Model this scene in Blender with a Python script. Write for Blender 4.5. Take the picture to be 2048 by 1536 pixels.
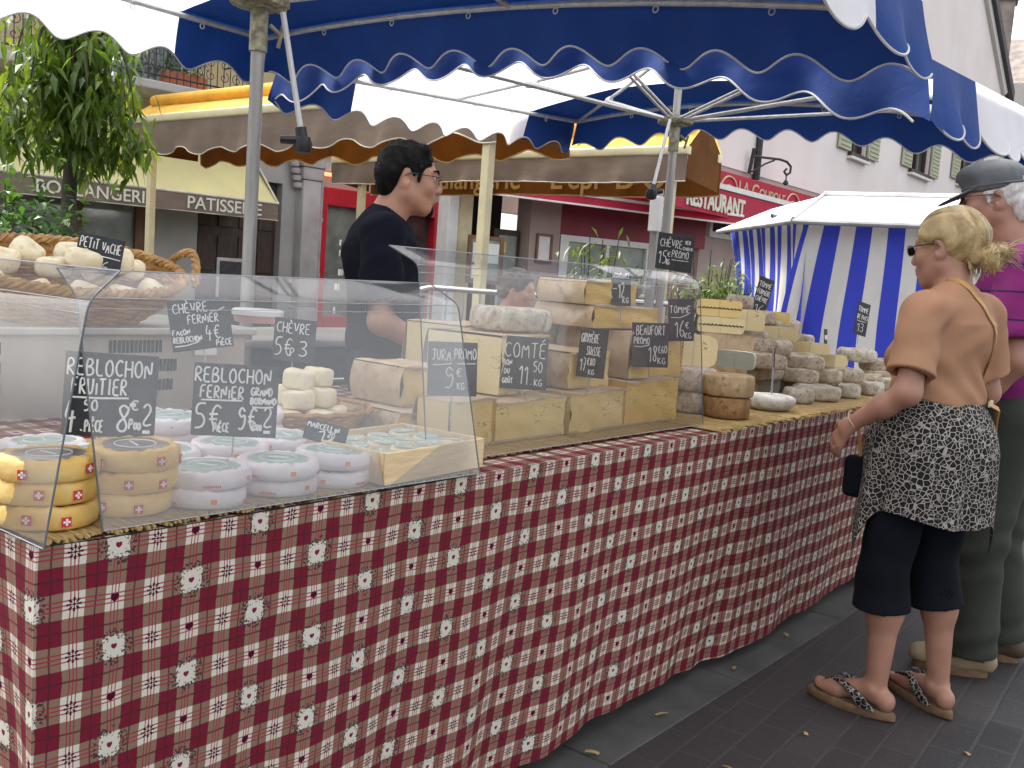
import bpy, bmesh, math, random
import numpy as np
from mathutils import Matrix, Vector
for _o in list(bpy.data.objects): bpy.data.objects.remove(_o)
SC = bpy.context.scene
COL = SC.collection
R = math.radians
PI = math.pi
# ---------------------------------------------------------------- camera
def cam_matrix(yaw, pitch, roll, loc):
    f = Vector((math.cos(yaw)*math.cos(pitch), math.sin(yaw)*math.cos(pitch), math.sin(pitch)))
    r = f.cross(Vector((0, 0, 1))).normalized(); u = r.cross(f)
    c, s = math.cos(roll), math.sin(roll)
    r2 = c*r+s*u; u2 = -s*r+c*u
    m = Matrix((r2, u2, -f)).transposed().to_4x4(); m.translation = Vector(loc)
    return m
cam = bpy.data.cameras.new('camera'); cam.sensor_width = 36; cam.lens = 34.805
cam.clip_start = .05; cam.clip_end = 500
camo = bpy.data.objects.new('camera', cam); COL.objects.link(camo)
camo.matrix_world = cam_matrix(R(38.0), R(-6.2), R(4.2), (0, 0, 1.25))
SC.camera = camo
# ---------------------------------------------------------------- light
SUN_EL, SUN_AZ = 56, 84      # degrees; azimuth the light comes from, counted from +X to +Y
w = bpy.data.worlds.new('World'); SC.world = w; w.use_nodes = True
nt = w.node_tree
sky = nt.nodes.new('ShaderNodeTexSky'); sky.sky_type = 'NISHITA'; sky.sun_disc = False
sky.sun_elevation = R(SUN_EL); sky.sun_rotation = R(90-SUN_AZ)
sky.air_density = 1.0; sky.dust_density = 5.0; sky.ozone_density = 1.0
hs = nt.nodes.new('ShaderNodeHueSaturation'); hs.inputs['Saturation'].default_value = .22
nt.links.new(sky.outputs[0], hs.inputs['Color'])
bg = nt.nodes['Background']; bg.inputs['Strength'].default_value = .15
nt.links.new(hs.outputs[0], bg.inputs['Color'])
sd = bpy.data.lights.new('sun', 'SUN'); sd.energy = 1.6; sd.angle = R(10); sd.color = (1, .95, .87)
so = bpy.data.objects.new('sun', sd); COL.objects.link(so)
_d = Vector((math.cos(R(SUN_EL))*math.cos(R(SUN_AZ)), math.cos(R(SUN_EL))*math.sin(R(SUN_AZ)), math.sin(R(SUN_EL))))
so.rotation_euler = _d.to_track_quat('Z', 'Y').to_euler()
SC.view_settings.view_transform = 'Standard'; SC.view_settings.look = 'None'
SC.view_settings.exposure = 1.95; SC.view_settings.gamma = 1
SC.render.engine = 'CYCLES'
SC.cycles.max_bounces = 8; SC.cycles.transparent_max_bounces = 24
# ---------------------------------------------------------------- materials
def new_mat(name):
    m = bpy.data.materials.new(name); m.use_nodes = True
    return m, m.node_tree, m.node_tree.nodes['Principled BSDF']
def mat(name, c, rough=.7, var=.12, scale=8, bump=0, bscale=60, c2=None, metal=0, spec=.5, trans=0, stretch=None, detail=4, sheen=0, sss=0, bdist=.004):
    m, t, p = new_mat(name); N = t.nodes; L = t.links
    tc = N.new('ShaderNodeTexCoord'); src = tc.outputs['Object']
    if stretch:
        mp = N.new('ShaderNodeMapping'); mp.inputs['Scale'].default_value = stretch
        L.new(src, mp.inputs['Vector']); src = mp.outputs[0]
    nz = N.new('ShaderNodeTexNoise'); nz.inputs['Scale'].default_value = scale; nz.inputs['Detail'].default_value = detail
    L.new(src, nz.inputs['Vector'])
    rp = N.new('ShaderNodeValToRGB'); e = rp.color_ramp.elements
    a = c2 if c2 else tuple(min(1, x*(1+var)) for x in c)
    b = c if c2 else tuple(x*(1-var) for x in c)
    e[0].position = .35; e[1].position = .65
    e[0].color = (*b, 1); e[1].color = (*a, 1)
    L.new(nz.outputs['Fac'], rp.inputs['Fac']); L.new(rp.outputs[0], p.inputs['Base Color'])
    p.inputs['Roughness'].default_value = rough; p.inputs['Metallic'].default_value = metal
    p.inputs['Specular IOR Level'].default_value = spec
    if sheen: p.inputs['Sheen Weight'].default_value = sheen
    if sss:
        p.inputs['Subsurface Weight'].default_value = sss; p.inputs['Subsurface Radius'].default_value = (.012, .005, .003); p.inputs['Subsurface Scale'].default_value = .6
    if bump:
        n2 = N.new('ShaderNodeTexNoise'); n2.inputs['Scale'].default_value = bscale; n2.inputs['Detail'].default_value = 5
        L.new(src, n2.inputs['Vector'])
        bp = N.new('ShaderNodeBump'); bp.inputs['Strength'].default_value = bump; bp.inputs['Distance'].default_value = bdist
        L.new(n2.outputs['Fac'], bp.inputs['Height']); L.new(bp.outputs[0], p.inputs['Normal'])
    if trans:
        tr = N.new('ShaderNodeBsdfTranslucent'); L.new(rp.outputs[0], tr.inputs['Color'])
        mx = N.new('ShaderNodeMixShader'); mx.inputs[0].default_value = trans
        L.new(p.outputs[0], mx.inputs[1]); L.new(tr.outputs[0], mx.inputs[2])
        L.new(mx.outputs[0], N['Material Output'].inputs['Surface'])
    return m
class E:
    """tiny expression layer over Math nodes"""
    T = None
    def __init__(s, k): s.k = k
    @staticmethod
    def op(o, *a):
        n = E.T.nodes.new('ShaderNodeMath'); n.operation = o
        for i, x in enumerate(a):
            if isinstance(x, E): E.T.links.new(x.k, n.inputs[i])
            else: n.inputs[i].default_value = x
        return E(n.outputs[0])
    def __add__(s, o): return E.op('ADD', s, o)
    __radd__ = __add__
    def __sub__(s, o): return E.op('SUBTRACT', s, o)
    def __rsub__(s, o): return E.op('SUBTRACT', o, s)
    def __mul__(s, o): return E.op('MULTIPLY', s, o)
    __rmul__ = __mul__
    def __truediv__(s, o): return E.op('DIVIDE', s, o)
    def __lt__(s, o): return E.op('LESS_THAN', s, o)
    def __gt__(s, o): return E.op('GREATER_THAN', s, o)
    def near(s, c, eps): return E.op('COMPARE', s, c, eps)
    def abs(s): return E.op('ABSOLUTE', s)
    def floor(s): return E.op('FLOOR', s)
    def par(s): return E.op('FLOORED_MODULO', s, 2.0)
    def max(s, o): return E.op('MAXIMUM', s, o)
    def min(s, o): return E.op('MINIMUM', s, o)
def cmix(fac, a, b):
    n = E.T.nodes.new('ShaderNodeMix'); n.data_type = 'RGBA'
    E.T.links.new(fac.k, n.inputs[0])
    for i, x in ((6, a), (7, b)):
        if isinstance(x, tuple): n.inputs[i].default_value = (*x, 1)
        else: E.T.links.new(x, n.inputs[i])
    return n.outputs[2]
def sep(sock):
    n = E.T.nodes.new('ShaderNodeSeparateXYZ'); E.T.links.new(sock, n.inputs[0])
    return E(n.outputs[0]), E(n.outputs[1]), E(n.outputs[2])
def noise(sock, scale, detail=3):
    n = E.T.nodes.new('ShaderNodeTexNoise'); n.inputs['Scale'].default_value = scale; n.inputs['Detail'].default_value = detail
    E.T.links.new(sock, n.inputs['Vector']); return E(n.outputs['Fac'])
def voro(sock, scale, feature='F1', rnd=1.0):
    n = E.T.nodes.new('ShaderNodeTexVoronoi'); n.feature = feature; n.inputs['Scale'].default_value = scale; n.inputs['Randomness'].default_value = rnd
    E.T.links.new(sock, n.inputs['Vector']); return E(n.outputs['Distance'])
def bump(p, e, strength=.3, dist=.004):
    b = E.T.nodes.new('ShaderNodeBump'); b.inputs['Strength'].default_value = strength; b.inputs['Distance'].default_value = dist
    E.T.links.new(e.k, b.inputs['Height']); E.T.links.new(b.outputs[0], p.inputs['Normal'])
def tco(name='Object'):
    return E.T.nodes.new('ShaderNodeTexCoord').outputs[name]
def gingham():
    m, t, p = new_mat('gingham_cloth'); E.T = t
    uv = tco('UV'); U, V, _ = sep(uv)
    wob = (noise(uv, 9, 2)-.5)*.012
    u = (U+wob-.707)/.0635; v = (V+wob-.8165)/.079
    iu = (u+.5).floor(); iv = (v+.5).floor(); fu = u-iu; fv = v-iv
    wu = fu.abs() < .245; wv = fv.abs() < .245
    both = wu*wv; one = wu.max(wv)
    c = cmix(one, (.165, .010, .027), (.235, .148, .102)); c = cmix(both, c, (.62, .585, .49))
    ln = ((fu.abs()-.5).abs() < .022).max((fv.abs()-.5).abs() < .02)
    c = cmix(ln*.8, c, (.07, .015, .02))
    tri = None
    for q in (-.085, 0, .085):
        for f in (fu, fv):
            k = f.near(q, .015); tri = k if tri is None else tri.max(k)
    c = cmix(tri*.85, c, (.30, .02, .045))
    X = fu*.907; Y = fv*1.129
    r = E.op('SQRT', X*X+Y*Y); th = E.op('ARCTAN2', Y, X)
    odd = iu.par()
    wsel = (((iu-1.0)/2.0).floor()+iv).par()          # 0 wreath, 1 heart in the odd columns
    flower = (r < .15)*((E.op('COSINE', th*8.0) > .05)*(r > .055)).max(r < .03)*(1.0-odd)
    c = cmix(flower, c, (.03, .008, .02))
    hx = X/.088; hy = (Y+.01)/.088; q = hx*hx+hy*hy-1.0
    heart = (q*q*q-hx*hx*hy*hy*hy < 0.0)*odd*wsel
    c = cmix(heart, c, (.07, .0, .018))
    wr = odd*(1.0-wsel)
    c = cmix((X.abs().max(Y.abs())+noise(uv, 160)*.10 < .30)*wr, c, (.62, .585, .49))
    sp = voro(uv, 210.0) < .46
    ring = (r > .19)*(r+noise(uv, 90)*.16 < .52)*wr*sp*((r > .25).max(noise(uv, 300) > .52))
    c = cmix(ring*.9, c, (.04, .028, .034))
    hx = X/.062; hy = (Y+.01)/.062; q = hx*hx+hy*hy-1.0
    c = cmix((q*q*q-hx*hx*hy*hy*hy < 0.0)*wr, c, (.19, .012, .045))
    E.T.links.new(c, p.inputs['Base Color']); p.inputs['Roughness'].default_value = .85; p.inputs['Specular IOR Level'].default_value = .2
    bump(p, noise(uv, 900)+noise(uv, 22)*2.0, .25, .003)
    return m
def plexi(name, haze, var):
    m, t, p = new_mat(name); N = t.nodes; L = t.links; E.T = t
    tr = N.new('ShaderNodeBsdfTransparent'); tr.inputs[0].default_value = (.97, .975, .98, 1)
    df = N.new('ShaderNodeBsdfDiffuse'); df.inputs[0].default_value = (.80, .82, .84, 1)
    tl = N.new('ShaderNodeBsdfTranslucent'); tl.inputs[0].default_value = (.80, .82, .84, 1)
    gl = N.new('ShaderNodeBsdfGlossy'); gl.inputs['Roughness'].default_value = .04
    fr = N.new('ShaderNodeFresnel'); fr.inputs['IOR'].default_value = 1.6
    hz = N.new('ShaderNodeMixShader'); hz.inputs[0].default_value = .62; L.new(df.outputs[0], hz.inputs[1]); L.new(tl.outputs[0], hz.inputs[2])
    m1 = N.new('ShaderNodeMixShader'); L.new(tr.outputs[0], m1.inputs[1]); L.new(hz.outputs[0], m1.inputs[2])
    oc = tco('Object')
    k = (noise(oc, 2.2, 3)-.5)*var+(noise(oc, 60, 4)-.5)*.03+haze  # uneven diffuse haze imitates bright reflections veiling the sheet
    L.new(k.k, m1.inputs[0])
    m2 = N.new('ShaderNodeMixShader'); L.new(fr.outputs[0], m2.inputs[0]); L.new(m1.outputs[0], m2.inputs[1]); L.new(gl.outputs[0], m2.inputs[2])
    L.new(m2.outputs[0], N['Material Output'].inputs['Surface'])
    return m
def leopard():
    m, t, p = new_mat('leopard_print'); E.T = t; oc = tco('Object')
    ed = voro(oc, 64, 'DISTANCE_TO_EDGE'); f = voro(oc, 64)
    c = cmix(ed < .058, (.014, .011, .013), (.33, .30, .26)); c = cmix((f < .26)*(noise(oc, 40, 1) > .5), c, (.13, .11, .10))
    c = cmix((noise(oc, 40, 2) > .66), c, (.25, .23, .20))
    E.T.links.new(c, p.inputs['Base Color']); p.inputs['Roughness'].default_value = .8; p.inputs['Specular IOR Level'].default_value = .2
    bump(p, noise(oc, 14, 2), .35, .02)
    return m
def striped(name, axis, period, duty, ca, cb, off=0, bmp=0, rough=.8, trans=0):
    m, t, p = new_mat(name); E.T = t; oc = tco('UV' if axis == 'U' else 'Object')
    x = sep(oc)[{'U': 0, 'X': 0, 'Y': 1, 'Z': 2}[axis]]
    f = (x+off)/period; f = f-f.floor()
    c = cmix(f < duty, ca, cb)
    c = cmix((noise(oc, 7, 3)-.45)*.35, c, (.05, .05, .06))
    E.T.links.new(c, p.inputs['Base Color']); p.inputs['Roughness'].default_value = rough; p.inputs['Specular IOR Level'].default_value = .25
    if bmp: bump(p, noise(oc, 12, 3), bmp, .02)
    if trans:
        N = t.nodes; tl = N.new('ShaderNodeBsdfTranslucent'); t.links.new(c, tl.inputs[0])
        mx = N.new('ShaderNodeMixShader'); mx.inputs[0].default_value = trans
        t.links.new(p.outputs[0], mx.inputs[1]); t.links.new(tl.outputs[0], mx.inputs[2]); t.links.new(mx.outputs[0], N['Material Output'].inputs['Surface'])
    return m
def rind(name, ca, cb, cc, sc=26, bs=.6):
    """mottled cheese rind: two tones plus blotches"""
    m, t, p = new_mat(name); E.T = t; oc = tco('Object')
    n1 = noise(oc, sc, 6); n2 = noise(oc, sc*2.7, 5); n3 = noise(oc, 7, 2)
    c = cmix(E.op('MULTIPLY_ADD', n1, 4.0, -1.5).max(0.0).min(1.0), ca, cb)
    c = cmix(E.op('MULTIPLY_ADD', n2, 6.0, -3.2).max(0.0).min(1.0)*.8, c, cc)
    c = cmix(E.op('MULTIPLY_ADD', n3, 3.0, -1.4).max(0.0).min(1.0)*.45, c, ca)
    E.T.links.new(c, p.inputs['Base Color']); p.inputs['Roughness'].default_value = .85; p.inputs['Specular IOR Level'].default_value = .25
    bump(p, n1+n2*.6, bs, .006)
    return m
def paste(name, ca, cb, line=False):
    """cut cheese face: smooth pale paste with a few cracks and holes"""
    m, t, p = new_mat(name); E.T = t; oc = tco('Object')
    n = noise(oc, 5, 3); h = voro(oc, 38)
    c = cmix(E.op('MULTIPLY_ADD', n, 2.5, -.8).max(0.0).min(1.0), ca, cb)
    c = cmix((h < .07)*.6, c, tuple(x*.5 for x in ca))
    E.T.links.new(c, p.inputs['Base Color']); p.inputs['Roughness'].default_value = .55
    p.inputs['Subsurface Weight'].default_value = .15; p.inputs['Subsurface Radius'].default_value = (.01, .006, .003)
    mp = t.nodes.new('ShaderNodeMapping'); mp.inputs['Scale'].default_value = (1.2, 1.2, 5); t.links.new(oc, mp.inputs['Vector'])
    ck = ((noise(mp.outputs[0], 7, 2)-.5).abs() < .006)*(noise(oc, 9, 1) > .54)
    c = cmix(ck*.75, c, tuple(x*.35 for x in ca)); t.links.new(c, p.inputs['Base Color'])
    bump(p, noise(oc, 90, 4)+noise(oc, 16, 3)*1.5+(h < .07)*-1.0+ck*-2.0, .35, .004)
    return m
def pavers():
    m, t, p = new_mat('dark_block_paving'); E.T = t; N = t.nodes; oc = tco('Object')
    mp = N.new('ShaderNodeMapping'); mp.inputs['Rotation'].default_value = (0, 0, R(-3)); t.links.new(oc, mp.inputs['Vector'])
    br = N.new('ShaderNodeTexBrick'); br.inputs['Scale'].default_value = 1; br.inputs['Brick Width'].default_value = .22; br.inputs['Row Height'].default_value = .105
    br.inputs['Mortar Size'].default_value = .006; br.inputs['Mortar Smooth'].default_value = .3; br.inputs['Bias'].default_value = 0
    br.inputs['Color1'].default_value = (.032, .028, .028, 1); br.inputs['Color2'].default_value = (.019, .0165, .017, 1); br.inputs['Mortar'].default_value = (.044, .041, .039, 1)
    t.links.new(mp.outputs[0], br.inputs['Vector'])
    c = cmix((noise(oc, 5, 4)-.4)*.8, br.outputs['Color'], (.045, .042, .041)); c = cmix((noise(oc, 90, 3) > .64)*.4, c, (.10, .095, .09))
    X, Y, Z = sep(oc)
    # warmer stones in the strip beside the kerb stones
    c = cmix((Y+noise(oc, 6, 2)*.12 > .72)*.35, c, (.036, .022, .021))
    t.links.new(c, p.inputs['Base Color']); p.inputs['Roughness'].default_value = .75
    bump(p, E(br.outputs['Fac'])*-1.0+noise(oc, 60, 4)*.5, .6, .006)
    return m
M = {}
M['gingham'] = gingham(); M['plexi'] = plexi('veiled_plexiglass', .19, .16); M['plexi_end'] = plexi('clear_end_plexiglass', .12, .10); M['plexi_tall'] = plexi('lightly_veiled_plexiglass', .10, .14); M['leopard'] = leopard(); M['pavers'] = pavers()  # guard sheets carry a pale reflection veil in their colour, strongest in front
M['stone_band'] = mat('grey_stone_band', (.050, .049, .047), .85, scale=6, c2=(.080, .078, .074), bump=.5, bscale=90, detail=8)
M['blue_canvas'] = mat('blue_canvas', (.008, .042, .20), .75, .1, 3, bump=.25, bscale=9, trans=.05, spec=.25, bdist=.02)
M['white_canvas'] = mat('white_canvas', (.86, .86, .90), .75, .04, 3, bump=.25, bscale=9, trans=.46, spec=.2, bdist=.02)
M['piping'] = mat('grey_piping', (.50, .50, .50), .7)
M['alu'] = mat('brushed_aluminium', (.50, .51, .50), .45, .12, 30, metal=.25, stretch=(1, 1, .1))
M['pole'] = mat('worn_steel_pole', (.34, .34, .32), .5, .2, 12, metal=.55, stretch=(1, 1, .15))
M['brass_dirt'] = mat('dirty_hub_metal', (.30, .29, .20), .6, .4, 40, metal=.4)
M['black_plastic'] = mat('black_plastic', (.012, .012, .013), .45, .1)
M['steel'] = mat('stainless_steel', (.50, .49, .46), .42, .18, 4, metal=.55, stretch=(1, 1, .3), bump=.05, bscale=80)
M['dark_slot'] = mat('dark_slot', (.015, .015, .015), .9)
M['slate'] = mat('chalkboard_slate', (.018, .020, .023), .65, .3, 30, c2=(.035, .038, .042))
M['chalk'] = mat('chalk_marker_white', (.80, .80, .76), .8, .1, 60)
M['straw'] = mat('straw_mat', (.34, .22, .08), .8, .3, 25, c2=(.52, .37, .15), stretch=(8, 1, 1), bump=.4, bscale=50)
M['wicker'] = mat('wicker', (.30, .15, .045), .6, .3, 22, c2=(.48, .28, .10), bump=.4, bscale=80)
M['yellow_paper'] = mat('yellow_paper', (.78, .48, .11), .6, .15, 14, c2=(.86, .60, .22), bump=.6, bscale=22, trans=.12, bdist=.012)
M['white_paper'] = mat('waxed_white_paper', (.84, .72, .73), .5, .1, 12, c2=(.90, .85, .85), bump=.6, bscale=22, trans=.15, bdist=.012)
M['top_label'] = mat('grey_green_label', (.22, .33, .29), .35, .3, 35, c2=(.40, .50, .45))
M['top_foil'] = mat('grey_brown_label', (.16, .14, .12), .3, .3, 30, c2=(.30, .28, .25))
M['red_ink'] = mat('red_ink', (.55, .03, .03), .6)
M['white_ink'] = mat('white_ink', (.82, .80, .78), .6)
M['pink_ink'] = mat('pink_ink', (.70, .12, .18), .6)
M['orange_ink'] = mat('orange_ink', (.75, .25, .05), .6)
M['comte'] = paste('comte_paste', (.76, .55, .20), (.83, .65, .30))
M['gruyere'] = paste('gruyere_paste', (.72, .46, .11), (.80, .57, .19))
M['pale_paste'] = paste('pale_paste', (.76, .63, .34), (.82, .70, .42))
M['grey_cut'] = paste('waxy_cut_face', (.30, .31, .25), (.40, .40, .32))
M['beige_rind'] = rind('beige_rind', (.52, .39, .25), (.62, .48, .33), (.40, .27, .15), 14, .4)
M['tomme'] = rind('grey_tomme_rind', (.36, .29, .20), (.60, .52, .40), (.17, .105, .055), 30, .8)
M['tomme_pale'] = rind('pale_tomme_rind', (.42, .36, .27), (.62, .57, .48), (.24, .16, .09), 28, .8)
M['brown_rind'] = rind('brown_rind', (.24, .13, .055), (.38, .23, .10), (.13, .06, .025), 22, .7)
M['tan_rind'] = rind('tan_rind', (.40, .28, .15), (.52, .39, .24), (.24, .14, .06), 20, .6)
M['white_rind'] = rind('white_rind', (.60, .57, .50), (.72, .70, .64), (.42, .36, .28), 22, .6)
M['goat'] = rind('ivory_goat_cheese', (.80, .69, .47), (.86, .78, .58), (.68, .54, .33), 30, .3)
M['ash'] = mat('ash_line', (.03, .035, .04), .8)
M['green_leaf_label'] = mat('pale_green_label', (.32, .42, .36), .5, .2, 40, c2=(.5, .56, .5))
M['crate_wood'] = mat('pale_poplar_wood', (.66, .48, .26), .65, .2, 14, c2=(.76, .58, .35), stretch=(1, 8, 8), bump=.3, bscale=40)
M['porcelain'] = mat('white_plastic', (.72, .72, .70), .35, .05)
M['chrome'] = mat('chrome_tube', (.6, .6, .6), .2, .05, metal=1)
M['navy_panel'] = mat('dark_blue_panel', (.035, .045, .09), .3, .3, 3)
M['beige_metal'] = mat('cream_painted_metal', (.62, .55, .34), .5, .08, 6)
M['taupe'] = mat('taupe_canvas', (.20, .152, .118), .85, .06, 3, bump=.25, bscale=5, stretch=(1, 1, 2.5), trans=.06, spec=.15, bdist=.03)
M['taupe_edge'] = mat('cream_trim', (.55, .50, .40), .8)
M['yellow_canvas'] = mat('yellow_canvas', (.78, .50, .10), .75, .12, 4, bump=.3, bscale=8, trans=.45, spec=.2, bdist=.02)
M['cream_canvas'] = mat('cream_canvas', (.66, .585, .29), .8, .06, 2, bump=.2, bscale=5, trans=.1, spec=.2, bdist=.02)
M['brown_canvas'] = mat('brown_canvas', (.16, .065, .018), .85, .2, 3, bump=.3, bscale=6, trans=.2, spec=.15, bdist=.03)
M['plaster_grey'] = mat('grey_plaster', (.36, .345, .32), .9, .15, 1.2, c2=(.44, .425, .39), bump=.3, bscale=25, detail=8)
M['plaster_tan'] = mat('ochre_plaster', (.46, .37, .21), .9, .1, 1, bump=.25, bscale=25, detail=8)
M['plaster_pink'] = mat('pale_pink_render', (.74, .665, .63), .9, .05, .7, c2=(.80, .73, .70), bump=.25, bscale=30, detail=8)
M['plaster_mauve'] = mat('mauve_brown_render', (.40, .32, .28), .9, .1, .8, bump=.3, bscale=30, detail=8)
M['plaster_white'] = mat('offwhite_render', (.60, .58, .55), .9, .06, .5, bump=.2, bscale=30, detail=8)
M['stone_pil'] = mat('worn_limestone', (.34, .31, .29), .9, .3, 2.5, c2=(.46, .43, .41), bump=.6, bscale=14, detail=8)
M['red_paint'] = mat('bright_red_paint', (.50, .010, .024), .45, .12, 3)
M['dark_red'] = mat('dark_red_paint', (.20, .008, .022), .5, .15, 3)
M['red_awning'] = mat('red_awning_cloth', (.46, .02, .055), .8, .1, 3, trans=.08, bump=.2, bscale=6, bdist=.02)
M['wood_dark'] = mat('dark_brown_wood', (.055, .032, .022), .6, .3, 4, stretch=(6, 6, 1), bump=.3, bscale=20)
M['wood_mid'] = mat('brown_varnished_wood', (.16, .07, .03), .5, .3, 5, stretch=(6, 6, 1))
M['glass_dark'] = mat('dark_window_glass', (.035, .040, .040), .06, .5, 1.5, c2=(.10, .115, .105), spec=.8)
M['glass_lit'] = mat('shop_window_glass', (.18, .20, .17), .08, .4, 2.5, c2=(.34, .37, .32), spec=.8)
M['dark_int'] = mat('dark_interior', (.010, .009, .009), .9)
M['white_paint'] = mat('white_paint', (.70, .69, .66), .5, .06, 6)
M['gold'] = mat('gold_lettering', (.56, .46, .28), .6, .1)
M['cream_letter'] = mat('cream_lettering', (.66, .62, .50), .7, .05)
M['black_letter'] = mat('black_lettering', (.012, .012, .012), .7)
M['iron'] = mat('wrought_iron', (.022, .022, .024), .55, .2)
M['zinc'] = mat('zinc_pipe', (.36, .35, .36), .6, .2, 5, metal=.2)
M['terracotta'] = mat('terracotta', (.40, .13, .06), .8, .15)
M['shutter'] = mat('pale_green_shutter', (.42, .44, .30), .7, .08)
M['roof_tile'] = mat('grey_brown_roof', (.20, .17, .15), .9, .25, 3, bump=.5, bscale=18)
M['roof_dark'] = mat('dark_roof_edge', (.08, .075, .08), .8, .2)
M['sign_red'] = mat('sign_red', (.55, .02, .03), .45)
M['sign_blue'] = mat('sign_blue', (.06, .12, .50), .45)
M['stall_roof'] = mat('white_pvc_roof', (.85, .86, .86), .5, .03, 2, trans=.1)
M['curtain'] = striped('blue_white_curtain', 'U', .275, .52, (.66, .64, .60), (.045, .065, .50), bmp=.25, trans=.1)
def leafmat(name, a, b, tr=.35):
    m, t, p = new_mat(name); E.T = t; N = t.nodes; oc = tco('Object')
    g = N.new('ShaderNodeNewGeometry')
    c = cmix(E(g.outputs['Random Per Island']), a, b)
    c = cmix(E.op('MULTIPLY_ADD', noise(oc, 3, 2), 3.0, -1.2).max(0.0).min(1.0)*.5, c, tuple(x*.6 for x in a))
    t.links.new(c, p.inputs['Base Color']); p.inputs['Roughness'].default_value = .45
    tl = N.new('ShaderNodeBsdfTranslucent'); t.links.new(cmix(E(g.outputs['Random Per Island']), (a[0]*1.6, a[1]*1.5, a[2]*.7), (b[0]*1.6, b[1]*1.5, b[2]*.7)), tl.inputs[0])
    mx = N.new('ShaderNodeMixShader'); mx.inputs[0].default_value = tr
    t.links.new(p.outputs[0], mx.inputs[1]); t.links.new(tl.outputs[0], mx.inputs[2]); t.links.new(mx.outputs[0], N['Material Output'].inputs['Surface'])
    return m
M['leaf_tree'] = leafmat('weeping_tree_leaf', (.045, .10, .014), (.15, .22, .03), .45)
M['leaf_bush'] = leafmat('bush_leaf', (.03, .10, .025), (.09, .20, .04), .35)
M['leaf_hedge'] = leafmat('hedge_leaf', (.04, .085, .018), (.13, .18, .045), .35)
M['bark'] = mat('dark_bark', (.06, .048, .038), .9, .3, 14, bump=.8, bscale=20, stretch=(1, 1, .3))
# people
M['skin'] = mat('skin', (.50, .27, .19), .5, .07, 18, sss=.12, bump=.08, bscale=150, bdist=.001)
M['skin_tan'] = mat('tanned_skin', (.44, .235, .16), .5, .08, 18, sss=.12, bump=.08, bscale=150, bdist=.001)
M['skin_red'] = mat('ruddy_skin', (.35, .175, .118), .5, .10, 14, sss=.12, bump=.1, bscale=120, bdist=.001)
M['black_hair'] = mat('black_hair', (.005, .0045, .0045), .6, .4, 60, spec=.15, stretch=(1, 1, .25), bump=.8, bscale=70, bdist=.006)
M['blond_hair'] = mat('streaked_blond_hair', (.23, .155, .062), .5, .3, 55, c2=(.46, .34, .165), stretch=(1.2, .35, .35), bump=.7, bscale=60, bdist=.006)
M['white_hair'] = mat('white_hair', (.50, .48, .46), .6, .2, 60, c2=(.68, .66, .63), stretch=(1, 1, .3), bump=.8, bscale=70, bdist=.006)
M['navy_tee'] = mat('navy_tee_shirt', (.005, .006, .014), .9, .2, 6, spec=.15, bump=.2, bscale=30)
M['peach_tee'] = mat('peach_tee_shirt', (.34, .175, .098), .85, .06, 6, bump=.25, bscale=14, bdist=.01)
M['black_cotton'] = mat('black_cotton', (.005, .006, .010), .9, .2, 6, spec=.15, bump=.3, bscale=14, bdist=.01)
M['olive'] = mat('olive_trousers', (.026, .029, .020), .85, .12, 6, bump=.4, bscale=10, bdist=.012)
M['polo'] = striped('magenta_striped_polo', 'Z', .088, .93, (.02, .008, .05), (.19, .013, .13), bmp=.2)
M['cap_grey'] = mat('grey_cap_cotton', (.105, .11, .12), .85, .15, 20, bump=.3, bscale=40)
M['leather_tan'] = mat('tan_leather', (.42, .22, .07), .5, .15, 15)
M['shoe'] = mat('tan_nubuck', (.26, .20, .12), .8, .15, 15)
M['shoe_dark'] = mat('brown_leather', (.07, .042, .025), .6, .2, 15)
M['sole'] = mat('cork_sole', (.16, .095, .05), .8, .2, 40)
M['dark_lens'] = mat('dark_lens', (.01, .01, .012), .1, .1)
M['frame_metal'] = mat('spectacle_frame', (.06, .06, .07), .35, .1, metal=.5)
M['eye_white'] = mat('eye', (.65, .62, .58), .25, .03)
M['iris'] = mat('iris', (.05, .03, .02), .25, .1)
M['red_cloth'] = mat('red_jacket', (.30, .02, .05), .85, .15)
M['nail'] = mat('toe_nail', (.45, .10, .10), .3)
M['litter'] = mat('dry_leaf', (.36, .24, .09), .8, .3)
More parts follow.
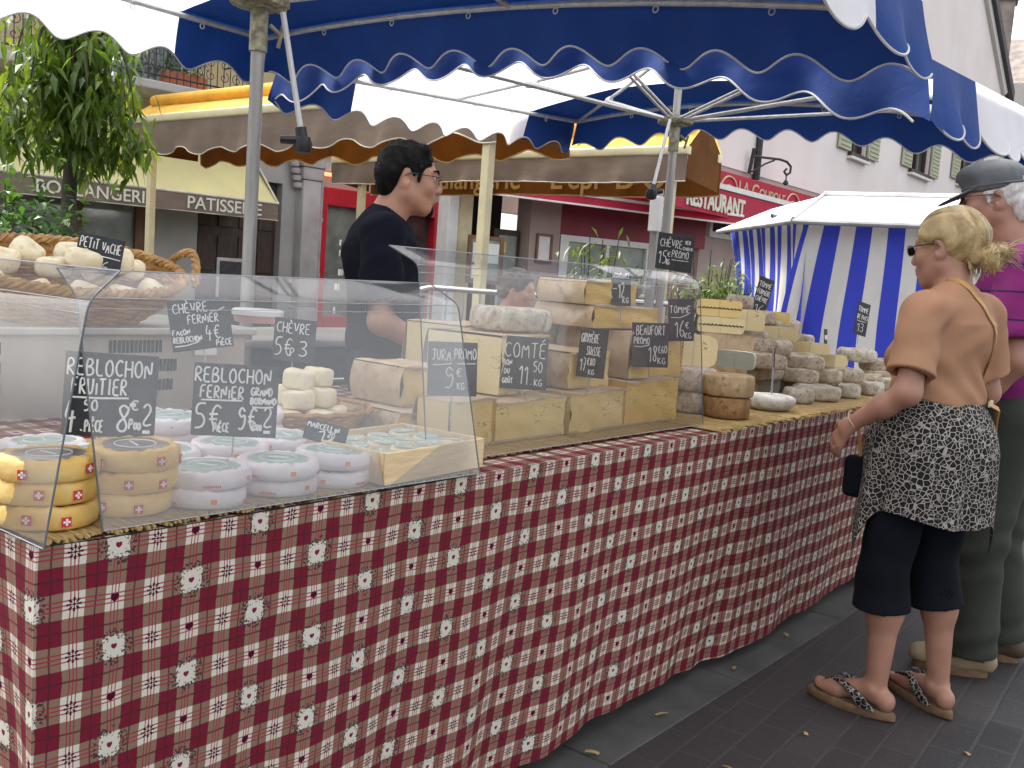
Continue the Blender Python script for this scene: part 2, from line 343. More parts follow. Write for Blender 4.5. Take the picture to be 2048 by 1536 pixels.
# ---------------------------------------------------------------- mesh helpers
rnd = random.Random(7)
def rotz(a): return Matrix.Rotation(a, 3, 'Z')
class MB:
    def __init__(s): s.v = []; s.f = []; s.mi = []; s.uv = []
    def add(s, vs, fs, mi=0, uv=None):
        b = len(s.v); s.v.extend(tuple(q) for q in vs)
        for f in fs: s.f.append(tuple(b+i for i in f)); s.mi.append(mi)
        if uv is not None: s.uv.extend(uv)
        return s
    def box(s, c, sz, rot=None, mi=0):
        c = Vector(c); hx, hy, hz = [q/2 for q in sz]
        P = [Vector((x, y, z)) for x in (-hx, hx) for y in (-hy, hy) for z in (-hz, hz)]
        if rot is not None: P = [rot @ q for q in P]
        return s.add([c+q for q in P], [(0, 1, 3, 2), (4, 6, 7, 5), (0, 4, 5, 1), (2, 3, 7, 6), (0, 2, 6, 4), (1, 5, 7, 3)], mi)
    def rbox(s, c, sz, bev=.004, rot=None, mi=0, seg=2, jit=0):
        bm = bmesh.new(); bmesh.ops.create_cube(bm, size=1)
        for q in bm.verts: q.co = Vector((q.co.x*sz[0], q.co.y*sz[1], q.co.z*sz[2]))
        if jit:
            for q in bm.verts: q.co += Vector((rnd.uniform(-jit, jit), rnd.uniform(-jit, jit), rnd.uniform(-jit, jit)*.4))
        bmesh.ops.bevel(bm, geom=list(bm.edges), offset=bev, segments=seg, profile=.5, affect='EDGES')
        bm.verts.index_update()
        c = Vector(c); vs = [c+(rot @ q.co if rot is not None else q.co) for q in bm.verts]
        s.add(vs, [tuple(q.index for q in f.verts) for f in bm.faces], mi); bm.free(); return s
    def tube(s, pts, r, n=8, mi=0, cap=True, closed=False):
        pts = [Vector(p) for p in pts]; k = len(pts)
        if not isinstance(r, (list, tuple)): r = [r]*k
        rings = []; up = None
        for i, p in enumerate(pts):
            if closed: t = pts[(i+1) % k]-pts[i-1]
            else: t = pts[min(i+1, k-1)]-pts[max(i-1, 0)]
            if t.length < 1e-9: t = Vector((0, 0, 1))
            t.normalize()
            if up is None: up = Vector((0, 0, 1)) if abs(t.z) < .9 else Vector((1, 0, 0))
            a = t.cross(up)
            if a.length < 1e-6: a = t.orthogonal()
            a.normalize(); b = a.cross(t).normalized(); up = b
            rings.append([p+r[i]*(math.cos(2*PI*j/n)*a+math.sin(2*PI*j/n)*b) for j in range(n)])
        vs = [q for g in rings for q in g]; fs = []
        for i in range(k if closed else k-1):
            i2 = (i+1) % k
            for j in range(n): fs.append((i*n+j, i*n+(j+1) % n, i2*n+(j+1) % n, i2*n+j))
        if cap and not closed: fs.append(tuple(range(n))[::-1]); fs.append(tuple((k-1)*n+j for j in range(n)))
        return s.add(vs, fs, mi)
    def lathe(s, prof, c=(0, 0, 0), n=28, mi=0, jit=0, rot=None, mis=None, sq=None):
        """profile of (radius, z) from bottom centre to top centre"""
        c = Vector(c); vs = []; fs = []; mm = []
        ph = [rnd.uniform(0, 6.28) for _ in range(4)]
        for i, (r, z) in enumerate(prof):
            for j in range(n):
                a = 2*PI*j/n; q = 1+jit*(math.sin(2*a+ph[0])*.6+math.sin(3*a+ph[1])*.5+math.sin(5*a+ph[2]+i)*.35)
                p = Vector((r*q*math.cos(a), r*q*math.sin(a), z+jit*.05*math.sin(3*a+ph[3])*(1 if r > 1e-4 else 0)))
                vs.append(c+(rot @ p if rot is not None else p))
        for i in range(len(prof)-1):
            for j in range(n): fs.append((i*n+j, i*n+(j+1) % n, (i+1)*n+(j+1) % n, (i+1)*n+j)); mm.append(mis[i] if mis else mi)
        b = len(s.v); s.v.extend(tuple(q) for q in vs)
        for f, q in zip(fs, mm): s.f.append(tuple(b+i for i in f)); s.mi.append(q)
        return s
    def grid(s, fn, nu, nv, mi=0, uvf=None):
        vs = []; uv = [] if uvf else None
        for j in range(nv+1):
            for i in range(nu+1):
                vs.append(fn(i/nu, j/nv))
                if uvf: uv.append(uvf(i/nu, j/nv))
        fs = [(j*(nu+1)+i, j*(nu+1)+i+1, (j+1)*(nu+1)+i+1, (j+1)*(nu+1)+i) for j in range(nv) for i in range(nu)]
        return s.add(vs, fs, mi, uv)
    def poly(s, pts, th, axis=1, mi=0):
        """flat outline (a, z) given as 3-D points, extruded by vector th"""
        n = len(pts); t = Vector(th); P = [Vector(p) for p in pts]
        vs = P+[p+t for p in P]
        fs = [tuple(range(n))[::-1], tuple(range(n, 2*n))]+[(i, (i+1) % n, n+(i+1) % n, n+i) for i in range(n)]
        return s.add(vs, fs, mi)
    def build(s, name, m, parent=None, smooth=False, world=False, loc=None, rot=None, label=None):
        me = bpy.data.meshes.new(name)
        off = Vector((0, 0, 0)); q_ = parent
        while world and q_ is not None: off += Vector(q_.location); q_ = q_.parent
        me.from_pydata([tuple(Vector(q)-off) for q in s.v], [], s.f)
        for q in (m if isinstance(m, (list, tuple)) else [m]): me.materials.append(q)
        me.polygons.foreach_set('material_index', s.mi)
        if s.uv and len(s.uv) == len(s.v):
            l = me.uv_layers.new(name='UVMap')
            for lp in me.loops: l.data[lp.index].uv = s.uv[lp.vertex_index]
        me.validate(); me.update()
        if smooth:
            me.polygons.foreach_set('use_smooth', [True]*len(me.polygons))
            if smooth != 'all':
                try: me.set_sharp_from_angle(angle=R(smooth if smooth is not True else 40))
                except Exception: pass
        o = bpy.data.objects.new(name, me); COL.objects.link(o)
        if parent is not None: o.parent = parent
        if loc is not None: o.location = loc
        if rot is not None: o.rotation_euler = rot
        if label: o['label'] = label
        return o
def tag(o, label=None, cat=None, group=None, kind=None):
    if label: o['label'] = label
    if cat: o['category'] = cat
    if group: o['group'] = group
    if kind: o['kind'] = kind
    return o
def thing(name, label, cat, loc=(0, 0, 0), rz=0, group=None, rot=None):
    o = bpy.data.objects.new(name, None); COL.objects.link(o); o.empty_display_size = .05
    o.location = loc; o.rotation_euler = rot if rot else (0, 0, rz)
    return tag(o, label, cat, group)
KIDS = {}
def fuzz(o, n, ln, r, bias=(0, 0, 0), seed=5, name='strands', lift=.55, droop=0):
    """short strands rooted all over a hair mesh so that its outline is not a smooth shell"""
    rg = random.Random(seed); me = o.data; P = me.polygons; b = MB(); bs = Vector(bias)
    for _ in range(n):
        f = P[rg.randrange(len(P))]; nn = f.normal; tg = (bs-nn*bs.dot(nn)); jt = Vector((rg.uniform(-.5, .5), rg.uniform(-.5, .5), rg.uniform(-.5, .5)))
        d = (tg+jt*.6+nn*lift*rg.uniform(.3, 1)).normalized(); c = f.center-nn*.001; L = ln*rg.uniform(.5, 1.2)
        b.tube([c, c+d*L*.55, c+d*L-nn*L*.25-Vector((0, 0, droop*L))], [r, r*.9, r*.25], 3, cap=False)
    return b.build(name, o.data.materials[0], o)
def dup(root, loc, rz=0, label=None, group=None, rot=None):
    r = root.copy(); COL.objects.link(r); r.location = loc; r.rotation_euler = rot if rot else (0, 0, rz)
    if label: r['label'] = label
    if group: r['group'] = group
    for ch in list(root.children):
        c = ch.copy(); COL.objects.link(c); c.parent = r
        for g in list(ch.children):
            d = g.copy(); COL.objects.link(d); d.parent = c
    return r
def text_geo(s, size=1.0, ext=.01, align='CENTER', shear=0, bold=0, sx=1.0):
    cu = bpy.data.curves.new('t', 'FONT'); cu.body = s; cu.size = size; cu.extrude = ext; cu.align_x = align; cu.shear = shear; cu.offset = bold
    o = bpy.data.objects.new('t', cu); COL.objects.link(o)
    dg = bpy.context.evaluated_depsgraph_get(); me = bpy.data.meshes.new_from_object(o.evaluated_get(dg))
    vs = [Vector((v.co.x*sx, v.co.y, v.co.z)) for v in me.vertices]; fs = [tuple(p.vertices) for p in me.polygons]
    bpy.data.objects.remove(o); bpy.data.curves.remove(cu); bpy.data.meshes.remove(me)
    return vs, fs
def text_on(mb, s, c, size, ext=.01, mi=0, shear=0, bold=0, sx=1.0, align='CENTER', slope=0):
    """upright text in a frame whose x runs along the wall, -y faces the viewer, z is up"""
    vs, fs = text_geo(s, size, ext, align, shear, bold, sx); c = Vector(c)
    mb.add([c+Vector((v.x, -v.z, v.y+slope*v.x)) for v in vs], fs, mi)
# single-stroke hand lettering, unit box .6 wide, 1 high
GL = {
 'A': [[(0, 0), (.28, 1), (.56, 0)], [(.1, .38), (.46, .38)]], 'B': [[(0, 0), (0, 1), (.35, .97), (.42, .78), (.3, .56), (0, .52), (.4, .48), (.52, .25), (.38, .02), (0, 0)]],
 'C': [[(.5, .85), (.3, 1), (.08, .8), (0, .5), (.08, .18), (.3, 0), (.52, .15)]], 'D': [[(0, 0), (0, 1), (.3, .95), (.52, .6), (.46, .25), (.25, .02), (0, 0)]],
 'E': [[(.46, 1), (.02, 1), (0, .52), (.38, .52)], [(0, .52), (0, 0), (.48, .02)]], 'F': [[(.48, 1), (0, 1), (0, 0)], [(0, .54), (.36, .54)]],
 'G': [[(.5, .85), (.3, 1), (.06, .78), (0, .45), (.1, .1), (.35, 0), (.52, .15), (.52, .45), (.3, .45)]], 'H': [[(0, 0), (0, 1)], [(.48, 0), (.48, 1)], [(0, .5), (.48, .5)]],
 'I': [[(.14, 0), (.15, 1)]], 'J': [[(.1, .95), (.5, 1)], [(.34, 1), (.34, .2), (.2, 0), (.02, .12)]], 'K': [[(0, 0), (0, 1)], [(.46, .95), (.02, .45), (.5, 0)]],
 'L': [[(.02, 1), (0, 0), (.45, .03)]], 'M': [[(0, 0), (.06, 1), (.3, .4), (.54, 1), (.6, 0)]], 'N': [[(0, 0), (.03, 1), (.46, .02), (.5, 1)]],
 'O': [[(.28, 1), (.06, .8), (0, .45), (.1, .1), (.28, 0), (.48, .15), (.54, .5), (.46, .85), (.28, 1)]], 'P': [[(.02, 0), (.02, 1), (.35, .98), (.48, .75), (.36, .5), (.04, .45)]],
 'Q': [[(.28, 1), (.04, .7), (.06, .2), (.28, 0), (.5, .2), (.52, .75), (.28, 1)], [(.34, .2), (.56, -.05)]], 'R': [[(.02, 0), (.02, 1), (.34, .98), (.46, .76), (.34, .54), (.03, .5), (.5, 0)]],
 'S': [[(.46, .88), (.26, 1), (.06, .82), (.12, .6), (.4, .42), (.46, .18), (.26, 0), (.02, .12)]], 'T': [[(0, .97), (.54, 1)], [(.27, 1), (.25, 0)]],
 'U': [[(0, 1), (.02, .25), (.2, 0), (.42, .15), (.48, 1)]], 'V': [[(0, 1), (.25, 0), (.5, 1)]], 'X': [[(0, 0), (.48, 1)], [(0, 1), (.48, 0)]], 'Y': [[(0, 1), (.24, .5), (.48, 1)], [(.24, .5), (.2, 0)]], 'Z': [[(0, 1), (.48, 1), (0, 0), (.5, 0)]],
 'W': [[(0, 1), (.14, 0), (.3, .6), (.46, 0), (.62, 1)]],
 '0': [[(.26, 1), (.06, .8), (0, .45), (.1, .1), (.26, 0), (.44, .15), (.5, .5), (.42, .85), (.26, 1)]], '1': [[(.0, .7), (.26, 1), (.22, 0)]],
 '2': [[(.04, .8), (.22, 1), (.42, .85), (.4, .6), (.2, .35), (.04, .12), (.2, .02), (.48, .1)]], '3': [[(.04, .92), (.3, 1), (.42, .8), (.3, .56), (.16, .52), (.36, .46), (.46, .22), (.26, 0), (.02, .1)]],
 '4': [[(.22, 1), (.0, .36), (.5, .42)], [(.36, .66), (.3, -.1)]], '5': [[(.46, 1), (.08, .98), (.04, .56), (.3, .6), (.46, .34), (.34, .06), (.02, .02)]], '6': [[(.4, .98), (.12, .7), (.0, .3), (.18, 0), (.42, .12), (.4, .42), (.1, .4)]],
 '7': [[(.02, 1), (.48, .98), (.2, 0)], [(.1, .5), (.42, .52)]], '8': [[(.42, .86), (.22, 1), (.06, .8), (.4, .3), (.3, .02), (.08, .08), (.04, .3), (.36, .62), (.42, .86)]], '9': [[(.42, .8), (.24, 1), (.04, .78), (.2, .52), (.42, .7), (.44, .3), (.26, .02), (.06, .1)]],
 '€': [[(.5, .85), (.3, 1), (.12, .75), (.1, .3), (.28, 0), (.5, .12)], [(-.02, .6), (.36, .62)], [(-.02, .4), (.34, .42)]],
 '.': [[(.06, .02), (.1, .06)]], '-': [[(0, .45), (.4, .48)]], '=': [[(0, .55), (.35, .57)], [(0, .35), (.35, .37)]], "'": [[(.06, 1), (.04, .8)]], ' ': []}
ACC = {'É': ('E', [(.15, 1.12), (.36, 1.3)]), 'È': ('E', [(.12, 1.3), (.32, 1.12)]), 'Û': ('U', [(.1, 1.15), (.24, 1.3), (.4, 1.15)]), 'Ç': ('C', [(.28, 0), (.34, -.14), (.2, -.22)])}
def strokes(s, x, y, h, jit=.03, wid=None, rg=None):
    rg = rg or rnd; out = []; cx = 0
    adv = []
    for ch in s:
        small = ch.islower(); b = ch.upper(); k = .72 if small else 1
        acc = None
        if b in ACC: b, acc = ACC[b]
        g = list(GL.get(b, []))+([acc] if acc else [])
        dy = rg.uniform(-jit, jit)
        for pl in g: adv.append([(cx+px*k, py*k+dy) for px, py in pl])
        wmax = .30 if b == 'I' else max([px for pl in GL.get(b, []) for px, _ in pl] or [.3])
        cx += (wmax+.2)*k
    sc = h; sx = h
    if wid: sx = wid/max(cx-.2, .1)
    for pl in adv: out.append([(x+px*sx, y+py*sc) for px, py in pl])
    return out
def smooth2(pl, it=2):
    for _ in range(it):
        if len(pl) < 3: return pl
        q = [pl[0]]
        for a, b in zip(pl[:-1], pl[1:]): q += [(.75*a[0]+.25*b[0], .75*a[1]+.25*b[1]), (.25*a[0]+.75*b[0], .25*a[1]+.75*b[1])]
        q.append(pl[-1]); pl = q
    return pl
def slate_sign(loc, w, h, rz, tilt, roll, lines, label, sw=.0014, spike=.045):
    """chalkboard price sign; lines = (text, x, y, height, width) in fractions of the board, origin lower left; text '_' is an underline"""
    t = thing('price_sign', label, 'price sign', loc, group='chalkboard price signs among the cheeses')
    t.rotation_euler = (Matrix.Rotation(rz, 3, 'Z') @ Matrix.Rotation(tilt, 3, 'X') @ Matrix.Rotation(roll, 3, 'Y')).to_euler()
    b = MB(); b.rbox((0, 0, 0), (w, .004, h), .0012, seg=1); b.build('board', M['slate'], t)
    b = MB(); b.tube([(0, .004, h*.1), (0, .004, -h/2-spike)], .0018, 6); b.build('spike', M['zinc'], t)
    k = MB()
    for (s, x, y, th, wd) in lines:
        if s == '_': pls = [[(x*w, y*h), (x*w+wd*w*.5, y*h+rnd.uniform(-.01, .01)*h), (x*w+wd*w, y*h+th*h)]]
        else: pls = [smooth2(p) for p in strokes(s, x*w, y*h, th*h, wid=wd*w if wd else None)]
        for p in pls: k.tube([(a-w/2, -.0024, c-h/2) for a, c in p], sw*(1.25 if th > .3 else 1), n=5)
    k.build('writing', M['chalk'], t)
    return t
# ---------------------------------------------------------------- ground
g = MB(); g.grid(lambda u, v: (-120+320*u, -120+320*v, 0), 8, 8)
tag(g.build('paved_street', M['pavers']), kind='structure')
g = MB()
x = -3.0
while x < 16:                                   # long kerb stones of the grey band under the stall
    L = rnd.uniform(.78, 1.0); g.rbox((x+L/2, 1.66, -.010), (L-.006, .80, .028), .004); x += L
tag(g.build('stone_gutter_band', M['stone_band']), kind='structure')
g = MB(); g.grid(lambda u, v: (-60+140*u, 4.0+100*v, .004), 2, 2)
tag(g.build('square_pavement', M['stone_band']), kind='structure')
# ---------------------------------------------------------------- walls
def wallbox(mb, s0, s1, z0, z1, y0, y1, mi=0): mb.box(((s0+s1)/2, (y0+y1)/2, (z0+z1)/2), (s1-s0, y1-y0, z1-z0), mi=mi)
def panel(name, m, t, s0, s1, z0, z1, y0, y1, label=None):
    b = MB(); b.rbox(((s0+s1)/2, (y0+y1)/2, (z0+z1)/2), (s1-s0, y1-y0, z1-z0), .008, seg=1); return b.build(name, m, t, label=label)
# bakery building -----------------------------------------------------------
BK = thing('bakery_building', 'ochre and grey building with the bakery shop and a wrought iron balcony', 'building', (4.0, 13.6, 0), R(-5.8))
b = MB()
# wall pieces around the openings (openings: shop window 2.2-4.05, door 4.85-6.25)
for s0, s1, z0, z1 in ((-8, 2.15, 0, 3.2), (2.15, 4.1, 2.35, 3.2), (2.15, 4.1, 0, .45), (4.85, 6.3, 2.45, 3.2)): wallbox(b, s0, s1, z0, z1, 0, .4)
wallbox(b, 6.3, 6.55, 0, 3.2, 0, .4)
b.build('lower_wall', M['plaster_grey'], BK)
b = MB(); wallbox(b, -8, 6.9, 3.2, 9.5, .02, .42); b.build('upper_wall', M['plaster_tan'], BK)
panel('stone_pier', M['plaster_grey'], BK, 4.1, 4.85, 0, 3.2, -.02, .38)
dr = MB(); wallbox(dr, 4.85, 6.3, 0, 2.45, .16, .22)
for i in range(2):
    for z0, z1 in ((.15, .85), (1.0, 1.55), (1.68, 2.3)):
        for s0 in (4.93, 5.27): dr.rbox((s0+i*.70+.14, .15, (z0+z1)/2), (.27, .03, z1-z0), .012)
dr.build('double_door', M['wood_dark'], BK)
wf = MB()
for s0, s1, z0, z1 in ((2.15, 2.27, .45, 2.35), (3.0, 3.16, .45, 2.35), (3.92, 4.1, .45, 2.35), (2.27, 3.92, 2.22, 2.35), (2.27, 3.92, .45, .62)): wallbox(wf, s0, s1, z0, z1, .05, .16)
f = wf.build('shop_window', M['wood_mid'], BK)
gl = MB(); wallbox(gl, 2.2, 4.0, .5, 2.3, .12, .14); gl.build('pane', M['glass_lit'], f)
pl = MB()                                                        # carved pier with a corbel at the corner
for z0, z1, dx in ((0, .5, .06), (.5, 2.55, 0), (2.55, 2.75, .05), (2.75, 2.95, .10), (2.95, 3.2, .16)): pl.rbox((6.73, -.08, (z0+z1)/2), (.34+dx, .25+dx, z1-z0-.004), .02)
for i in range(6): pl.lathe([(.02, -.06), (.07, -.04), (.08, .0), (.07, .04), (.02, .06)], (6.50-.03*i, -.12-.01*i, 2.45+.11*i), n=10)
pl.build('carved_pier', M['stone_pil'], BK, smooth=True)
bal = MB(); bal.rbox((3.0, -.45, 3.44), (4.6, .95, .12), .02); bal.build('balcony_slab', M['plaster_grey'], BK)
rail = MB()
for z in (3.58, 4.02, 4.45): rail.tube([(.8, -.88, z), (5.2, -.88, z)], .013, 6)
for z in (3.58, 4.02, 4.45): rail.tube([(5.2, -.88, z), (5.2, 0, z)], .013, 6)
for i in range(45): rail.tube([(.8+i*.1, -.88, 3.5), (.8+i*.1, -.88, 4.45)], .007, 5)
for i in range(22):                                             # scrolls
    cx = .9+i*.2; sg = 1 if i % 2 else -1
    for zc in (3.72, 3.9, 4.14, 4.32):
        rail.tube([(cx+sg*(.012+.009*a)*math.cos(a), -.885, zc+(.012+.009*a)*math.sin(a)) for a in [k*.5 for k in range(16)]], .006, 4)
rail.build('balcony_railing', M['iron'], BK)
bw = MB(); wallbox(bw, 3.2, 4.5, 3.55, 5.8, -.02, .03); bw.build('balcony_door', M['glass_dark'], BK)
pi_ = MB(); pi_.tube([(6.93, -.12, 0), (6.93, -.12, 6)], .06, 12)
for z in (1.0, 1.9, 2.75): pi_.tube([(6.93, -.12, z), (6.93, -.12, z+.07)], .072, 12)
pi_.build('drain_pipe', M['zinc'], BK, smooth=True)
pt = thing('flower_pot', 'terracotta trough of plants on the balcony behind the iron railing', 'flower pot', tuple(Vector((4.0, 13.6, 0))+Vector((4.25*math.cos(R(-5.8))-.6*math.sin(R(5.8)), 4.25*math.sin(R(-5.8))-.6, 3.5))), R(-5.8))
b = MB(); b.rbox((0, 0, .11), (.62, .2, .2), .02); b.build('trough', M['terracotta'], pt)
def leaves(mb, pts, ln, wd, droop=.0, curl=.25):
    """one narrow folded leaf of two quads at every point"""
    for p in pts:
        a = rnd.uniform(0, 2*PI); e = rnd.uniform(-.6, .5)-droop; l = ln*rnd.uniform(.6, 1.25); ww = wd*rnd.uniform(.7, 1.2)
        d = Vector((math.cos(a)*math.cos(e), math.sin(a)*math.cos(e), math.sin(e))); s = d.cross(Vector((rnd.uniform(-.4, .4), rnd.uniform(-.4, .4), 1))).normalized()
        up = s.cross(d); p = Vector(p); m1 = p+d*l*.45-up*l*curl*.1; tip = p+d*l-Vector((0, 0, l*curl))
        mb.add([p, m1+s*ww/2+up*ww*.12, m1-s*ww/2+up*ww*.12, tip, m1], [(0, 4, 1), (0, 2, 4), (4, 3, 1), (4, 2, 3)])
b = MB(); leaves(b, [(rnd.uniform(-.3, .3), rnd.uniform(-.1, .1), .22+rnd.uniform(0, .25)) for _ in range(160)], .1, .045); b.build('leaves', M['leaf_bush'], pt)
# bakery awning -----------------------------------------------------------
AW = thing('shop_awning', 'cream sloping shop awning with a lettered taupe valance over the bakery', 'awning', (4.0, 12.5, 0), R(-5.8))
b = MB(); b.grid(lambda u, v: (-4+9.42*u, .0+1.12*v, 2.06+1.05*v-.06*math.sin(PI*v)), 20, 6); b.build('canopy', M['cream_canvas'], AW, smooth='all')
b = MB(); b.grid(lambda u, v: (-4+9.42*u, -.012+.01*math.sin(u*60)*v, 2.055-.245*v), 80, 3); b.grid(lambda u, v: (5.42, 1.0*u, (2.055+.95*u)*(1-v)+v*(1.81+.1*u)), 4, 3); b.build('valance', M['taupe'], AW, smooth='all')
b = MB(); b.tube([(-4, -.01, 2.06), (5.43, -.01, 2.06)], .018, 8); b.tube([(5.42, -.01, 2.06), (5.42, 1.1, 3.1)], .015, 6); b.tube([(-4, -.015, 1.81), (5.43, -.015, 1.81)], .006, 5); b.build('front_bar', M['taupe_edge'], AW)
b = MB(); text_on(b, 'BOULANGERIE', (2.74, -.022, 1.855), .225, .004, sx=1.02, bold=.002); text_on(b, 'PATISSERIE', (4.56, -.022, 1.855), .24, .004, sx=1.02, bold=.002)
b.build('lettering', M['cream_letter'], AW)
# red shop ------------------------------------------------------------------
RS = thing('red_shop', 'bright red timber shopfront next to the bakery pier', 'shopfront', (4.0, 13.6, 0), R(-5.8))
b = MB(); wallbox(b, 7.0, 12.5, 2.5, 9, .05, .45); b.build('upper_wall', M['plaster_grey'], RS)
b = MB()
for s0, s1, z0, z1 in ((7.0, 7.19, 0, 2.5), (7.19, 9.55, 2.2, 2.5), (7.95, 8.2, 0, 2.2), (8.2, 8.6, 0, 2.2), (9.55, 10.4, 0, 2.5), (7.19, 7.95, 0, .35), (8.6, 9.55, 0, .3)): b.rbox(((s0+s1)/2, .1, (z0+z1)/2), (s1-s0-.004, .22, z1-z0-.004), .015)
b.build('timber_frame', M['red_paint'], RS)
b = MB(); wallbox(b, 7.15, 8.0, .3, 2.25, .14, .16); b.build('window', M['glass_lit'], RS)
b = MB(); wallbox(b, 8.55, 9.6, .3, 2.25, .14, .16); b.build('window', M['glass_dark'], RS)
b = MB()
for i in range(24): b.rbox((6.85+i*.032+.2, -.05, 2.83), (.022, .05, .13), .008)
b.build('roller_grille', M['white_paint'], RS)
nm, nt_, npn = new_mat('orange_neon'); npn.inputs['Emission Color'].default_value = (1, .22, .10, 1); npn.inputs['Emission Strength'].default_value = .9; npn.inputs['Base Color'].default_value = (.8, .25, .15, 1); M['neon'] = nm
b = MB(); b.tube([(7.0, -.05, 2.70), (8.2, -.05, 2.70)], .03, 8); b.build('neon_tube', M['neon'], RS)
# restaurant ------------------------------------------------------------------
RT = thing('restaurant_front', 'dark red restaurant front with long striped awning edges and white window', 'restaurant', (11.7, 10.4, 0), R(-19))
b = MB()
wallbox(b, -.3, 5.2, 2.6, 8.5, .0, .5); wallbox(b, 1.9, 5.2, 2.0, 2.6, .02, .5); wallbox(b, 1.9, 5.2, 0, .75, .02, .5); wallbox(b, 4.0, 4.5, .75, 2.0, .02, .5)
b.build('wall', M['dark_red'], RT)
panel('corner_post', M['white_paint'], RT, -.24, -.06, 0, 2.6, -.05, .3)
panel('door_jamb', M['beige_metal'], RT, -.05, .22, 0, 2.6, .0, .3)
b = MB(); wallbox(b, .22, 1.3, 0, 2.6, .9, .95); wallbox(b, .22, .26, 0, 2.6, .1, .9); b.build('dark_doorway', M['dark_int'], RT)
b = MB(); b.rbox((1.02, .25, 1.0), (.5, .06, 2.0), .01); dd = b.build('glazed_door', M['wood_dark'], RT)
b = MB(); wallbox(b, .86, 1.2, .5, 1.9, .205, .215); b.build('pane', M['glass_lit'], dd)
b = MB(); wallbox(b, .90, 1.0, 1.62, 1.8, .198, .203); b.build('yellow_sticker', M['yellow_paper'], dd)
panel('grey_pier', M['plaster_mauve'], RT, 1.30, 1.9, 0, 2.6, -.03, .4)
b = MB()
for s0, s1, z0, z1 in ((1.42, 1.46, 1.5, 1.98), (1.70, 1.74, 1.5, 1.98), (1.46, 1.70, 1.94, 1.98), (1.46, 1.70, 1.5, 1.54)): wallbox(b, s0, s1, z0, z1, -.07, -.03)
b.build('menu_frame', M['wood_mid'], RT)
b = MB(); wallbox(b, 1.46, 1.70, 1.54, 1.94, -.045, -.035); b.build('menu_sheet', M['white_paint'], RT)
b = MB()
for s0, s1, z0, z1 in ((1.93, 2.1, .75, 2.0), (3.8, 4.0, .75, 2.0), (2.1, 3.8, 1.9, 2.0), (2.1, 3.8, .75, .87), (2.9, 2.96, .87, 1.9)): wallbox(b, s0, s1, z0, z1, -.02, .1)
wn = b.build('window', M['white_paint'], RT)
b = MB(); wallbox(b, 2.1, 3.8, .87, 1.9, .05, .06); b.build('pane', M['glass_lit'], wn)
b = MB(); b.grid(lambda u, v: (-.3+5.4*u, -.02-.95*v, 2.9-.34*v+.03*math.sin(PI*v)), 12, 4); b.grid(lambda u, v: (-.3+5.4*u, -.98, 2.56-.13*v), 12, 2); ca = b.build('folding_awning', M['red_awning'], RT, smooth='all')
b = MB(); b.rbox((2.4, -.98, 2.585), (5.42, .05, .045), .01); b.rbox((2.4, -.995, 2.43), (5.42, .03, .03), .006); b.build('white_bar', M['white_paint'], ca)
b = MB()
for s0, s1 in ((2.0, 2.82), (2.98, 3.6)): b.rbox(((s0+s1)/2, -.72, 2.86), (s1-s0, .03, .26), .006)
fs_ = b.build('fascia_sign', M['white_paint'], RT)
b = MB(); text_on(b, "D'Or", (2.42, -.74, 2.78), .26, .004, bold=.004); text_on(b, 'LE', (3.28, -.74, 2.78), .26, .004, bold=.004); b.build('lettering', M['black_letter'], fs_)
b = MB(); b.tube([(3.7, -1.02, 2.66), (4.35, -1.02, 2.64)], .025, 8); b.build('neon_tube', M['neon'], RT)
mb_ = thing('menu_board', 'brown framed menu board with white sheets by the restaurant doorway', 'menu board', tuple(Vector((11.7, 10.4, 0))+Vector((.2*math.cos(R(-19))-.5*math.sin(R(19)), .2*math.sin(R(-19))-.5*math.cos(R(19)), 0))), R(-25))
b = MB()
for s0, s1, z0, z1 in ((-.3, -.24, 1.1, 1.83), (.24, .3, 1.1, 1.83), (-.24, .24, 1.77, 1.83), (-.24, .24, 1.1, 1.16)): wallbox(b, s0, s1, z0, z1, -.02, .03)
b.build('frame', M['wood_mid'], mb_)
b = MB()
for s0, s1, z0, z1 in ((-.22, -.02, 1.42, 1.72), (.02, .22, 1.42, 1.72), (-.22, .02, 1.18, 1.38)): wallbox(b, s0, s1, z0, z1, -.012, -.006)
b.build('menu_sheet', M['white_paint'], mb_)
b = MB(); wallbox(b, -.24, .24, 1.16, 1.77, -.004, .02); b.build('backboard', M['glass_lit'], mb_)
b = MB(); b.tube([(0, .02, 0), (0, .02, 1.12)], .03, 8); b.rbox((0, .02, .02), (.5, .4, .04), .01); b.build('stand', M['wood_mid'], mb_)
# pale corner house with the red band ----------------------------------------
CH = thing('corner_house', 'pale rendered house with red lettered bands and shuttered upper windows', 'house', (16.6, 8.8, 0), 0)
b = MB()
W1 = ((6.9, 8.0), (11.5, 13.2), (16.2, 18.0)); WZ = ((4.75, 6.3), (4.95, 6.5), (5.2, 6.8))
b.poly([(0, 0, 3.6), (6.9, 0, 3.6), (6.9, 0, 10.2), (0, 0, 10.2)], (0, .5, 0))
xs = [6.9, 8.0, 11.5, 13.2, 16.2, 18.0, 21.0]
tops = lambda q: 12.5 if q < 15.0 else 12.5-(q-15.0)*.62
for i in range(6):
    s0, s1 = xs[i], xs[i+1]
    if i % 2 == 0:
        z0, z1 = WZ[i//2]
        b.poly([(s0, 0, 3.6), (s1, 0, 3.6), (s1, 0, z0), (s0, 0, z0)], (0, .5, 0)); b.poly([(s0, 0, z1), (s1, 0, z1), (s1, 0, tops(s1)), (s0, 0, tops(s0))], (0, .5, 0))
    else: b.poly([(s0, 0, 3.6), (s1, 0, 3.6), (s1, 0, tops(s1)), (s0, 0, tops(s0))], (0, .5, 0))
b.build('upper_wall', M['plaster_pink'], CH)
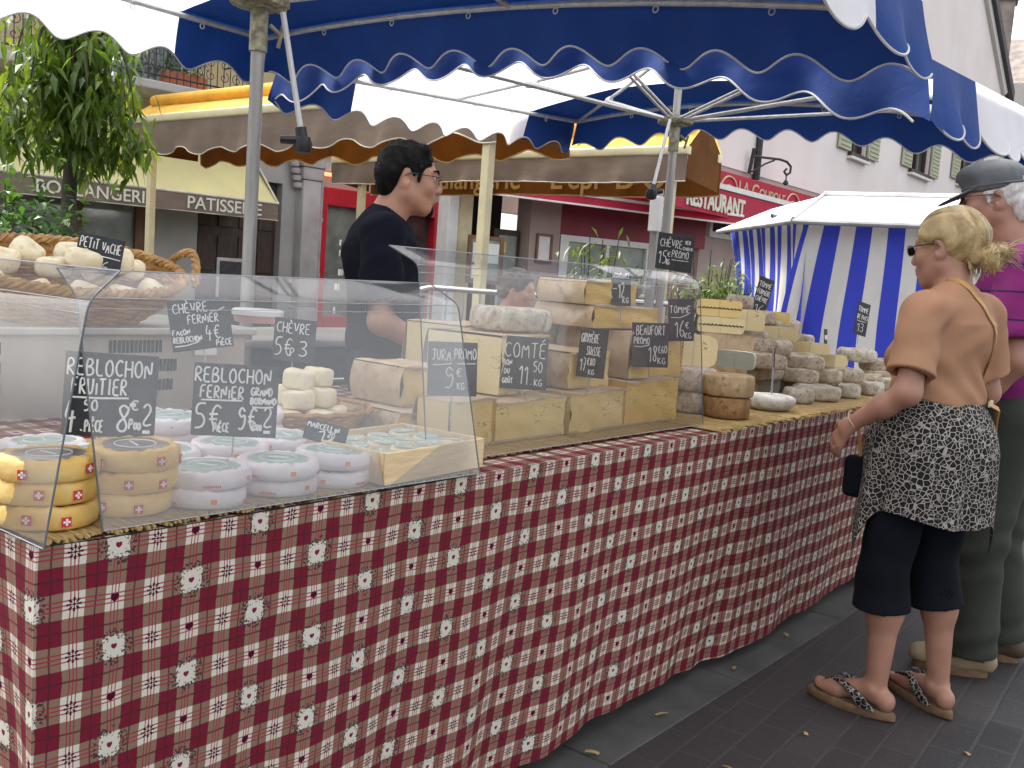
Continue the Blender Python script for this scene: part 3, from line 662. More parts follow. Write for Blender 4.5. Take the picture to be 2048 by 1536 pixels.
b = MB(); wallbox(b, 0, .35, 0, 3.6, .02, .5); wallbox(b, 1.1, 21, 0, 3.6, .02, .5); wallbox(b, .35, 1.1, 0, 2.35, .02, .5); wallbox(b, .35, 1.1, 2.9, 3.6, .02, .5); b.build('lower_wall', M['plaster_mauve'], CH)
b = MB(); wallbox(b, .25, .35, 2.25, 3.0, -.04, .1); wallbox(b, 1.1, 1.2, 2.25, 3.0, -.04, .1); wallbox(b, .35, 1.1, 2.25, 2.35, -.04, .1); sw_ = b.build('window', M['white_paint'], CH)
b = MB(); wallbox(b, .35, 1.1, 2.35, 2.9, .08, .1); b.build('pane', M['glass_dark'], sw_)
for (s0, s1), (z0, z1) in zip(W1, WZ):
    b = MB(); wallbox(b, s0-.05, s1+.05, z0-.1, z0, -.1, .12); wallbox(b, s0, s0+.07, z0, z1, .08, .16); wallbox(b, s1-.07, s1, z0, z1, .08, .16); wallbox(b, (s0+s1)/2-.04, (s0+s1)/2+.04, z0, z1, .08, .16); wi = b.build('window', M['wood_dark'], CH)
    b = MB(); wallbox(b, s0, s1, z0, z1, .17, .19); b.build('pane', M['glass_dark'], wi)
    b = MB(); wallbox(b, s0-.08, s1+.08, z0-.16, z0-.1, -.14, .0); b.build('sill', M['white_paint'], wi)
    for sg in (-1, 1):
        e = s0 if sg < 0 else s1; b = MB(); b.rbox((e+sg*.42, -.06, (z0+z1)/2), (.76, .05, z1-z0), .008)
        for q in range(14): b.rbox((e+sg*.42, -.095, z0+.1+q*(z1-z0-.2)/13), (.62, .02, .05), .004)
        b.build('shutter', M['shutter'], wi)
b = MB(); b.poly([(0.05, -.02, 3.0), (10.5, -.02, 2.86), (10.5, -.02, 3.46), (.05, -.02, 3.47)], (0, -.12, 0)); rb = b.build('red_fascia', M['red_awning'], CH)
b = MB(); text_on(b, 'LA', (1.0, -.16, 3.12), .37, .006, align='LEFT', sx=1.12); text_on(b, 'C', (1.58, -.16, 3.08), .44, .006, align='LEFT', sx=1.1); text_on(b, 'OUPOLE', (1.93, -.16, 3.10), .33, .006, align='LEFT', sx=1.0)
for cx in (.62, 3.62):
    for r_ in (.28, .12): b.tube([(cx+r_*1.25*math.cos(a), -.16, 3.12+r_*math.sin(a)) for a in [PI*k/12 for k in range(13)]], .018, 5)
b.build('lettering', M['gold'], rb)
b = MB(); b.poly([(-3.4, -.9, 2.98), (5.5, -.9, 2.96), (5.5, -.9, 3.05), (-3.4, -.9, 3.07)], (0, .1, 0)); b.build('white_gutter', M['white_paint'], CH)
b = MB(); b.poly([(-3.4, -.85, 2.54), (5.5, -.85, 2.48), (5.5, -.85, 2.96), (-3.4, -.85, 2.96)], (0, -.03, 0)); b.grid(lambda u, v: (-3.4+8.9*u, -.82+.8*v, 2.97+.05*v), 6, 2); rb2 = b.build('red_awning', M['red_awning'], CH)
b = MB(); text_on(b, 'RESTAURANT', (-1.25, -.90, 2.60), .40, .008, bold=.014, sx=.86, slope=-.012); b.build('lettering', M['cream_letter'], rb2)
b = MB(); b.tube([(1.95, -.06, 3.5), (1.95, -.06, 9)], .07, 8); b.build('drain_pipe', M['iron'], CH)
b = MB(); b.poly([(14.9, -.25, 12.62), (21.1, -.25, 8.77), (21.1, -.25, 8.45), (14.9, -.25, 12.3)], (0, .3, 0)); b.build('verge_board', M['roof_dark'], CH)
b = MB(); b.poly([(14.6, -.12, 12.75), (20.8, -.12, 8.75), (20.4, -.12, 8.55), (14.3, -.12, 12.4)], (0, .12, 0)); b.build('verge_trim', M['plaster_white'], CH)
lb = thing('lamp_bracket', 'black scrolled iron lamp bracket fixed to the pale wall above the red band', 'lamp bracket', (lambda q: (q[0], 8.72, q[2]-3.93))((18.16, 8.72, 3.783)), 0)
b = MB(); b.tube([(0, 0, 3.72), (.0, -.06, 4.2)], .04, 6); b.tube([(0, -.05, 4.05), (.70, -.30, 4.08), (.90, -.36, 4.06), (1.03, -.40, 3.98), (1.02, -.40, 3.86), (.92, -.37, 3.80), (.84, -.35, 3.86), (.90, -.37, 3.92)], .025, 6); b.tube([(0, -.05, 3.75), (.35, -.16, 3.95), (.6, -.23, 4.05)], .018, 6); b.build('scroll', M['iron'], lb)
b = MB(); b.tube([(.92, -.37, 3.80), (.92, -.37, 3.66)], .014, 6); b.lathe([(.02, 3.60), (.06, 3.63), (.04, 3.68), (.02, 3.70)], (.92, -.37, 0), n=10); b.build('hook', M['iron'], lb)
# chimney and far houses at the right ---------------------------------------
FH = thing('far_house', 'brown far house with a skylight in its grey roof beyond the pale gable', 'house', (44, 7.2, 0), R(-75))
b = MB(); wallbox(b, -6, 9, 0, 9.6, 0, 6); b.build('wall', M['plaster_mauve'], FH)
b = MB(); b.poly([(-6.3, -.4, 9.5), (9.4, -.4, 9.5), (9.0, 3.4, 12.6), (-6, 3.4, 12.6)], (0, 0, .12)); rf = b.build('roof', M['roof_tile'], FH)
b = MB(); b.poly([(.15, .75, 10.62), (1.15, .75, 10.62), (1.15, 1.75, 11.44), (.15, 1.75, 11.44)], (0, -.05, .1)); b.build('skylight', M['stall_roof'], rf)
CM = thing('chimney_house', 'grey house whose tall chimney with two pots rises behind the pale gable', 'house', (41, 10.2, 0), R(-75))
b = MB(); wallbox(b, -3, 2, 0, 9.8, 0, 4); b.build('wall', M['plaster_grey'], CM)
b = MB(); b.rbox((-.1, 1, 11.3), (1.3, .8, 3.4), .03); b.rbox((-.1, 1, 13.05), (1.5, 1.0, .14), .03)
ch = b.build('chimney', M['roof_tile'], CM)
for sx_ in (-.35, .15):
    b = MB(); b.tube([(sx_, 1, 13.1), (sx_, 1, 13.55)], .13, 10); b.build('chimney_pot', M['terracotta'], ch)
# traffic signs ---------------------------------------------------------------
def disc(mb, c, r0, r1, y, n=32, mi=0, th=.01):
    """round plate facing -y, ring if r0 > 0"""
    c = Vector(c); prof = [(r0, y), (r1, y), (r1, y+th), (r0, y+th)]
    vs = [c+Vector((r*math.cos(2*PI*j/n), yy, r*math.sin(2*PI*j/n))) for r, yy in prof for j in range(n)]
    fs = [(i*n+j, i*n+(j+1) % n, ((i+1) % 4)*n+(j+1) % n, ((i+1) % 4)*n+j) for i in range(4) for j in range(n)]
    mb.add(vs, fs, mi)
def traffic_sign(loc, rz, z, r, kind, label):
    t = thing('traffic_sign', label, 'traffic sign', loc, rz)
    b = MB(); b.tube([(0, .04, 0), (0, .04, z+r)], .03, 8); b.build('pole', M['zinc'], t)
    b = MB(); disc(b, (0, 0, z), .0, r, 0); d_ = b.build('plate', M['sign_red'], t)
    b = MB()
    if kind == 'entry': b.rbox((0, -.006, z), (r*1.5, .006, r*.34), .003); b.build('white_bar', M['white_ink'], d_)
    else:
        disc(b, (0, -.004, z), .0, r*.78, -.003, th=.004); b.build('blue_field', M['sign_blue'], d_)
        b = MB(); b.box((0, -.012, z), (r*.2, .004, r*1.7), Matrix.Rotation(R(35), 3, 'Y')); b.build('red_bar', M['sign_red'], d_)
    b = MB(); b.rbox((0, 0, z-r-.24), (r*1.7, .01, .34), .006); sp_ = b.build('sub_plate', M['white_paint'], t)
    b = MB(); 
    for q in range(3): b.box((0, -.007, z-r-.16-q*.07), (r*1.2, .002, .02))
    b.build('small_lettering', M['black_letter'], sp_)
traffic_sign((16.472, 7.822, -1.6), R(-62), 2.47, .17, 'entry', 'red round no entry sign with a white bar beside the restaurant lettering')
traffic_sign((19.512, 5.581, -1.509), R(-70), 3.95, .27, 'park', 'blue and red round no parking sign in front of a shuttered window')
# terrace awnings on posts ---------------------------------------------------
def terrace_awning(label, p0, p1, zb, dep, letter=None, wave=True, posts=(), vh=(.31, .31)):
    p0 = Vector((*p0, 0)); p1 = Vector((*p1, 0)); L = (p1-p0).length; a = math.atan2(p1.y-p0.y, p1.x-p0.x)
    t = thing('terrace_awning', label, 'awning', p0, a)      # x runs along the bar, -y side is the back
    sg = 1                                                    # depth grows towards local +y
    b = MB(); b.rbox((L/2, 0, zb), (L, .09, .085), .02, seg=3); b.rbox((L/2, dep, zb), (L, .09, .085), .02, seg=3); b.build('bar', M['beige_metal'], t, smooth=True)
    hm = lambda x: .035*math.sin(x*2*PI/.62)+.01*math.sin(x*5) if wave else .012*math.sin(x*2)
    for y, nm_, m_, vl in ((-.03, 'front_valance', 'taupe', vh[0]), (dep+.02, 'rear_valance', 'brown_canvas', vh[1])):
        b = MB(); b.grid(lambda u, v: (u*L, y+.02*math.sin(u*L*7+v*2)*v+.012*math.sin(u*L*23)*v, zb-.03-v*(vl+(hm(u*L) if v > .99 else hm(u*L)*v))), 120, 6); vv = b.build(nm_, M[m_], t, smooth='all')
        b = MB(); b.tube([(u*L, y+.02*math.sin(u*L*7+2)+.012*math.sin(u*L*23), zb-.03-vl-hm(u*L)) for u in [k/120 for k in range(121)]], .006, 5); b.build('trim', M['taupe_edge'], vv)
        if letter and nm_ == 'rear_valance':
            b = MB()
            for s_, x_, z_ in letter:
                vs, fs = text_geo(s_, .33, .004, 'CENTER', bold=.003)
                b.add([Vector((x_+v.x, y-.035-v.z, z_+v.y)) for v in vs], fs)
            b.build('lettering', M['gold'], vv)
    b = MB(); b.grid(lambda u, v: (u*L, dep*v, zb+.05+(.26*(1-abs(2*v-1)))), 20, 8); b.build('canopy', M['yellow_canvas'], t)
    for x0 in (0.01, L-.01): b = MB(); b.poly([(x0, 0, zb-vh[0]), (x0, dep, zb-vh[1]), (x0, dep, zb+.04), (x0, dep/2, zb+.29), (x0, 0, zb+.04)], (.004, 0, 0)); b.build('end_panel', M['brown_canvas'], t)
    b = MB(); b.tube([(.1, dep*.3, zb+.24), (L-.1, dep*.3, zb+.24)], .065, 14); b.build('roll', M['yellow_canvas'], t, smooth='all')
    for px_ in posts:
        b = MB(); b.rbox((px_, .02, zb/2), (.075, .075, zb-.06), .01); b.build('post', M['beige_metal'], t)
    return t
# bars run away from the square: local +y must point to world +x, so start at the far end
terrace_awning('taupe terrace awning on cream posts nearest the market stall, wavy valance', (5.79, 9.93), (5.655, 4.72), 2.58, .85, posts=(.48, 5.12))
terrace_awning('taupe terrace awning further back with gold lettering on its brown rear valance', (7.807, 8.956), (7.653, 4.244), 2.43, .55, wave=False, posts=(.5, 4.55), vh=(.235, .30),
               letter=(('Boulangerie', 1.62, 2.165), ("L'épi  D'Or", 3.55, 2.165)))
# striped market stall --------------------------------------------------------
K = Vector((8.78, 3.594, 0)); Fd = (Vector((8.986, 2.1, 0))-K); Fd.normalize(); Ld = (Vector((10.465, 5.189, 0))-K); LL = Ld.length; Ld.normalize(); FL = 3.4; EZ = 1.943
ST = thing('striped_stall', 'closed market stall with white roof and blue and white striped curtains', 'market stall', tuple(K))
def fold(s, v, amp=1): return amp*v*.55*(.05*math.sin(s*11+2*v)+.035*math.sin(s*5.3+1.0+3*v)+.02*math.sin(s*23))
def front(u, v):
    s = u*FL; n = Vector((Fd.y, -Fd.x, 0)); 
    if n.dot(K) > 0: n = -n
    sh = .03*v+.02*math.sin(v*7+s*2)*v
    if s < .8: sh -= .17*(1-s/.8)**1.2*math.sin(min(1, v*1.25)*PI*.62)
    return K+Fd*(s-.02+ sh)+n*(fold(s, .3+v))+Vector((0, 0, EZ-.012-v*1.90))
def side(u, v):
    s = u*LL; n = Vector((-Ld.y, Ld.x, 0))
    if n.dot(K) > 0: n = -n
    return K+Ld*(s*(1-.30*math.sin(min(1, v*1.2)*PI)*.6)-.18*(1-u)*v)+n*fold(s*1.3+2, .4+v*1.2)+Vector((0, 0, EZ-.012-v*1.90))
b = MB(); b.grid(front, 110, 40, uvf=lambda u, v: (u*FL+.10, v)); b.build('front_curtain', M['curtain'], ST, world=True, smooth='all')
b = MB(); b.grid(side, 80, 40, uvf=lambda u, v: (u*LL*1.25, v)); b.build('side_curtain', M['curtain'], ST, world=True, smooth='all')
A_ = K-Fd*.12-Ld*.0; B_ = K+Fd*(FL+.1); C_ = K+Ld*(LL+.0); rr = 1.0
ov = -(Fd+Ld)*.0
n1 = Vector((Fd.y, -Fd.x, 0)); n1 = -n1 if n1.dot(K) > 0 else n1
n2 = Vector((-Ld.y, Ld.x, 0)); n2 = -n2 if n2.dot(K) > 0 else n2
k0 = K+n1*.14+n2*.10; k1 = K+Fd*FL+n1*.14; k2 = K+Ld*LL+n2*.14+n1*.0
rA = Vector((10.0, 3.95, 0)); rB = Vector((10.35, 1.2, 0)); z3 = lambda p, z: (p.x, p.y, z)
b = MB(); b.add([z3(k0, EZ), z3(k1, EZ), z3(rB, 2.30), z3(rA, 2.30)], [(0, 1, 2, 3)]); b.add([z3(k2, EZ), z3(k0, EZ), z3(rA, 2.30), z3(k2+Fd*.6, 2.2)], [(0, 1, 2, 3)])
far_a = z3(K+Ld*LL+Fd*1.6, EZ); b.add([z3(rA, 2.30), z3(rB, 2.30), z3(rB+Ld*1.3, EZ), far_a], [(0, 1, 2, 3)]); b.build('roof', M['stall_roof'], ST, world=True)
b = MB()
for p, q in ((k0, k1), (k0, k2)): b.tube([z3(p, EZ-.022), z3(q, EZ-.022)], .026, 8)
b.tube([z3(rA, 2.31), z3(rB, 2.31)], .035, 8); b.tube([z3(k0, EZ), z3(rA, 2.31)], .02, 8); b.build('roof_bar', M['zinc'], ST, world=True)
b = MB(); b.rbox(z3(K+Fd*1.25+n1*.0+Ld*.05, EZ+.07), (.1, .1, .09), .02); b.build('roof_clamp', M['black_plastic'], ST, world=True); b = MB(); b.rbox(z3(K+Fd*.0+Ld*.9, EZ+.09), (.14, .03, .04), .01); b.build('roof_hook', M['black_plastic'], ST, world=True)
for p in (K+Fd*.15+Ld*.15, K+Fd*(FL-.1)+Ld*.2, K+Ld*(LL-.1)+Fd*.2): b = MB(); b.tube([z3(p, 0), z3(p, EZ-.03)], .025, 8); b.build('leg', M['zinc'], ST, world=True)
# trees and bushes -------------------------------------------------------------
def tree():
    base = Vector((3.07, 5.87, 0)); t = thing('weeping_tree', 'small weeping tree with long drooping leaves in front of the bakery', 'tree', tuple(base))
    b = MB(); b.tube([(0, 0, 0), (.01, .01, .8), (.0, .02, 1.5), (.03, .04, 2.1), (.0, .05, 2.6)], [.055, .047, .043, .04, .03], 10)
    ps = []
    for i in range(26):
        a = rnd.uniform(0, 2*PI); r_ = rnd.uniform(.10, .42); zt = rnd.uniform(2.3, 2.95); dr_ = rnd.uniform(.3, 1.0)
        c0 = Vector((.02, .04, rnd.uniform(1.95, 2.5))); c1 = Vector((math.cos(a)*r_*.55, math.sin(a)*r_*.55, zt)); c2 = Vector((math.cos(a)*r_, math.sin(a)*r_, zt-.25)); c3 = Vector((math.cos(a)*r_*1.12, math.sin(a)*r_*1.12, max(1.80+.25*rnd.random(), zt-.3-dr_)))
        pts = []
        for k in range(11):
            q = k/10; pts.append(((1-q)**3)*c0+3*q*(1-q)**2*c1+3*q*q*(1-q)*c2+q**3*c3)
        b.tube(pts, [.016-.0013*k for k in range(11)], 5)
        for k in range(2, 11):
            for _ in range(8): ps.append(pts[k]+Vector((rnd.gauss(0, .07), rnd.gauss(0, .07), rnd.gauss(0, .08))))
        for _ in range(18): ps.append(pts[10]+Vector((rnd.gauss(0, .05), rnd.gauss(0, .05), -rnd.uniform(0, .16))))
    b.build('trunk', M['bark'], t, smooth='all')
    c = MB(); leaves(c, ps, .115, .036, droop=.75, curl=.35); c.build('crown', M['leaf_tree'], t)
tree()
def bush(label, base, rx, ry, h, n, ln, wd, m, droop=0, stems=8, name='shrub'):
    t = thing(name, label, 'bush', base)
    s = MB(); pts = []
    for i in range(stems):
        a = rnd.uniform(0, 2*PI); r_ = rnd.uniform(.2, .8); e = Vector((math.cos(a)*rx*r_, math.sin(a)*ry*r_, h*rnd.uniform(.7, .98)))
        s.tube([(e.x*.25, e.y*.25, 0), (e.x*.6, e.y*.6, e.z*.5), tuple(e)], [.014, .01, .004], 5)
    s.build('stem', M['bark'], t)
    cl = [(rnd.uniform(-.75, .75)*rx, rnd.uniform(-.75, .75)*ry, rnd.uniform(.15, .88)*h) for _ in range(18)]
    for i in range(n):
        q = rnd.choice(cl); pts.append((q[0]+rnd.gauss(0, rx*.22), q[1]+rnd.gauss(0, ry*.22), max(.05, q[2]+rnd.gauss(0, h*.10))))
    c = MB(); leaves(c, pts, ln, wd, droop); c.build('crown', m, t)
bush('bright green leafy shrub at the far left behind the wicker basket', (2.50, 5.35, 0), .42, .45, 1.60, 2600, .07, .035, M['leaf_bush'], .1)
bush('green bamboo hedge beside the striped stall curtain', (9.63, 4.95, 0), .62, .5, 1.72, 3000, .16, .028, M['leaf_hedge'], .3, 14, 'bamboo_hedge')
bush('thin bamboo plant in front of the white restaurant window', (7.35, 4.9, 0), .4, .3, 1.75, 420, .17, .03, M['leaf_hedge'], .3, 9, 'bamboo_plant')
bush('low thin bamboo plant behind the hard cheese price sign', (7.9, 4.75, 0), .4, .3, 1.5, 420, .17, .03, M['leaf_hedge'], .3, 9, 'bamboo_plant')
# ---------------------------------------------------------------- parasols
def parasol(label, x0, x1, y0, y1, mast, zf, zb, hubz, rod, bow=.0, kx=.0):
    """rectangular market parasol: canopy of a blue, a white and a blue strip, scalloped valance, frame, ribs, mast"""
    t = thing('market_parasol', label, 'parasol', (mast[0], mast[1], 0), group='blue and white market parasols')
    cx, cy = (x0+x1)/2, (y0+y1)/2; hx, hy = (x1-x0)/2, (y1-y0)/2; H = .17
    ez = lambda y, x=None: zf+(zb-zf)*(y-y0)/(y1-y0)+bow*(1-((y-cy)/hy)**2)+(kx*(x-cx)/hx if x is not None else 0)
    bw_ = .56 if kx else .50
    zc = lambda x, y: ez(y, x)+.02+H*max(0, 1-max(abs(x-cx)/hx, abs(y-cy)/hy))**.92-.02*math.sin(PI*min(1, (1-max(abs(x-cx)/hx, abs(y-cy)/hy))*1.0))
    for xa, xb, m_ in ((x0, x0+bw_, 'blue_canvas'), (x0+bw_, x1-bw_, 'white_canvas'), (x1-bw_, x1, 'blue_canvas')):
        b = MB(); b.grid(lambda u, v: (xa+(xb-xa)*u, y0+(y1-y0)*v, zc(xa+(xb-xa)*u, y0+(y1-y0)*v)), 16 if m_ != 'white_canvas' else 34, 60)
        wvl = .33
        for ye, sg in ((y0, -1), (y1, 1)):                      # valance under this strip along both long-side ends
            n = max(8, int((xb-xa)/.014))
            b.grid(lambda u, v: (xa+(xb-xa)*u+.052*v*(max(0, 1-(1-u)*9)*(xb > x1-.01)-max(0, 1-u*9)*(xa < x0+.01)), ye+sg*(.012+.05*v+.022*math.sin((xa+(xb-xa)*u)*2*PI/wvl+.8)*v*v+.015*math.sin((xa+(xb-xa)*u)*9)*v), ez(ye, xa+(xb-xa)*u)+.03-v*(.225+.034*math.cos((xa+(xb-xa)*u)*2*PI/wvl))), n, 6)
        if m_ == 'blue_canvas':
            xe, sg = (x0, -1) if xa == x0 else (x1, 1); n = int((y1-y0)/.014)
            b.grid(lambda u, v: (xe+sg*(.012+.045*v+.022*math.sin((y0+(y1-y0)*u)*2*PI/wvl+.8)*v*v+.015*math.sin((y0+(y1-y0)*u)*7)*v), y0+(y1-y0)*u+.055*v*(max(0, 1-(1-u)*45)-max(0, 1-u*45)), ez(y0+(y1-y0)*u, xe)+.03-v*(.225+.034*math.cos((y0+(y1-y0)*u)*2*PI/wvl))), n, 6)
        st = b.build('canopy_strip', M[m_], t, world=True, smooth=50)
        b = MB(); wvl = .33
        for ye, sg in ((y0, -1), (y1, 1)):
            n = max(8, int((xb-xa)/.014)); b.tube([(x_, ye+sg*(.062+.022*math.sin(x_*2*PI/wvl+.8)+.015*math.sin(x_*9)), ez(ye, x_)+.03-.225-.034*math.cos(x_*2*PI/wvl)) for x_ in [xa+(xb-xa)*k/n for k in range(n+1)]], .0045, 5)
        if m_ == 'blue_canvas':
            xe, sg = (x0, -1) if xa == x0 else (x1, 1); n = int((y1-y0)/.014)
            b.tube([(xe+sg*(.057+.022*math.sin(y_*2*PI/wvl+.8)+.015*math.sin(y_*7)), y_, ez(y_, xe)+.03-.225-.034*math.cos(y_*2*PI/wvl)) for y_ in [y0+(y1-y0)*k/n for k in range(n+1)]], .0045, 5)
        b.build('piping', M['piping'], st, world=True)
    # frame bars with hanging rings
    cor = [(x0+.02, y0+.02), (x1-.02, y0+.02), (x1-.02, y1-.02), (x0+.02, y1-.02)]
    for i in range(4):
        a = cor[i]; c = cor[(i+1) % 4]; b = MB()
        b.tube([(a[0]+(c[0]-a[0])*q, a[1]+(c[1]-a[1])*q, ez(a[1]+(c[1]-a[1])*q, a[0]+(c[0]-a[0])*q)-.005) for q in [k/10 for k in range(11)]], .0135, 8)
        fb = b.build('frame_bar', M['alu'], t, world=True, smooth=True)
        n = 7
        for k in range(1, n):
            p = [a[j]+(c[j]-a[j])*k/n for j in (0, 1)]; z_ = ez(p[1], p[0])-.03; b = MB()
            b.tube([(p[0]+.012*math.cos(q)*(1 if i % 2 == 0 else 0), p[1]+.012*math.cos(q)*(0 if i % 2 == 0 else 1), z_+.012*math.sin(q)) for q in [2*PI*j/10 for j in range(10)]], .003, 5, closed=True); b.build('ring', M['piping'], fb, world=True)
    apex = Vector((mast[0], mast[1], ez(cy)+H-.02)); hub = Vector((mast[0], mast[1], hubz))
    ends = [Vector((p[0], p[1], ez(p[1], p[0])-.005)) for p in cor+[((cor[i][0]+cor[(i+1) % 4][0])/2, (cor[i][1]+cor[(i+1) % 4][1])/2) for i in range(4)]]
    for e in ends:
        b = MB(); b.tube([apex, apex.lerp(e, .5)-Vector((0, 0, .012)), e], .011, 8); b.build('rib', M['alu'], t, world=True, smooth=True)
        j = apex.lerp(e, .62)-Vector((0, 0, .02)); b = MB(); d_ = (j-hub).normalized(); sd_ = d_.cross(Vector((0, 0, 1))).normalized()*.016
        for sg in (-1, 1): b.tube([hub+d_*.05+sd_*sg, j+sd_*sg], .008, 6)
        s_ = b.build('strut', M['alu'], t, world=True, smooth=True)
        b = MB(); b.rbox(j, (.10, .034, .05), .012, rotz(math.atan2(d_.y, d_.x))); b.build('joint', M['porcelain'], s_, world=True)
    b = MB(); b.tube([(mast[0], mast[1], 0), (mast[0], mast[1], hubz-.10)], .0225, 16); b.build('mast', M['pole'], t, world=True, smooth=True)
    b = MB(); b.tube([(mast[0], mast[1], hubz-.10), (mast[0], mast[1], apex.z+.02)], .0205, 14); b.build('upper_mast', M['pole'], t, world=True, smooth=True)
    b = MB(); b.tube([(mast[0], mast[1], hubz-.16), (mast[0], mast[1], hubz-.02)], .0295, 16); b.tube([(mast[0], mast[1], hubz-.025), (mast[0], mast[1], hubz+.03)], .055, 12)
    for e in ends:
        d_ = Vector((e.x-hub.x, e.y-hub.y, 0)).normalized(); b.rbox(hub+d_*.06, (.07, .045, .03), .005, rotz(math.atan2(d_.y, d_.x)))
    b.build('hub', M['brass_dirt'], t, world=True, smooth=True)
    b = MB(); b.tube([(mast[0], mast[1], apex.z-.06), (mast[0], mast[1], apex.z+.02)], .05, 12); b.build('crown_hub', M['brass_dirt'], t, world=True, smooth=True)
    b = MB(); b.tube([(mast[0]+.03, mast[1]-.02, hubz-.07), (mast[0]+.05, mast[1]-.05, hubz-.10)], .008, 6); b.tube([(mast[0]+.05, mast[1]-.06, hubz-.07), (mast[0]+.05, mast[1]-.04, hubz-.14)], .007, 6); b.build('clamp_lever', M['brass_dirt'], t, world=True)
    # crank rod hanging from the hub
    r0, r1, kn = [Vector(q) for q in rod]
    b = MB(); b.tube([r0, r1], .0095, 8); cr = b.build('crank_rod', M['alu'], t, world=True, smooth=True)
    b = MB(); d_ = (r1-r0).normalized(); b.tube([r1-d_*.01, r1+d_*.03], .019, 10); b.lathe([(.002, -.03), (.024, -.024), (.031, 0), (.024, .024), (.002, .03)], r1+d_*.045, n=14); b.tube([r1+d_*.03, r1+d_*.03+kn], [.017, .013], 8); b.build('crank_knob', M['black_plastic'], t, world=True, smooth=True)
    return t
parasol('blue and white market parasol over the left end of the cheese stall', 0.70, 3.37, 1.085, 4.46, (2.09, 2.8), 2.195, 2.40, 2.085,
        ((2.107, 2.7, 2.045), (2.139, 2.62, 1.67), (-.055, .045, -.004)), .09)
parasol('blue and white market parasol over the right end of the cheese stall', 3.52, 6.32, 1.08, 4.50, (4.865, 2.8), 2.13, 2.37, 2.155,
        ((4.735, 2.76, 2.141), (4.487, 2.68, 1.756), (.05, -.03, .01)), .175, .085)
# ---------------------------------------------------------------- table and cloth
TY, TX0, TX1, TZ = 1.315, .655, 5.05, .83
tb = thing('market_table', 'long trestle market table hidden under the checked cloth', 'table', (2.85, 2.0, 0))
b = MB(); b.rbox((2.85, 1.93, .80), (4.3, 1.16, .03), .004); b.build('tabletop', M['crate_wood'], tb, world=True)
for lx in (1.0, 2.85, 4.7):
    for ly in (1.5, 2.4): b = MB(); b.tube([(lx, ly, 0), (lx, ly, .785)], .02, 8); b.build('leg', M['zinc'], tb, world=True)
def drape(u, v):
    """u along the front (m from the corner), v drop below the top"""
    f = min(1, v/.75)
    w_ = f*(.012*math.sin(u*5.1+.6)+.010*math.sin(u*9.7+2.2)+.008*math.sin(u*2.3)+.005*math.sin(u*21+3*math.sin(u*3))+.003*math.sin(u*37+v*4))+.004*math.sin(u*3.1)
    w_ += f*.022*math.exp(-((u-.95)/.12)**2)-f*.022*math.exp(-((u-1.14)/.12)**2)+f*.012*math.exp(-((u-2.75)/.09)**2)
    return w_
def hem(u): return .780+.007*math.sin(u*2.7+1)+.005*math.sin(u*6.3)
b = MB(); Lf = TX1-TX0
# one sheet: end drop | top | front drop, built as three welded strips
RC = .012
nu, nv = 260, 44
def fr(u, v):
    s = u*Lf; d = v*hem(s)
    y = TY-drape(s, d)+.055*(d/.78)-.004; x = TX0+s
    if s < .12: y += .012*(1-s/.12)**2
    return (x+.02*math.sin(d*5)*d*(1-u), y, TZ-d)
b.grid(fr, nu, nv, uvf=lambda u, v: (TX0+u*Lf, TZ-v*hem(u*Lf)))
def en(u, v):
    s = u*1.25; d = v*hem(-s)
    return (TX0-.0+.02*math.sin(d*5)*d+(0.03*d*math.sin(s*7)+.02*d*math.sin(s*15+1)+.03*d)*min(1, s/.1), TY+.012+s*.99+(.055*(d/.78)-.004-drape(0, d))*max(0, 1-s/.1), TZ-d)
b.grid(lambda u, v: en(1-u, v), 70, nv, uvf=lambda u, v: (TX0-(1-u)*1.25, TZ-v*hem(0)))
b.grid(lambda u, v: (TX0+u*Lf, TY+1.26*v+.012*(1-v)*max(0, 1-u*Lf/.12)**2, TZ+.0005*math.sin(u*80)), nu, 20, uvf=lambda u, v: (TX0+u*Lf, TZ+1.26*v))
def fr2(u, v): return (TX1+.0+.02*v*math.sin(u*20), TY+u*1.25, TZ-v*.775)
b.grid(fr2, 40, 20, uvf=lambda u, v: (TX1+u*1.25, TZ-v*.775))
cl = b.build('tablecloth', M['gingham'], smooth=50); tag(cl, 'red, tan and white checked tablecloth with hearts hanging down the stall front', 'tablecloth')
# straw mats
def mat_(x0, x1, y0, y1, label, fr=.04, z=TZ+.006):
    b = MB(); x = x0
    while x < x1:
        ya = y0+rnd.uniform(-fr, fr*.3); r_ = rnd.uniform(.0022, .0034); k = rnd.uniform(-.02, .02)
        b.tube([(x, ya, z-(.004 if ya < TY-.01 else 0)+rnd.uniform(-.001, .001)), (x+k*.3, (y0+y1)/2, z+rnd.uniform(0, .001)), (x+k, y1, z)], r_, 5); x += r_*1.9
    for yy in (y0+.06, (y0+y1)/2, y1-.06): b.tube([(x0, yy, z+.003), (x1, yy, z+.003)], .0012, 4)
    return tag(b.build('straw_mat', M['straw']), label, 'mat', 'straw mats on the stall')
mat_(.665, 1.60, TY+.012, 2.0, 'straw mat under the soft round cheeses at the left end', .022)
mat_(1.62, 2.68, TY+.10, 2.05, 'straw mat under the big cheese blocks in the middle case', .01)
mat_(2.70, 4.75, TY+.012, 2.05, 'straw mat with ragged ends under the grey tomme wheels', .03)
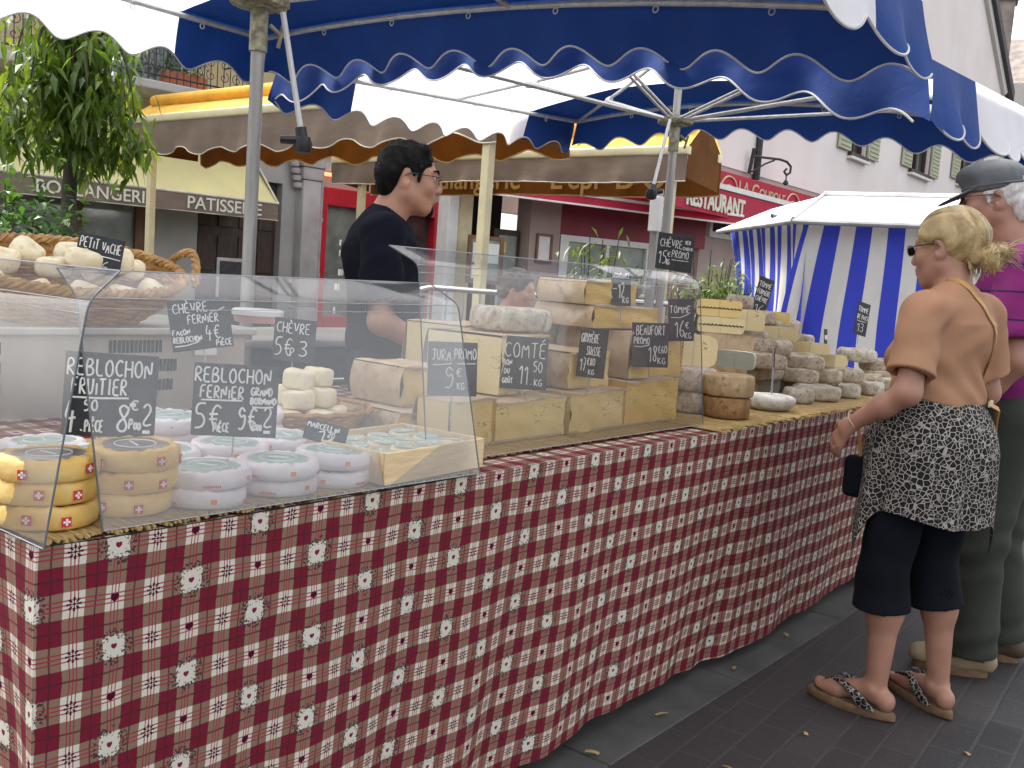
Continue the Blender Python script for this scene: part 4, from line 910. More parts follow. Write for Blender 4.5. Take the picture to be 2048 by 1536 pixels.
# ---------------------------------------------------------------- sneeze guards
def guard(label, segs, mt, name='sneeze_guard'):
    """bent clear sheet; segs is the list of edge profile pairs (left point, right point) from bottom to top"""
    t = thing(name, label, 'sneeze guard', segs[0][0], group='clear plastic sneeze guards')
    b = MB(); th = .004
    L_ = [Vector(p[0]) for p in segs]; Rr = [Vector(p[1]) for p in segs]
    # smooth the bend with extra points
    def rounded(P):
        out = [P[0]]
        for i in range(1, len(P)-1):
            for q in (.0, .25, .5, .75, 1.0):
                a = P[i]+(P[i-1]-P[i]).normalized()*.018; c = P[i]+(P[i+1]-P[i]).normalized()*.018
                out.append((1-q)**2*a+2*q*(1-q)*P[i]+q*q*c)
        return out+[P[-1]]
    L_, Rr = rounded(L_), rounded(Rr); n = len(L_); vs = []; fs = []
    nrm = []
    for i in range(n):
        up = (L_[min(i+1, n-1)]-L_[max(i-1, 0)]).normalized(); al = (Rr[i]-L_[i]).normalized(); nrm.append(al.cross(up).normalized()*th)
    for i in range(n): vs += [L_[i], Rr[i], L_[i]+nrm[i], Rr[i]+nrm[i]]
    for i in range(n-1):
        a = 4*i; c = a+4
        fs.append((a, a+1, c+1, c)); 
    b.add(vs, fs); sh = b.build('sheet', M[mt], t, world=True, smooth='all')
    e = MB(); e.tube([L_[i] for i in range(n)], .0016, 5); e.build('cut_edge', M['edge'], sh, world=True)
    e = MB(); e.tube([Rr[i] for i in range(n)], .0016, 5); e.build('cut_edge', M['edge'], sh, world=True)
    e = MB(); e.tube([L_[-1], Rr[-1]], .0012, 5); e.tube([L_[0], Rr[0]], .0009, 5); e.tube([L_[3], Rr[3]], .0009, 4); e.tube([L_[1], Rr[1]], .0006, 4); e.build('rim', M['edge_pale'], sh, world=True)
    return t
M['edge'] = mat('smoky_cut_edge', (.10, .11, .12), .3, .2, 20)
M['edge_pale'] = mat('frosted_edge', (.33, .34, .36), .3, .1, 20)
guard('clear bent plastic guard along the front of the soft cheeses', [((.749, 1.317, .84), (1.558, 1.285, .84)), ((.749, 1.408, 1.174), (1.558, 1.375, 1.183)), ((.749, 1.467, 1.212), (1.558, 1.46, 1.222))], 'plexi')
guard('clear bent plastic guard across the left end of the stall', [((.644, 2.1, .84), (.644, 1.28, .84)), ((.698, 2.1, 1.175), (.698, 1.28, 1.175)), ((.743, 2.1, 1.218), (.743, 1.28, 1.218))], 'plexi_end')
guard('taller clear plastic guard in front of the cheese blocks', [((1.52, 1.40, .842), (2.741, 1.388, .842)), ((1.504, 1.445, 1.262), (2.741, 1.442, 1.271)), ((1.47, 1.50, 1.295), (2.741, 1.49, 1.297))], 'plexi_tall')
# ---------------------------------------------------------------- round cheeses
def wheel_prof(r, h, ro=.25):
    k = h*ro
    return [(.0005, 0), (r-k, 0), (r-k*.3, k*.3), (r, k), (r*1.004, h/2), (r, h-k), (r-k*.3, h-k*.3), (r-k, h), (r*.6, h*1.012), (.0005, h*1.012)]
def cross_flag(mb, r, a, z, s, mi_red=0, mi_w=1):
    """small red square with a white cross stuck on the side of a wheel"""
    c = Vector((math.cos(a)*(r+.0012), math.sin(a)*(r+.0012), z)); rt = rotz(a)
    mb.box(c, (.001, s, s*1.05), rt, mi_red)
    n = rt @ Vector((.0008, 0, 0))
    mb.box(c+n, (.001, s*.22, s*.74), rt, mi_w); mb.box(c+n, (.001, s*.74, s*.22), rt, mi_w)
def wrapped(kind):
    """paper wrapped soft cheese with a round label on top; kind yellow or white"""
    t = thing('wrapped_cheese', 'paper wrapped round cheese', 'cheese')
    r, h = (.070, .0325) if kind == 'yellow' else (.0725, .0285)
    b = MB(); n = 48; ph = rnd.uniform(0, 6)
    prof = [(.0005, 0), (r*.93, 0), (r*.99, h*.12), (r*1.01, h*.45), (r*1.0, h*.8), (r*.955, h*.98), (r*.86, h*1.05), (r*.78, h*1.02), (r*.70, h*.99)]
    vs = []
    for i, (pr, z) in enumerate(prof):
        for j in range(n):
            a = 2*PI*j/n; pl = math.sin(a*17+ph)*.5+math.sin(a*11+ph*2+i*.3)*.5+math.sin(a*29+i)*.3
            q = 1+(.014*pl if i >= 4 else .009*pl)+.012*math.sin(2*a+ph)+.006*math.sin(5*a+ph+i)
            vs.append((pr*q*math.cos(a), pr*q*math.sin(a), z+(.0020*pl if i >= 5 else 0)+.0012*math.sin(3*a+ph)*(i > 1)))
    b.add(vs, [(i*n+j, i*n+(j+1) % n, (i+1)*n+(j+1) % n, (i+1)*n+j) for i in range(len(prof)-1) for j in range(n)])
    b.build('paper', M['yellow_paper' if kind == 'yellow' else 'white_paper'], t, smooth='all')
    b = MB(); b.lathe([(r*.76, h*1.0), (r*.70, h*1.035), (r*.35, h*1.04), (.0005, h*1.03)], n=32); lb_ = b.build('top_label', M['top_foil' if kind == 'yellow' else 'top_label'], t, smooth='all')
    b = MB(); b.tube([(r*.45*math.cos(q), r*.45*math.sin(q), h*1.045) for q in [2*PI*k/20 for k in range(20)]], .0009, 4, closed=True); b.tube([(-r*.25, 0, h*1.045), (r*.25, .003, h*1.045)], .0012, 4); b.build('print', M['white_ink'], lb_)
    if kind == 'yellow':
        b = MB()
        for k in range(6): cross_flag(b, r*1.012, 2*PI*k/6+.3*(k % 2), h*(.55 if k % 2 else .42), .0135)
        b.build('flag_sticker', (M['red_ink'], M['white_ink']), t)
    else:
        b = MB()
        for k in range(3):
            a0 = 2*PI*k/3
            for q in range(9):
                a = a0+q*.045; b.box((math.cos(a)*r*1.012, math.sin(a)*r*1.012, h*.28), (.001, .0018, .0045), rotz(a))
        b.build('pink_print', M['pink_ink'], t)
        b = MB()
        for k in range(3): a = 2*PI*k/3+1.2; b.box((math.cos(a)*r*1.012, math.sin(a)*r*1.012, h*.5), (.0012, .009, .008), rotz(a))
        b.build('orange_seal', M['orange_ink'], t)
    return t
PY, PW = wrapped('yellow'), wrapped('white'); used = {}
def put_wrapped(P, key, loc, label, group):
    rz = rnd.uniform(0, 6.28); tl = (rnd.uniform(-.03, .03), rnd.uniform(-.03, .03), rz)
    if not used.get(key): used[key] = 1; P.location = loc; P.rotation_euler = tl; tag(P, label, 'cheese', group); return P
    return dup(P, loc, label=label, group=group, rot=tl)
LV = {1: ['only'], 2: ['bottom', 'top'], 3: ['bottom', 'middle', 'top'], 4: ['bottom', 'second', 'third', 'top']}
Z0 = TZ+.010
def stack(P, key, x, y, n, what, where, group, dx=.008, h=None):
    h = h or (.0345 if key == 'y' else .0305)
    for i in range(n):
        put_wrapped(P, key, (x+rnd.uniform(-dx, dx), y+rnd.uniform(-dx, dx), Z0+i*h), f'{what}, {LV[n][i]} of the stack {where}', group)
YL = 'yellow papered cheese'; WL = 'white papered cheese'
gy, gw = 'yellow wrapped round cheeses', 'white wrapped round cheeses'
stack(PY, 'y', .712, 1.415, 3, YL, 'at the left table corner', gy, .006)
stack(PY, 'y', .852, 1.43, 3, YL, 'second from the left corner', gy, .010)
stack(PY, 'y', .742, 1.565, 2, YL, 'just behind the corner stack', gy, .006)
for (x, y, n, wh) in ((.972, 1.405, 2, 'front row beside the yellow cheeses'), (1.115, 1.395, 2, 'in the middle of the front row'), (1.255, 1.405, 2, 'beside the wooden box'),
                      (.985, 1.56, 2, 'behind the front stack next to the yellow ones'), (1.135, 1.555, 2, 'in the middle of the second row'), (1.285, 1.565, 2, 'at the right end of the second row'),
                      (1.10, 1.72, 3, 'at the back under the middle price sign'), (1.31, 1.72, 3, 'at the back near the goat cheeses'), (.865, 1.725, 2, 'far back behind the yellow cheeses'), (.905, 1.585, 2, 'between the yellow cheeses and the second row')):
    stack(PW, 'w', x, y, n, WL, wh, gw, .007)
# ---------------------------------------------------------------- goat cheeses on a wicker tray
tr = thing('wicker_tray', 'round wicker tray holding small ivory goat cheeses', 'tray', (1.50, 1.80, Z0))
b = MB()
for k in range(9): b.tube([((.115+.006*k+.0025*math.sin(a*18+k*PI))*math.cos(a), (.115+.006*k+.0025*math.sin(a*18+k*PI))*math.sin(a), .01+.0075*k+.002*math.sin(a*18+k*PI)) for a in [2*PI*j/72 for j in range(72)]], .0042, 5, closed=True)
b.lathe([(.0005, 0), (.118, 0), (.118, .012), (.0005, .012)], n=24); b.tube([(.168*math.cos(a), .168*math.sin(a), .075+.002*math.sin(a*24)) for a in [2*PI*j/72 for j in range(72)]], .0065, 6, closed=True); b.build('woven_wall', M['wicker'], tr)
GP = thing('goat_cheese', 'small ivory goat cheese', 'cheese'); b = MB(); b.lathe(wheel_prof(.036, .043, .2), n=26, jit=.03); b.build('rind', M['goat'], GP, smooth='all')
gl_ = [(-.07, -.04, .03, 'bottom left of the pile on the tray'), (.0, -.075, .03, 'front of the pile on the tray'), (.075, -.035, .03, 'bottom right of the pile on the tray'), (-.035, .045, .03, 'back left of the pile on the tray'), (.045, .05, .03, 'back right of the pile on the tray'),
       (-.035, -.045, .074, 'second layer of the tray pile, left'), (.04, -.03, .074, 'second layer of the tray pile, right'), (.0, .03, .074, 'second layer of the tray pile, rear'), (-.02, -.02, .118, 'top of the tray pile, left'), (.055, .0, .118, 'top of the tray pile, right')]
for i, (dx, dy, dz, wh) in enumerate(gl_):
    loc = (1.50+dx, 1.80+dy, Z0+dz); lab = f'small ivory goat cheese at the {wh}'
    if i == 0: GP.location = loc; tag(GP, lab, 'cheese', 'small goat cheeses')
    else: dup(GP, loc, rnd.uniform(0, 6), lab, 'small goat cheeses', rot=(rnd.uniform(-.1, .1), rnd.uniform(-.1, .1), rnd.uniform(0, 6)))
# ---------------------------------------------------------------- wooden box of little cheeses
BXx0, BXx1, BXy0, BXy1 = 1.285, 1.60, 1.315, 1.50
bx = thing('wooden_box', 'pale poplar box full of little green labelled cheeses', 'box', (1.4425, 1.42, Z0), R(4))
b = MB(); b.rbox((0, 0, .006), (.30, .22, .006), .001, seg=1); b.build('bottom', M['crate_wood'], bx)
for c, s in (((0, -.111, .034), (.31, .007, .062)), ((0, .111, .034), (.31, .007, .062)), ((-.152, 0, .034), (.007, .214, .062)), ((.152, 0, .034), (.007, .214, .062))):
    b = MB(); b.rbox(c, s, .0012, seg=1); b.build('side_board', M['crate_wood'], bx)
LC = thing('little_cheese', 'little cream cheese', 'cheese'); b = MB(); b.lathe(wheel_prof(.031, .024, .3), n=24, jit=.03); b.build('rind', M['goat'], LC, smooth='all')
b = MB(); b.lathe([(.028, .0238), (.027, .0255), (.0005, .0255)], n=20); b.build('green_label', M['green_leaf_label'], LC)
i = 0
cols = ['left end', 'second from left', 'second from right', 'right end']; rows_ = ['front row', 'middle row', 'rear row']
for r_ in range(3):
    for c_ in range(4):
        loc = (1.4425-.108+.071*c_+rnd.uniform(-.003, .003), 1.42-.071+.070*r_+.005*c_, Z0+.030+rnd.uniform(0, .006)); lab = f'little green labelled cheese, {cols[c_]} of the {rows_[r_]} in the wooden box'
        if i == 0: LC.location = loc; tag(LC, lab, 'cheese', 'little cheeses in the wooden box')
        else: dup(LC, loc, label=lab, group='little cheeses in the wooden box', rot=(rnd.uniform(-.12, .12), rnd.uniform(-.12, .12), rnd.uniform(0, 6)))
        i += 1
# ---------------------------------------------------------------- big cut blocks
def block(x0, x1, y0, y1, z0, h, m_cut, label, rz=0, m_rind='beige_rind', dome=.006, wedge=0, left=0):
    """piece of a large wheel: cut paste faces in front and at the sides, rind on top, below and behind"""
    cx, cy = (x0+x1)/2, (y0+y1)/2; t = thing('cheese_block', label, 'cheese', (cx, cy, z0), rz, 'big cut cheese blocks')
    w_, d_ = x1-x0, y1-y0; b = MB(); nx, nz = 14, 6; ph = rnd.uniform(0, 6)
    k1, k2 = rnd.uniform(-.05, .05), rnd.uniform(-.06, .06)
    def fr_(u, v): return ((u-.5)*w_*(1+.01*math.sin(v*6+ph)), -d_/2+.004*math.sin(u*5+ph)+.003*math.sin(v*8+u*3)+k1*(u-.5)*w_+.003*math.sin(u*17+v*11), h*v+(.0035*math.sin(u*6+ph)*v)+k2*(u-.5)*h*v)
    b.grid(fr_, nx, nz)
    def sd(sg):
        return lambda u, v: (sg*(w_/2)*(1+.01*math.sin(v*6+ph))-sg*wedge*u, -d_/2+u*d_, h*v+.0035*math.sin((3 if sg > 0 else -3)+ph)*v)
    b.grid(sd(1), 8, nz)
    if not left: b.grid(lambda u, v: sd(-1)(1-u, v), 8, nz)
    b.build('cut_face', M[m_cut], t, smooth=50)
    b = MB(); e = .0025
    if left: b.grid(lambda u, v: (-w_/2-e-.012*math.sin(PI*v), d_/2-u*(d_+e), h*v), 8, nz)
    def top(u, v): return ((u-.5)*(w_+2*e)*(1-2*wedge*v/w_ if wedge else 1), -d_/2-e+v*(d_+2*e), h+e*.4+dome*math.sin(PI*u)*math.sin(PI*min(1, v*1.2))*.6+(.0035*math.sin(u*6+ph)))
    b.grid(top, nx, 10)
    b.grid(lambda u, v: ((u-.5)*(w_+2*e), -d_/2-e, h+e*.4+.0035*math.sin(u*6+ph)-v*.006), nx, 1)
    b.grid(lambda u, v: ((.5-u)*(w_-2*wedge+2*e), d_/2+e+.012*math.sin(PI*v), h*v), nx, nz)
    b.grid(lambda u, v: ((u-.5)*(w_+2*e), -d_/2-e+.0005, v*.006), nx, 1)
    b.grid(lambda u, v: ((u-.5)*w_, d_/2-v*d_, .0005), 2, 2)
    b.build('rind', M[m_rind], t, smooth=60)
    return t
block(1.655, 1.875, 1.605, 1.86, Z0, .072, 'comte', 'long cheese slab with brown rind side under the tall wedge', R(-3), left=1)
block(1.725, 1.875, 1.67, 1.86, Z0+.075, .095, 'comte', 'tall wedge with beige rind side lying on the long slab', R(-4), left=1)
block(1.69, 1.862, 1.50, 1.598, Z0, .112, 'comte', 'pale yellow block at the left end of the front row behind the overlapping guards', R(1))
block(1.872, 2.162, 1.505, 1.75, Z0, .100, 'comte', 'yellow block in the bottom row under the large lettered sign')
block(2.172, 2.455, 1.497, 1.75, Z0, .108, 'comte', 'wide yellow block at the middle of the bottom row', R(1))
block(2.468, 2.760, 1.50, 1.78, Z0, .128, 'gruyere', 'thick golden block at the right end of the bottom row', R(-1))
block(2.235, 2.44, 1.555, 1.80, Z0+.112, .098, 'comte', 'yellow second layer block behind the narrow price sign', R(2), left=1)
block(1.95, 2.17, 1.58, 1.82, Z0+.105, .150, 'pale_paste', 'pale block of the second layer behind the large lettered price sign', R(4))
block(2.53, 2.83, 1.53, 1.80, Z0+.132, .140, 'gruyere', 'big golden block behind the right hand price sign in the middle case', R(-2), left=1)
block(2.43, 2.77, 1.60, 1.82, Z0+.277, .064, 'gruyere', 'golden slab of the third layer with brown rind at its left', R(-3), left=1)
block(2.41, 2.66, 1.62, 1.80, Z0+.345, .070, 'gruyere', 'topmost golden slab of the middle case under the small dark sign', R(-4), left=1)
block(2.09, 2.36, 1.83, 2.04, Z0, .26, 'pale_paste', 'tall greyish block standing behind the second layer', R(3))
block(2.44, 2.76, 1.83, 2.02, Z0, .275, 'comte', 'tall rear block carrying the golden slabs of the third layer', R(0))
rw = thing('cheese_half', 'mottled rind half wheel lying on the pale block behind the large lettered sign', 'cheese', (2.16, 1.71, Z0+.262), .2)
b = MB(); b.lathe(wheel_prof(.115, .062, .25), n=36, jit=.02); b.build('rind', M['tomme_pale'], rw, smooth='all')
# ---------------------------------------------------------------- tomme wheels and other cheeses at the right
def tomme(m_, r, h):
    t = thing('tomme_wheel', 'tomme wheel', 'cheese'); b = MB(); n = 40; prof = wheel_prof(r, h, .22); ph = [rnd.uniform(0, 6) for _ in range(6)]; vs = []
    prof = prof[:4]+[(r*1.015, h*.3), (r*1.02, h*.5), (r*1.015, h*.7)]+prof[5:]
    for i, (pr, z) in enumerate(prof):
        for j in range(n):
            a = 2*PI*j/n; q = 1+.012*math.sin(2*a+ph[0])+.010*math.sin(5*a+ph[1]+z*60)+.007*math.sin(11*a+ph[2]+z*90)
            zz = z+.0025*math.sin(3*a+ph[3])*(z/h)+.0015*math.sin(7*a+ph[4])*(pr/r)
            vs.append((pr*q*math.cos(a), pr*q*math.sin(a), zz))
    b.add(vs, [(i*n+j, i*n+(j+1) % n, (i+1)*n+(j+1) % n, (i+1)*n+j) for i in range(len(prof)-1) for j in range(n)])
    b.build('rind', M[m_], t, smooth='all'); return t
TP = {'g': tomme('tomme', .100, .057), 'p': tomme('tomme_pale', .096, .058), 's': tomme('tomme_pale', .060, .058), 'm': tomme('tomme', .058, .056)}
def put_tomme(k, x, y, z, label, tilt=.03):
    rt = (rnd.uniform(-tilt, tilt), rnd.uniform(-tilt, tilt), rnd.uniform(0, 6.28)); g_ = 'grey tomme wheels in the right hand pile'
    if not used.get('t'+k): used['t'+k] = 1; TP[k].location = (x, y, z); TP[k].rotation_euler = rt; tag(TP[k], label, 'cheese', g_); return TP[k]
    return dup(TP[k], (x, y, z), label=label, group=g_, rot=rt)
TR = {'g': .1, 'p': .096, 's': .06, 'm': .058}
def front_to_centre(P, r):
    q = Vector((P[0], P[1], 0)).normalized()*r; return P[0]+q.x, P[1]+q.y
ROWS = [  # kind, front foot point, label
 ('s', (3.683, 1.472, 0.84), 'small whitish tomme beside the low cream cheese, front row'), ('p', (3.862, 1.473, 0.84), 'large pale tomme at the middle of the front row'), ('s', (4.147, 1.454, 0.84), 'small pale tomme right of the large one, front row'), ('s', (4.402, 1.438, 0.84), 'small pale tomme nearest the woman, front row'), ('p', (4.738, 1.419, 0.84), 'pale tomme half hidden by the woman, front row'),
 ('g', (4.028, 1.692, 0.84), 'grey tomme low behind the small whitish one'), ('g', (4.571, 1.679, 0.84), 'grey tomme low in the middle of the second row'), ('g', (4.864, 1.638, 0.84), 'grey tomme low at the right of the second row'), ('g', (3.787, 1.763, 0.84), 'grey tomme low behind the waxy half cheese'), ('g', (5.196, 1.611, 0.84), 'grey tomme low beside the woman'),
 ('g', (3.916, 1.592, 0.9), 'wide tilted grey tomme of the second layer'), ('m', (4.049, 1.499, 0.9), 'small rounded tomme in the middle of the second layer'), ('m', (4.231, 1.475, 0.9), 'small rounded tomme right of the middle of the second layer'), ('g', (4.994, 1.58, 0.854), 'dark grey tomme of the second layer next to the woman'), ('g', (3.773, 1.686, 0.9), 'dark grey tomme of the second layer behind the waxy half'), ('g', (4.616, 1.75, 0.894), 'grey tomme of the second layer at the back'),
 ('g', (3.979, 1.6, 0.953), 'large blotchy grey tomme of the third layer'), ('g', (3.638, 1.62, 0.961), 'grey tomme of the third layer behind the spatula'), ('g', (5.06, 1.62, 0.908), 'grey tomme of the third layer next to the woman'), ('m', (4.711, 1.72, 0.919), 'small tomme of the third layer beside the edge-on sign'),
 ('g', (3.771, 1.66, 1.013), 'brown grey tomme with a split side, fourth layer'), ('g', (4.523, 1.8, 0.967), 'grey tomme of the fourth layer at the back'), ('p', (4.948, 1.7, 0.952), 'flat pale topped tomme standing highest near the woman'), ('m', (4.473, 1.8, 1.02), 'small cut looking tomme of the fifth layer'), ('g', (3.869, 1.8, 1.035), 'brown tomme behind the ash lined halves, low'), ('m', (3.885, 1.8, 1.115), 'round brown tomme near the two slanted signs'), ('m', (3.884, 1.85, 1.182), 'round grey tomme at the very top of the pile'), ('g', (4.333, 1.85, 0.968), 'grey tomme in the shade behind the fourth layer'), ('g', (4.305, 1.85, 1.083), 'grey tomme in the shade behind the fifth layer'), ('m', (4.245, 1.9, 1.117), 'small brown tomme under the slanted signs'), ('g', (4.188, 1.9, 1.022), 'grey tomme deep inside the left of the pile'), ('g', (5.16, 1.9, 0.837), 'grey tomme deep at the back of the pile'), ('g', (4.68, 1.9, 0.882), 'grey tomme deep in the middle of the pile'),
]
for k, P_, lab in ROWS:
    x_, y_ = front_to_centre(P_, TR[k]); put_tomme(k, x_, y_, max(P_[2], Z0), lab, .05 if P_[2] > .86 else .01)
def whole(name, label, loc, r, h, m_, ro=.2, rz=0, rot=None, prof=None, cut=None, m_cut=None, line=False):
    """wheel, or a part of a wheel when cut = (a0, a1) gives the kept angles"""
    t = thing(name, label, 'cheese', loc, rz, rot=rot)
    pr = prof or wheel_prof(r, h, ro)
    if not cut:
        b = MB(); b.lathe(pr, n=40, jit=.018); b.build('rind', M[m_], t, smooth='all'); return t
    a0, a1 = cut; n = 30; b = MB()
    vs = [(p*math.cos(a0+(a1-a0)*j/n)*(1+.01*math.sin(j)), p*math.sin(a0+(a1-a0)*j/n), z) for (p, z) in pr for j in range(n+1)]
    b.add(vs, [(i*(n+1)+j, i*(n+1)+j+1, (i+1)*(n+1)+j+1, (i+1)*(n+1)+j) for i in range(len(pr)-1) for j in range(n)]); b.build('rind', M[m_], t, smooth=60)
    b = MB()
    for a in (a0, a1): b.add([(p*math.cos(a), p*math.sin(a), z) for p, z in pr], [tuple(range(len(pr)))])
    b.build('cut_face', M[m_cut], t)
    if line:
        b = MB()
        for a in (a0, a1):
            nn = Vector((-math.sin(a), math.cos(a), 0))*(-.0012 if a == a0 else .0012); pts = [Vector((r*q*math.cos(a), r*q*math.sin(a), h*.5+.003*math.sin(q*40)))+nn for q in [k/16*.97 for k in range(17)]]
            b.tube(pts, [.0022+.0012*math.sin(k*2.3) for k in range(17)], 5)
        b.build('ash_line', M['ash'], t)
    return t
def at(P, r, z=None): x_, y_ = front_to_centre(P, r); return (x_, y_, P[2] if z is None else z)
def facing(P, off=0): return math.atan2(P[1], P[0])-PI/2+R(off)      # turns a cut face towards the front
BP = (2.932, 1.408, 0.842)
whole('round_cheese', 'crusty brown wheel at the bottom of the stack beside the clear case', at(BP, .075, Z0), .078, .070, 'brown_rind', .15)
whole('round_cheese', 'tall tan wheel standing on the crusty brown wheel', at(BP, .080, Z0+.072), .084, .070, 'tan_rind', .12)
whole('cheese_wedge', 'grey waxy half wheel lying on the tall tan wheel', at((3.195, 1.52, 0.96), .05, Z0+.144), .075, .060, 'white_rind', .25, facing(BP, -25), cut=(0, PI), m_cut='grey_cut')
SP = (3.387, 1.68, 1.092)
sx_, sy_, _ = at(SP, .09)
for i, (zb, hh, lab) in enumerate(((Z0, .085, 'tan wheel low in the stack under the half wheels'), (Z0+.087, .085, 'brown wheel second in the stack under the half wheels'))): whole('round_cheese', lab, (sx_+.03, sy_, zb), .10, hh, ('brown_rind', 'tan_rind')[i])
whole('cheese_half', 'tan half wheel under the two ash lined halves', (sx_+.02, sy_-.02, Z0+.174), .105, SP[2]-Z0-.176, 'brown_rind', .2, facing(SP, 10), cut=(0, PI), m_cut='beige_rind')
whole('cheese_half', 'layered half wheel with a dark ash line, lower of two', (sx_, sy_, SP[2]), .088, .060, 'white_rind', .2, facing(SP, 4), cut=(0, PI), m_cut='pale_paste', line=True)
whole('cheese_half', 'yellow half wheel with a broken dark ash line, upper of two', (sx_-.005, sy_+.01, SP[2]+.062), .085, .064, 'brown_rind', .2, facing(SP, 0), cut=(0, PI), m_cut='comte', line=True)
CP = (2.944, 1.55, 0.993)
whole('cheese_half', 'cut pale cheese with grey rind at the right edge of the clear case', at(CP, .06), .08, .105, 'tomme_pale', .25, facing(CP, 8), cut=(0, PI), m_cut='pale_paste')
whole('round_cheese', 'grey wheel under the cut pale cheese at the edge of the clear case', (*at(CP, .07)[:2], Z0), .085, .072, 'tomme')
whole('round_cheese', 'second grey wheel under the cut pale cheese at the edge of the clear case', (*at(CP, .065)[:2], Z0+.073), .085, CP[2]-Z0-.075, 'tomme_pale')
whole('cream_cheese', 'low rounded cream coloured cheese with a spatula stuck in it', at((3.293, 1.422, 0.842), .095, Z0), .10, .052, 'white_rind', prof=[(.0005, 0), (.066, 0), (.086, .014), (.096, .034), (.092, .046), (.080, .053), (.0005, .056)])
CC = at((3.293, 1.422, 0.842), .095, Z0)
whole('cheese_half', 'waxy half cheese with a shiny cut face behind the low cream cheese', at((3.794, 1.682, 0.842), .06, Z0), .085, .115, 'white_rind', .2, facing(CC, 20), cut=(0, PI), m_cut='grey_cut')
whole('cheese_wedge', 'brown cut wedge near the slanted signs at the top of the pile', at((3.736, 1.74, 1.099), .05), .072, .085, 'brown_rind', .2, facing(CC, 5), cut=(0, PI*.9), m_cut='pale_paste')
whole('cheese_wedge', 'yellow cut wedge behind the two slanted signs', at((4.253, 1.86, 1.116), .05), .08, .06, 'tomme', .2, facing(CC, 0), cut=(0, PI*.8), m_cut='comte')
whole('cheese_wedge', 'cut tomme with pale yellow face in the middle of the pile', at((4.063, 1.74, 1.058), .06), .09, .056, 'tomme', .2, facing(CC, -25), cut=(0, PI*1.1), m_cut='pale_paste')
whole('cheese_wedge', 'yellow cheese wedge beside the edge-on price sign', at((4.49, 1.64, 0.941), .04), .06, .056, 'tomme', .2, facing(CC, 25), cut=(0, PI*.8), m_cut='pale_paste')
whole('cheese_wedge', 'orange yellow wedge with a thin rind in the middle of the pile', at((4.326, 1.7, 0.998), .06), .09, .05, 'tomme', .2, facing(CC, 10), cut=(0, PI*.8), m_cut='pale_paste')
sp_ = thing('spatula', 'thin metal cheese spatula stuck upright in the low cream cheese', 'spatula', (CC[0]-.01, CC[1]-.01, Z0+.05))
b = MB(); b.rbox((.0, 0, .05), (.018, .002, .11), .0008, seg=1, rot=Matrix.Rotation(R(-6), 3, 'Y')); b.build('blade', M['chrome'], sp_); b = MB(); b.tube([(-.006, 0, .105), (-.014, 0, .175)], .006, 8); b.build('handle', M['chrome'], sp_)
# ---------------------------------------------------------------- back counter, basket, tub
SX0, SX1 = 1.02, 1.735
cb = thing('steel_cabinet', 'brushed steel cabinet with vent slots behind the soft cheeses', 'cabinet', (1.30, 2.52, 0))
b = MB(); b.rbox((1.22, 2.54, .52), (1.03, .44, 1.03), .008); b.build('body', M['steel'], cb, world=True)
b = MB(); b.rbox((1.22, 2.53, 1.042), (1.06, .48, .02), .004); b.build('top', M['steel'], cb, world=True)
yv = 2.3195
def slots(x0, x1, n, z0, z1):
    b = MB()
    for i in range(n): b.rbox((x0+(x1-x0)*i/(n-1), yv-.0015, (z0+z1)/2), (.0075, .004, z1-z0), .0015, seg=1)
    b.build('vent_slots', M['dark_slot'], cb, world=True)
slots(1.325, 1.465, 13, .985, 1.018); slots(1.445, 1.51, 7, .935, .968); slots(1.445, 1.50, 6, .885, .915)
slots(.90, 1.052, 6, .985, 1.015); slots(.90, 1.052, 6, .94, .968); slots(.90, 1.052, 6, .89, .92)
b = MB(); b.rbox((1.60, yv-.004, .985), (.07, .006, .02), .002); b.build('rating_plate', M['porcelain'], cb, world=True)
c2 = thing('back_counter', 'low counter with a dark blue glass front behind the cheese blocks', 'counter', (2.45, 2.95, 0))
b = MB(); b.rbox((2.55, 3.05, .47), (1.4, .5, .94), .01); b.build('body', M['navy_panel'], c2, world=True); b = MB(); b.rbox((2.55, 3.04, .955), (1.44, .54, .03), .008); b.build('steel_top', M['steel'], c2, world=True); b = MB(); b.rbox((2.55, 2.795, .80), (1.4, .02, .05), .006); b.build('steel_strip', M['chrome'], c2, world=True)
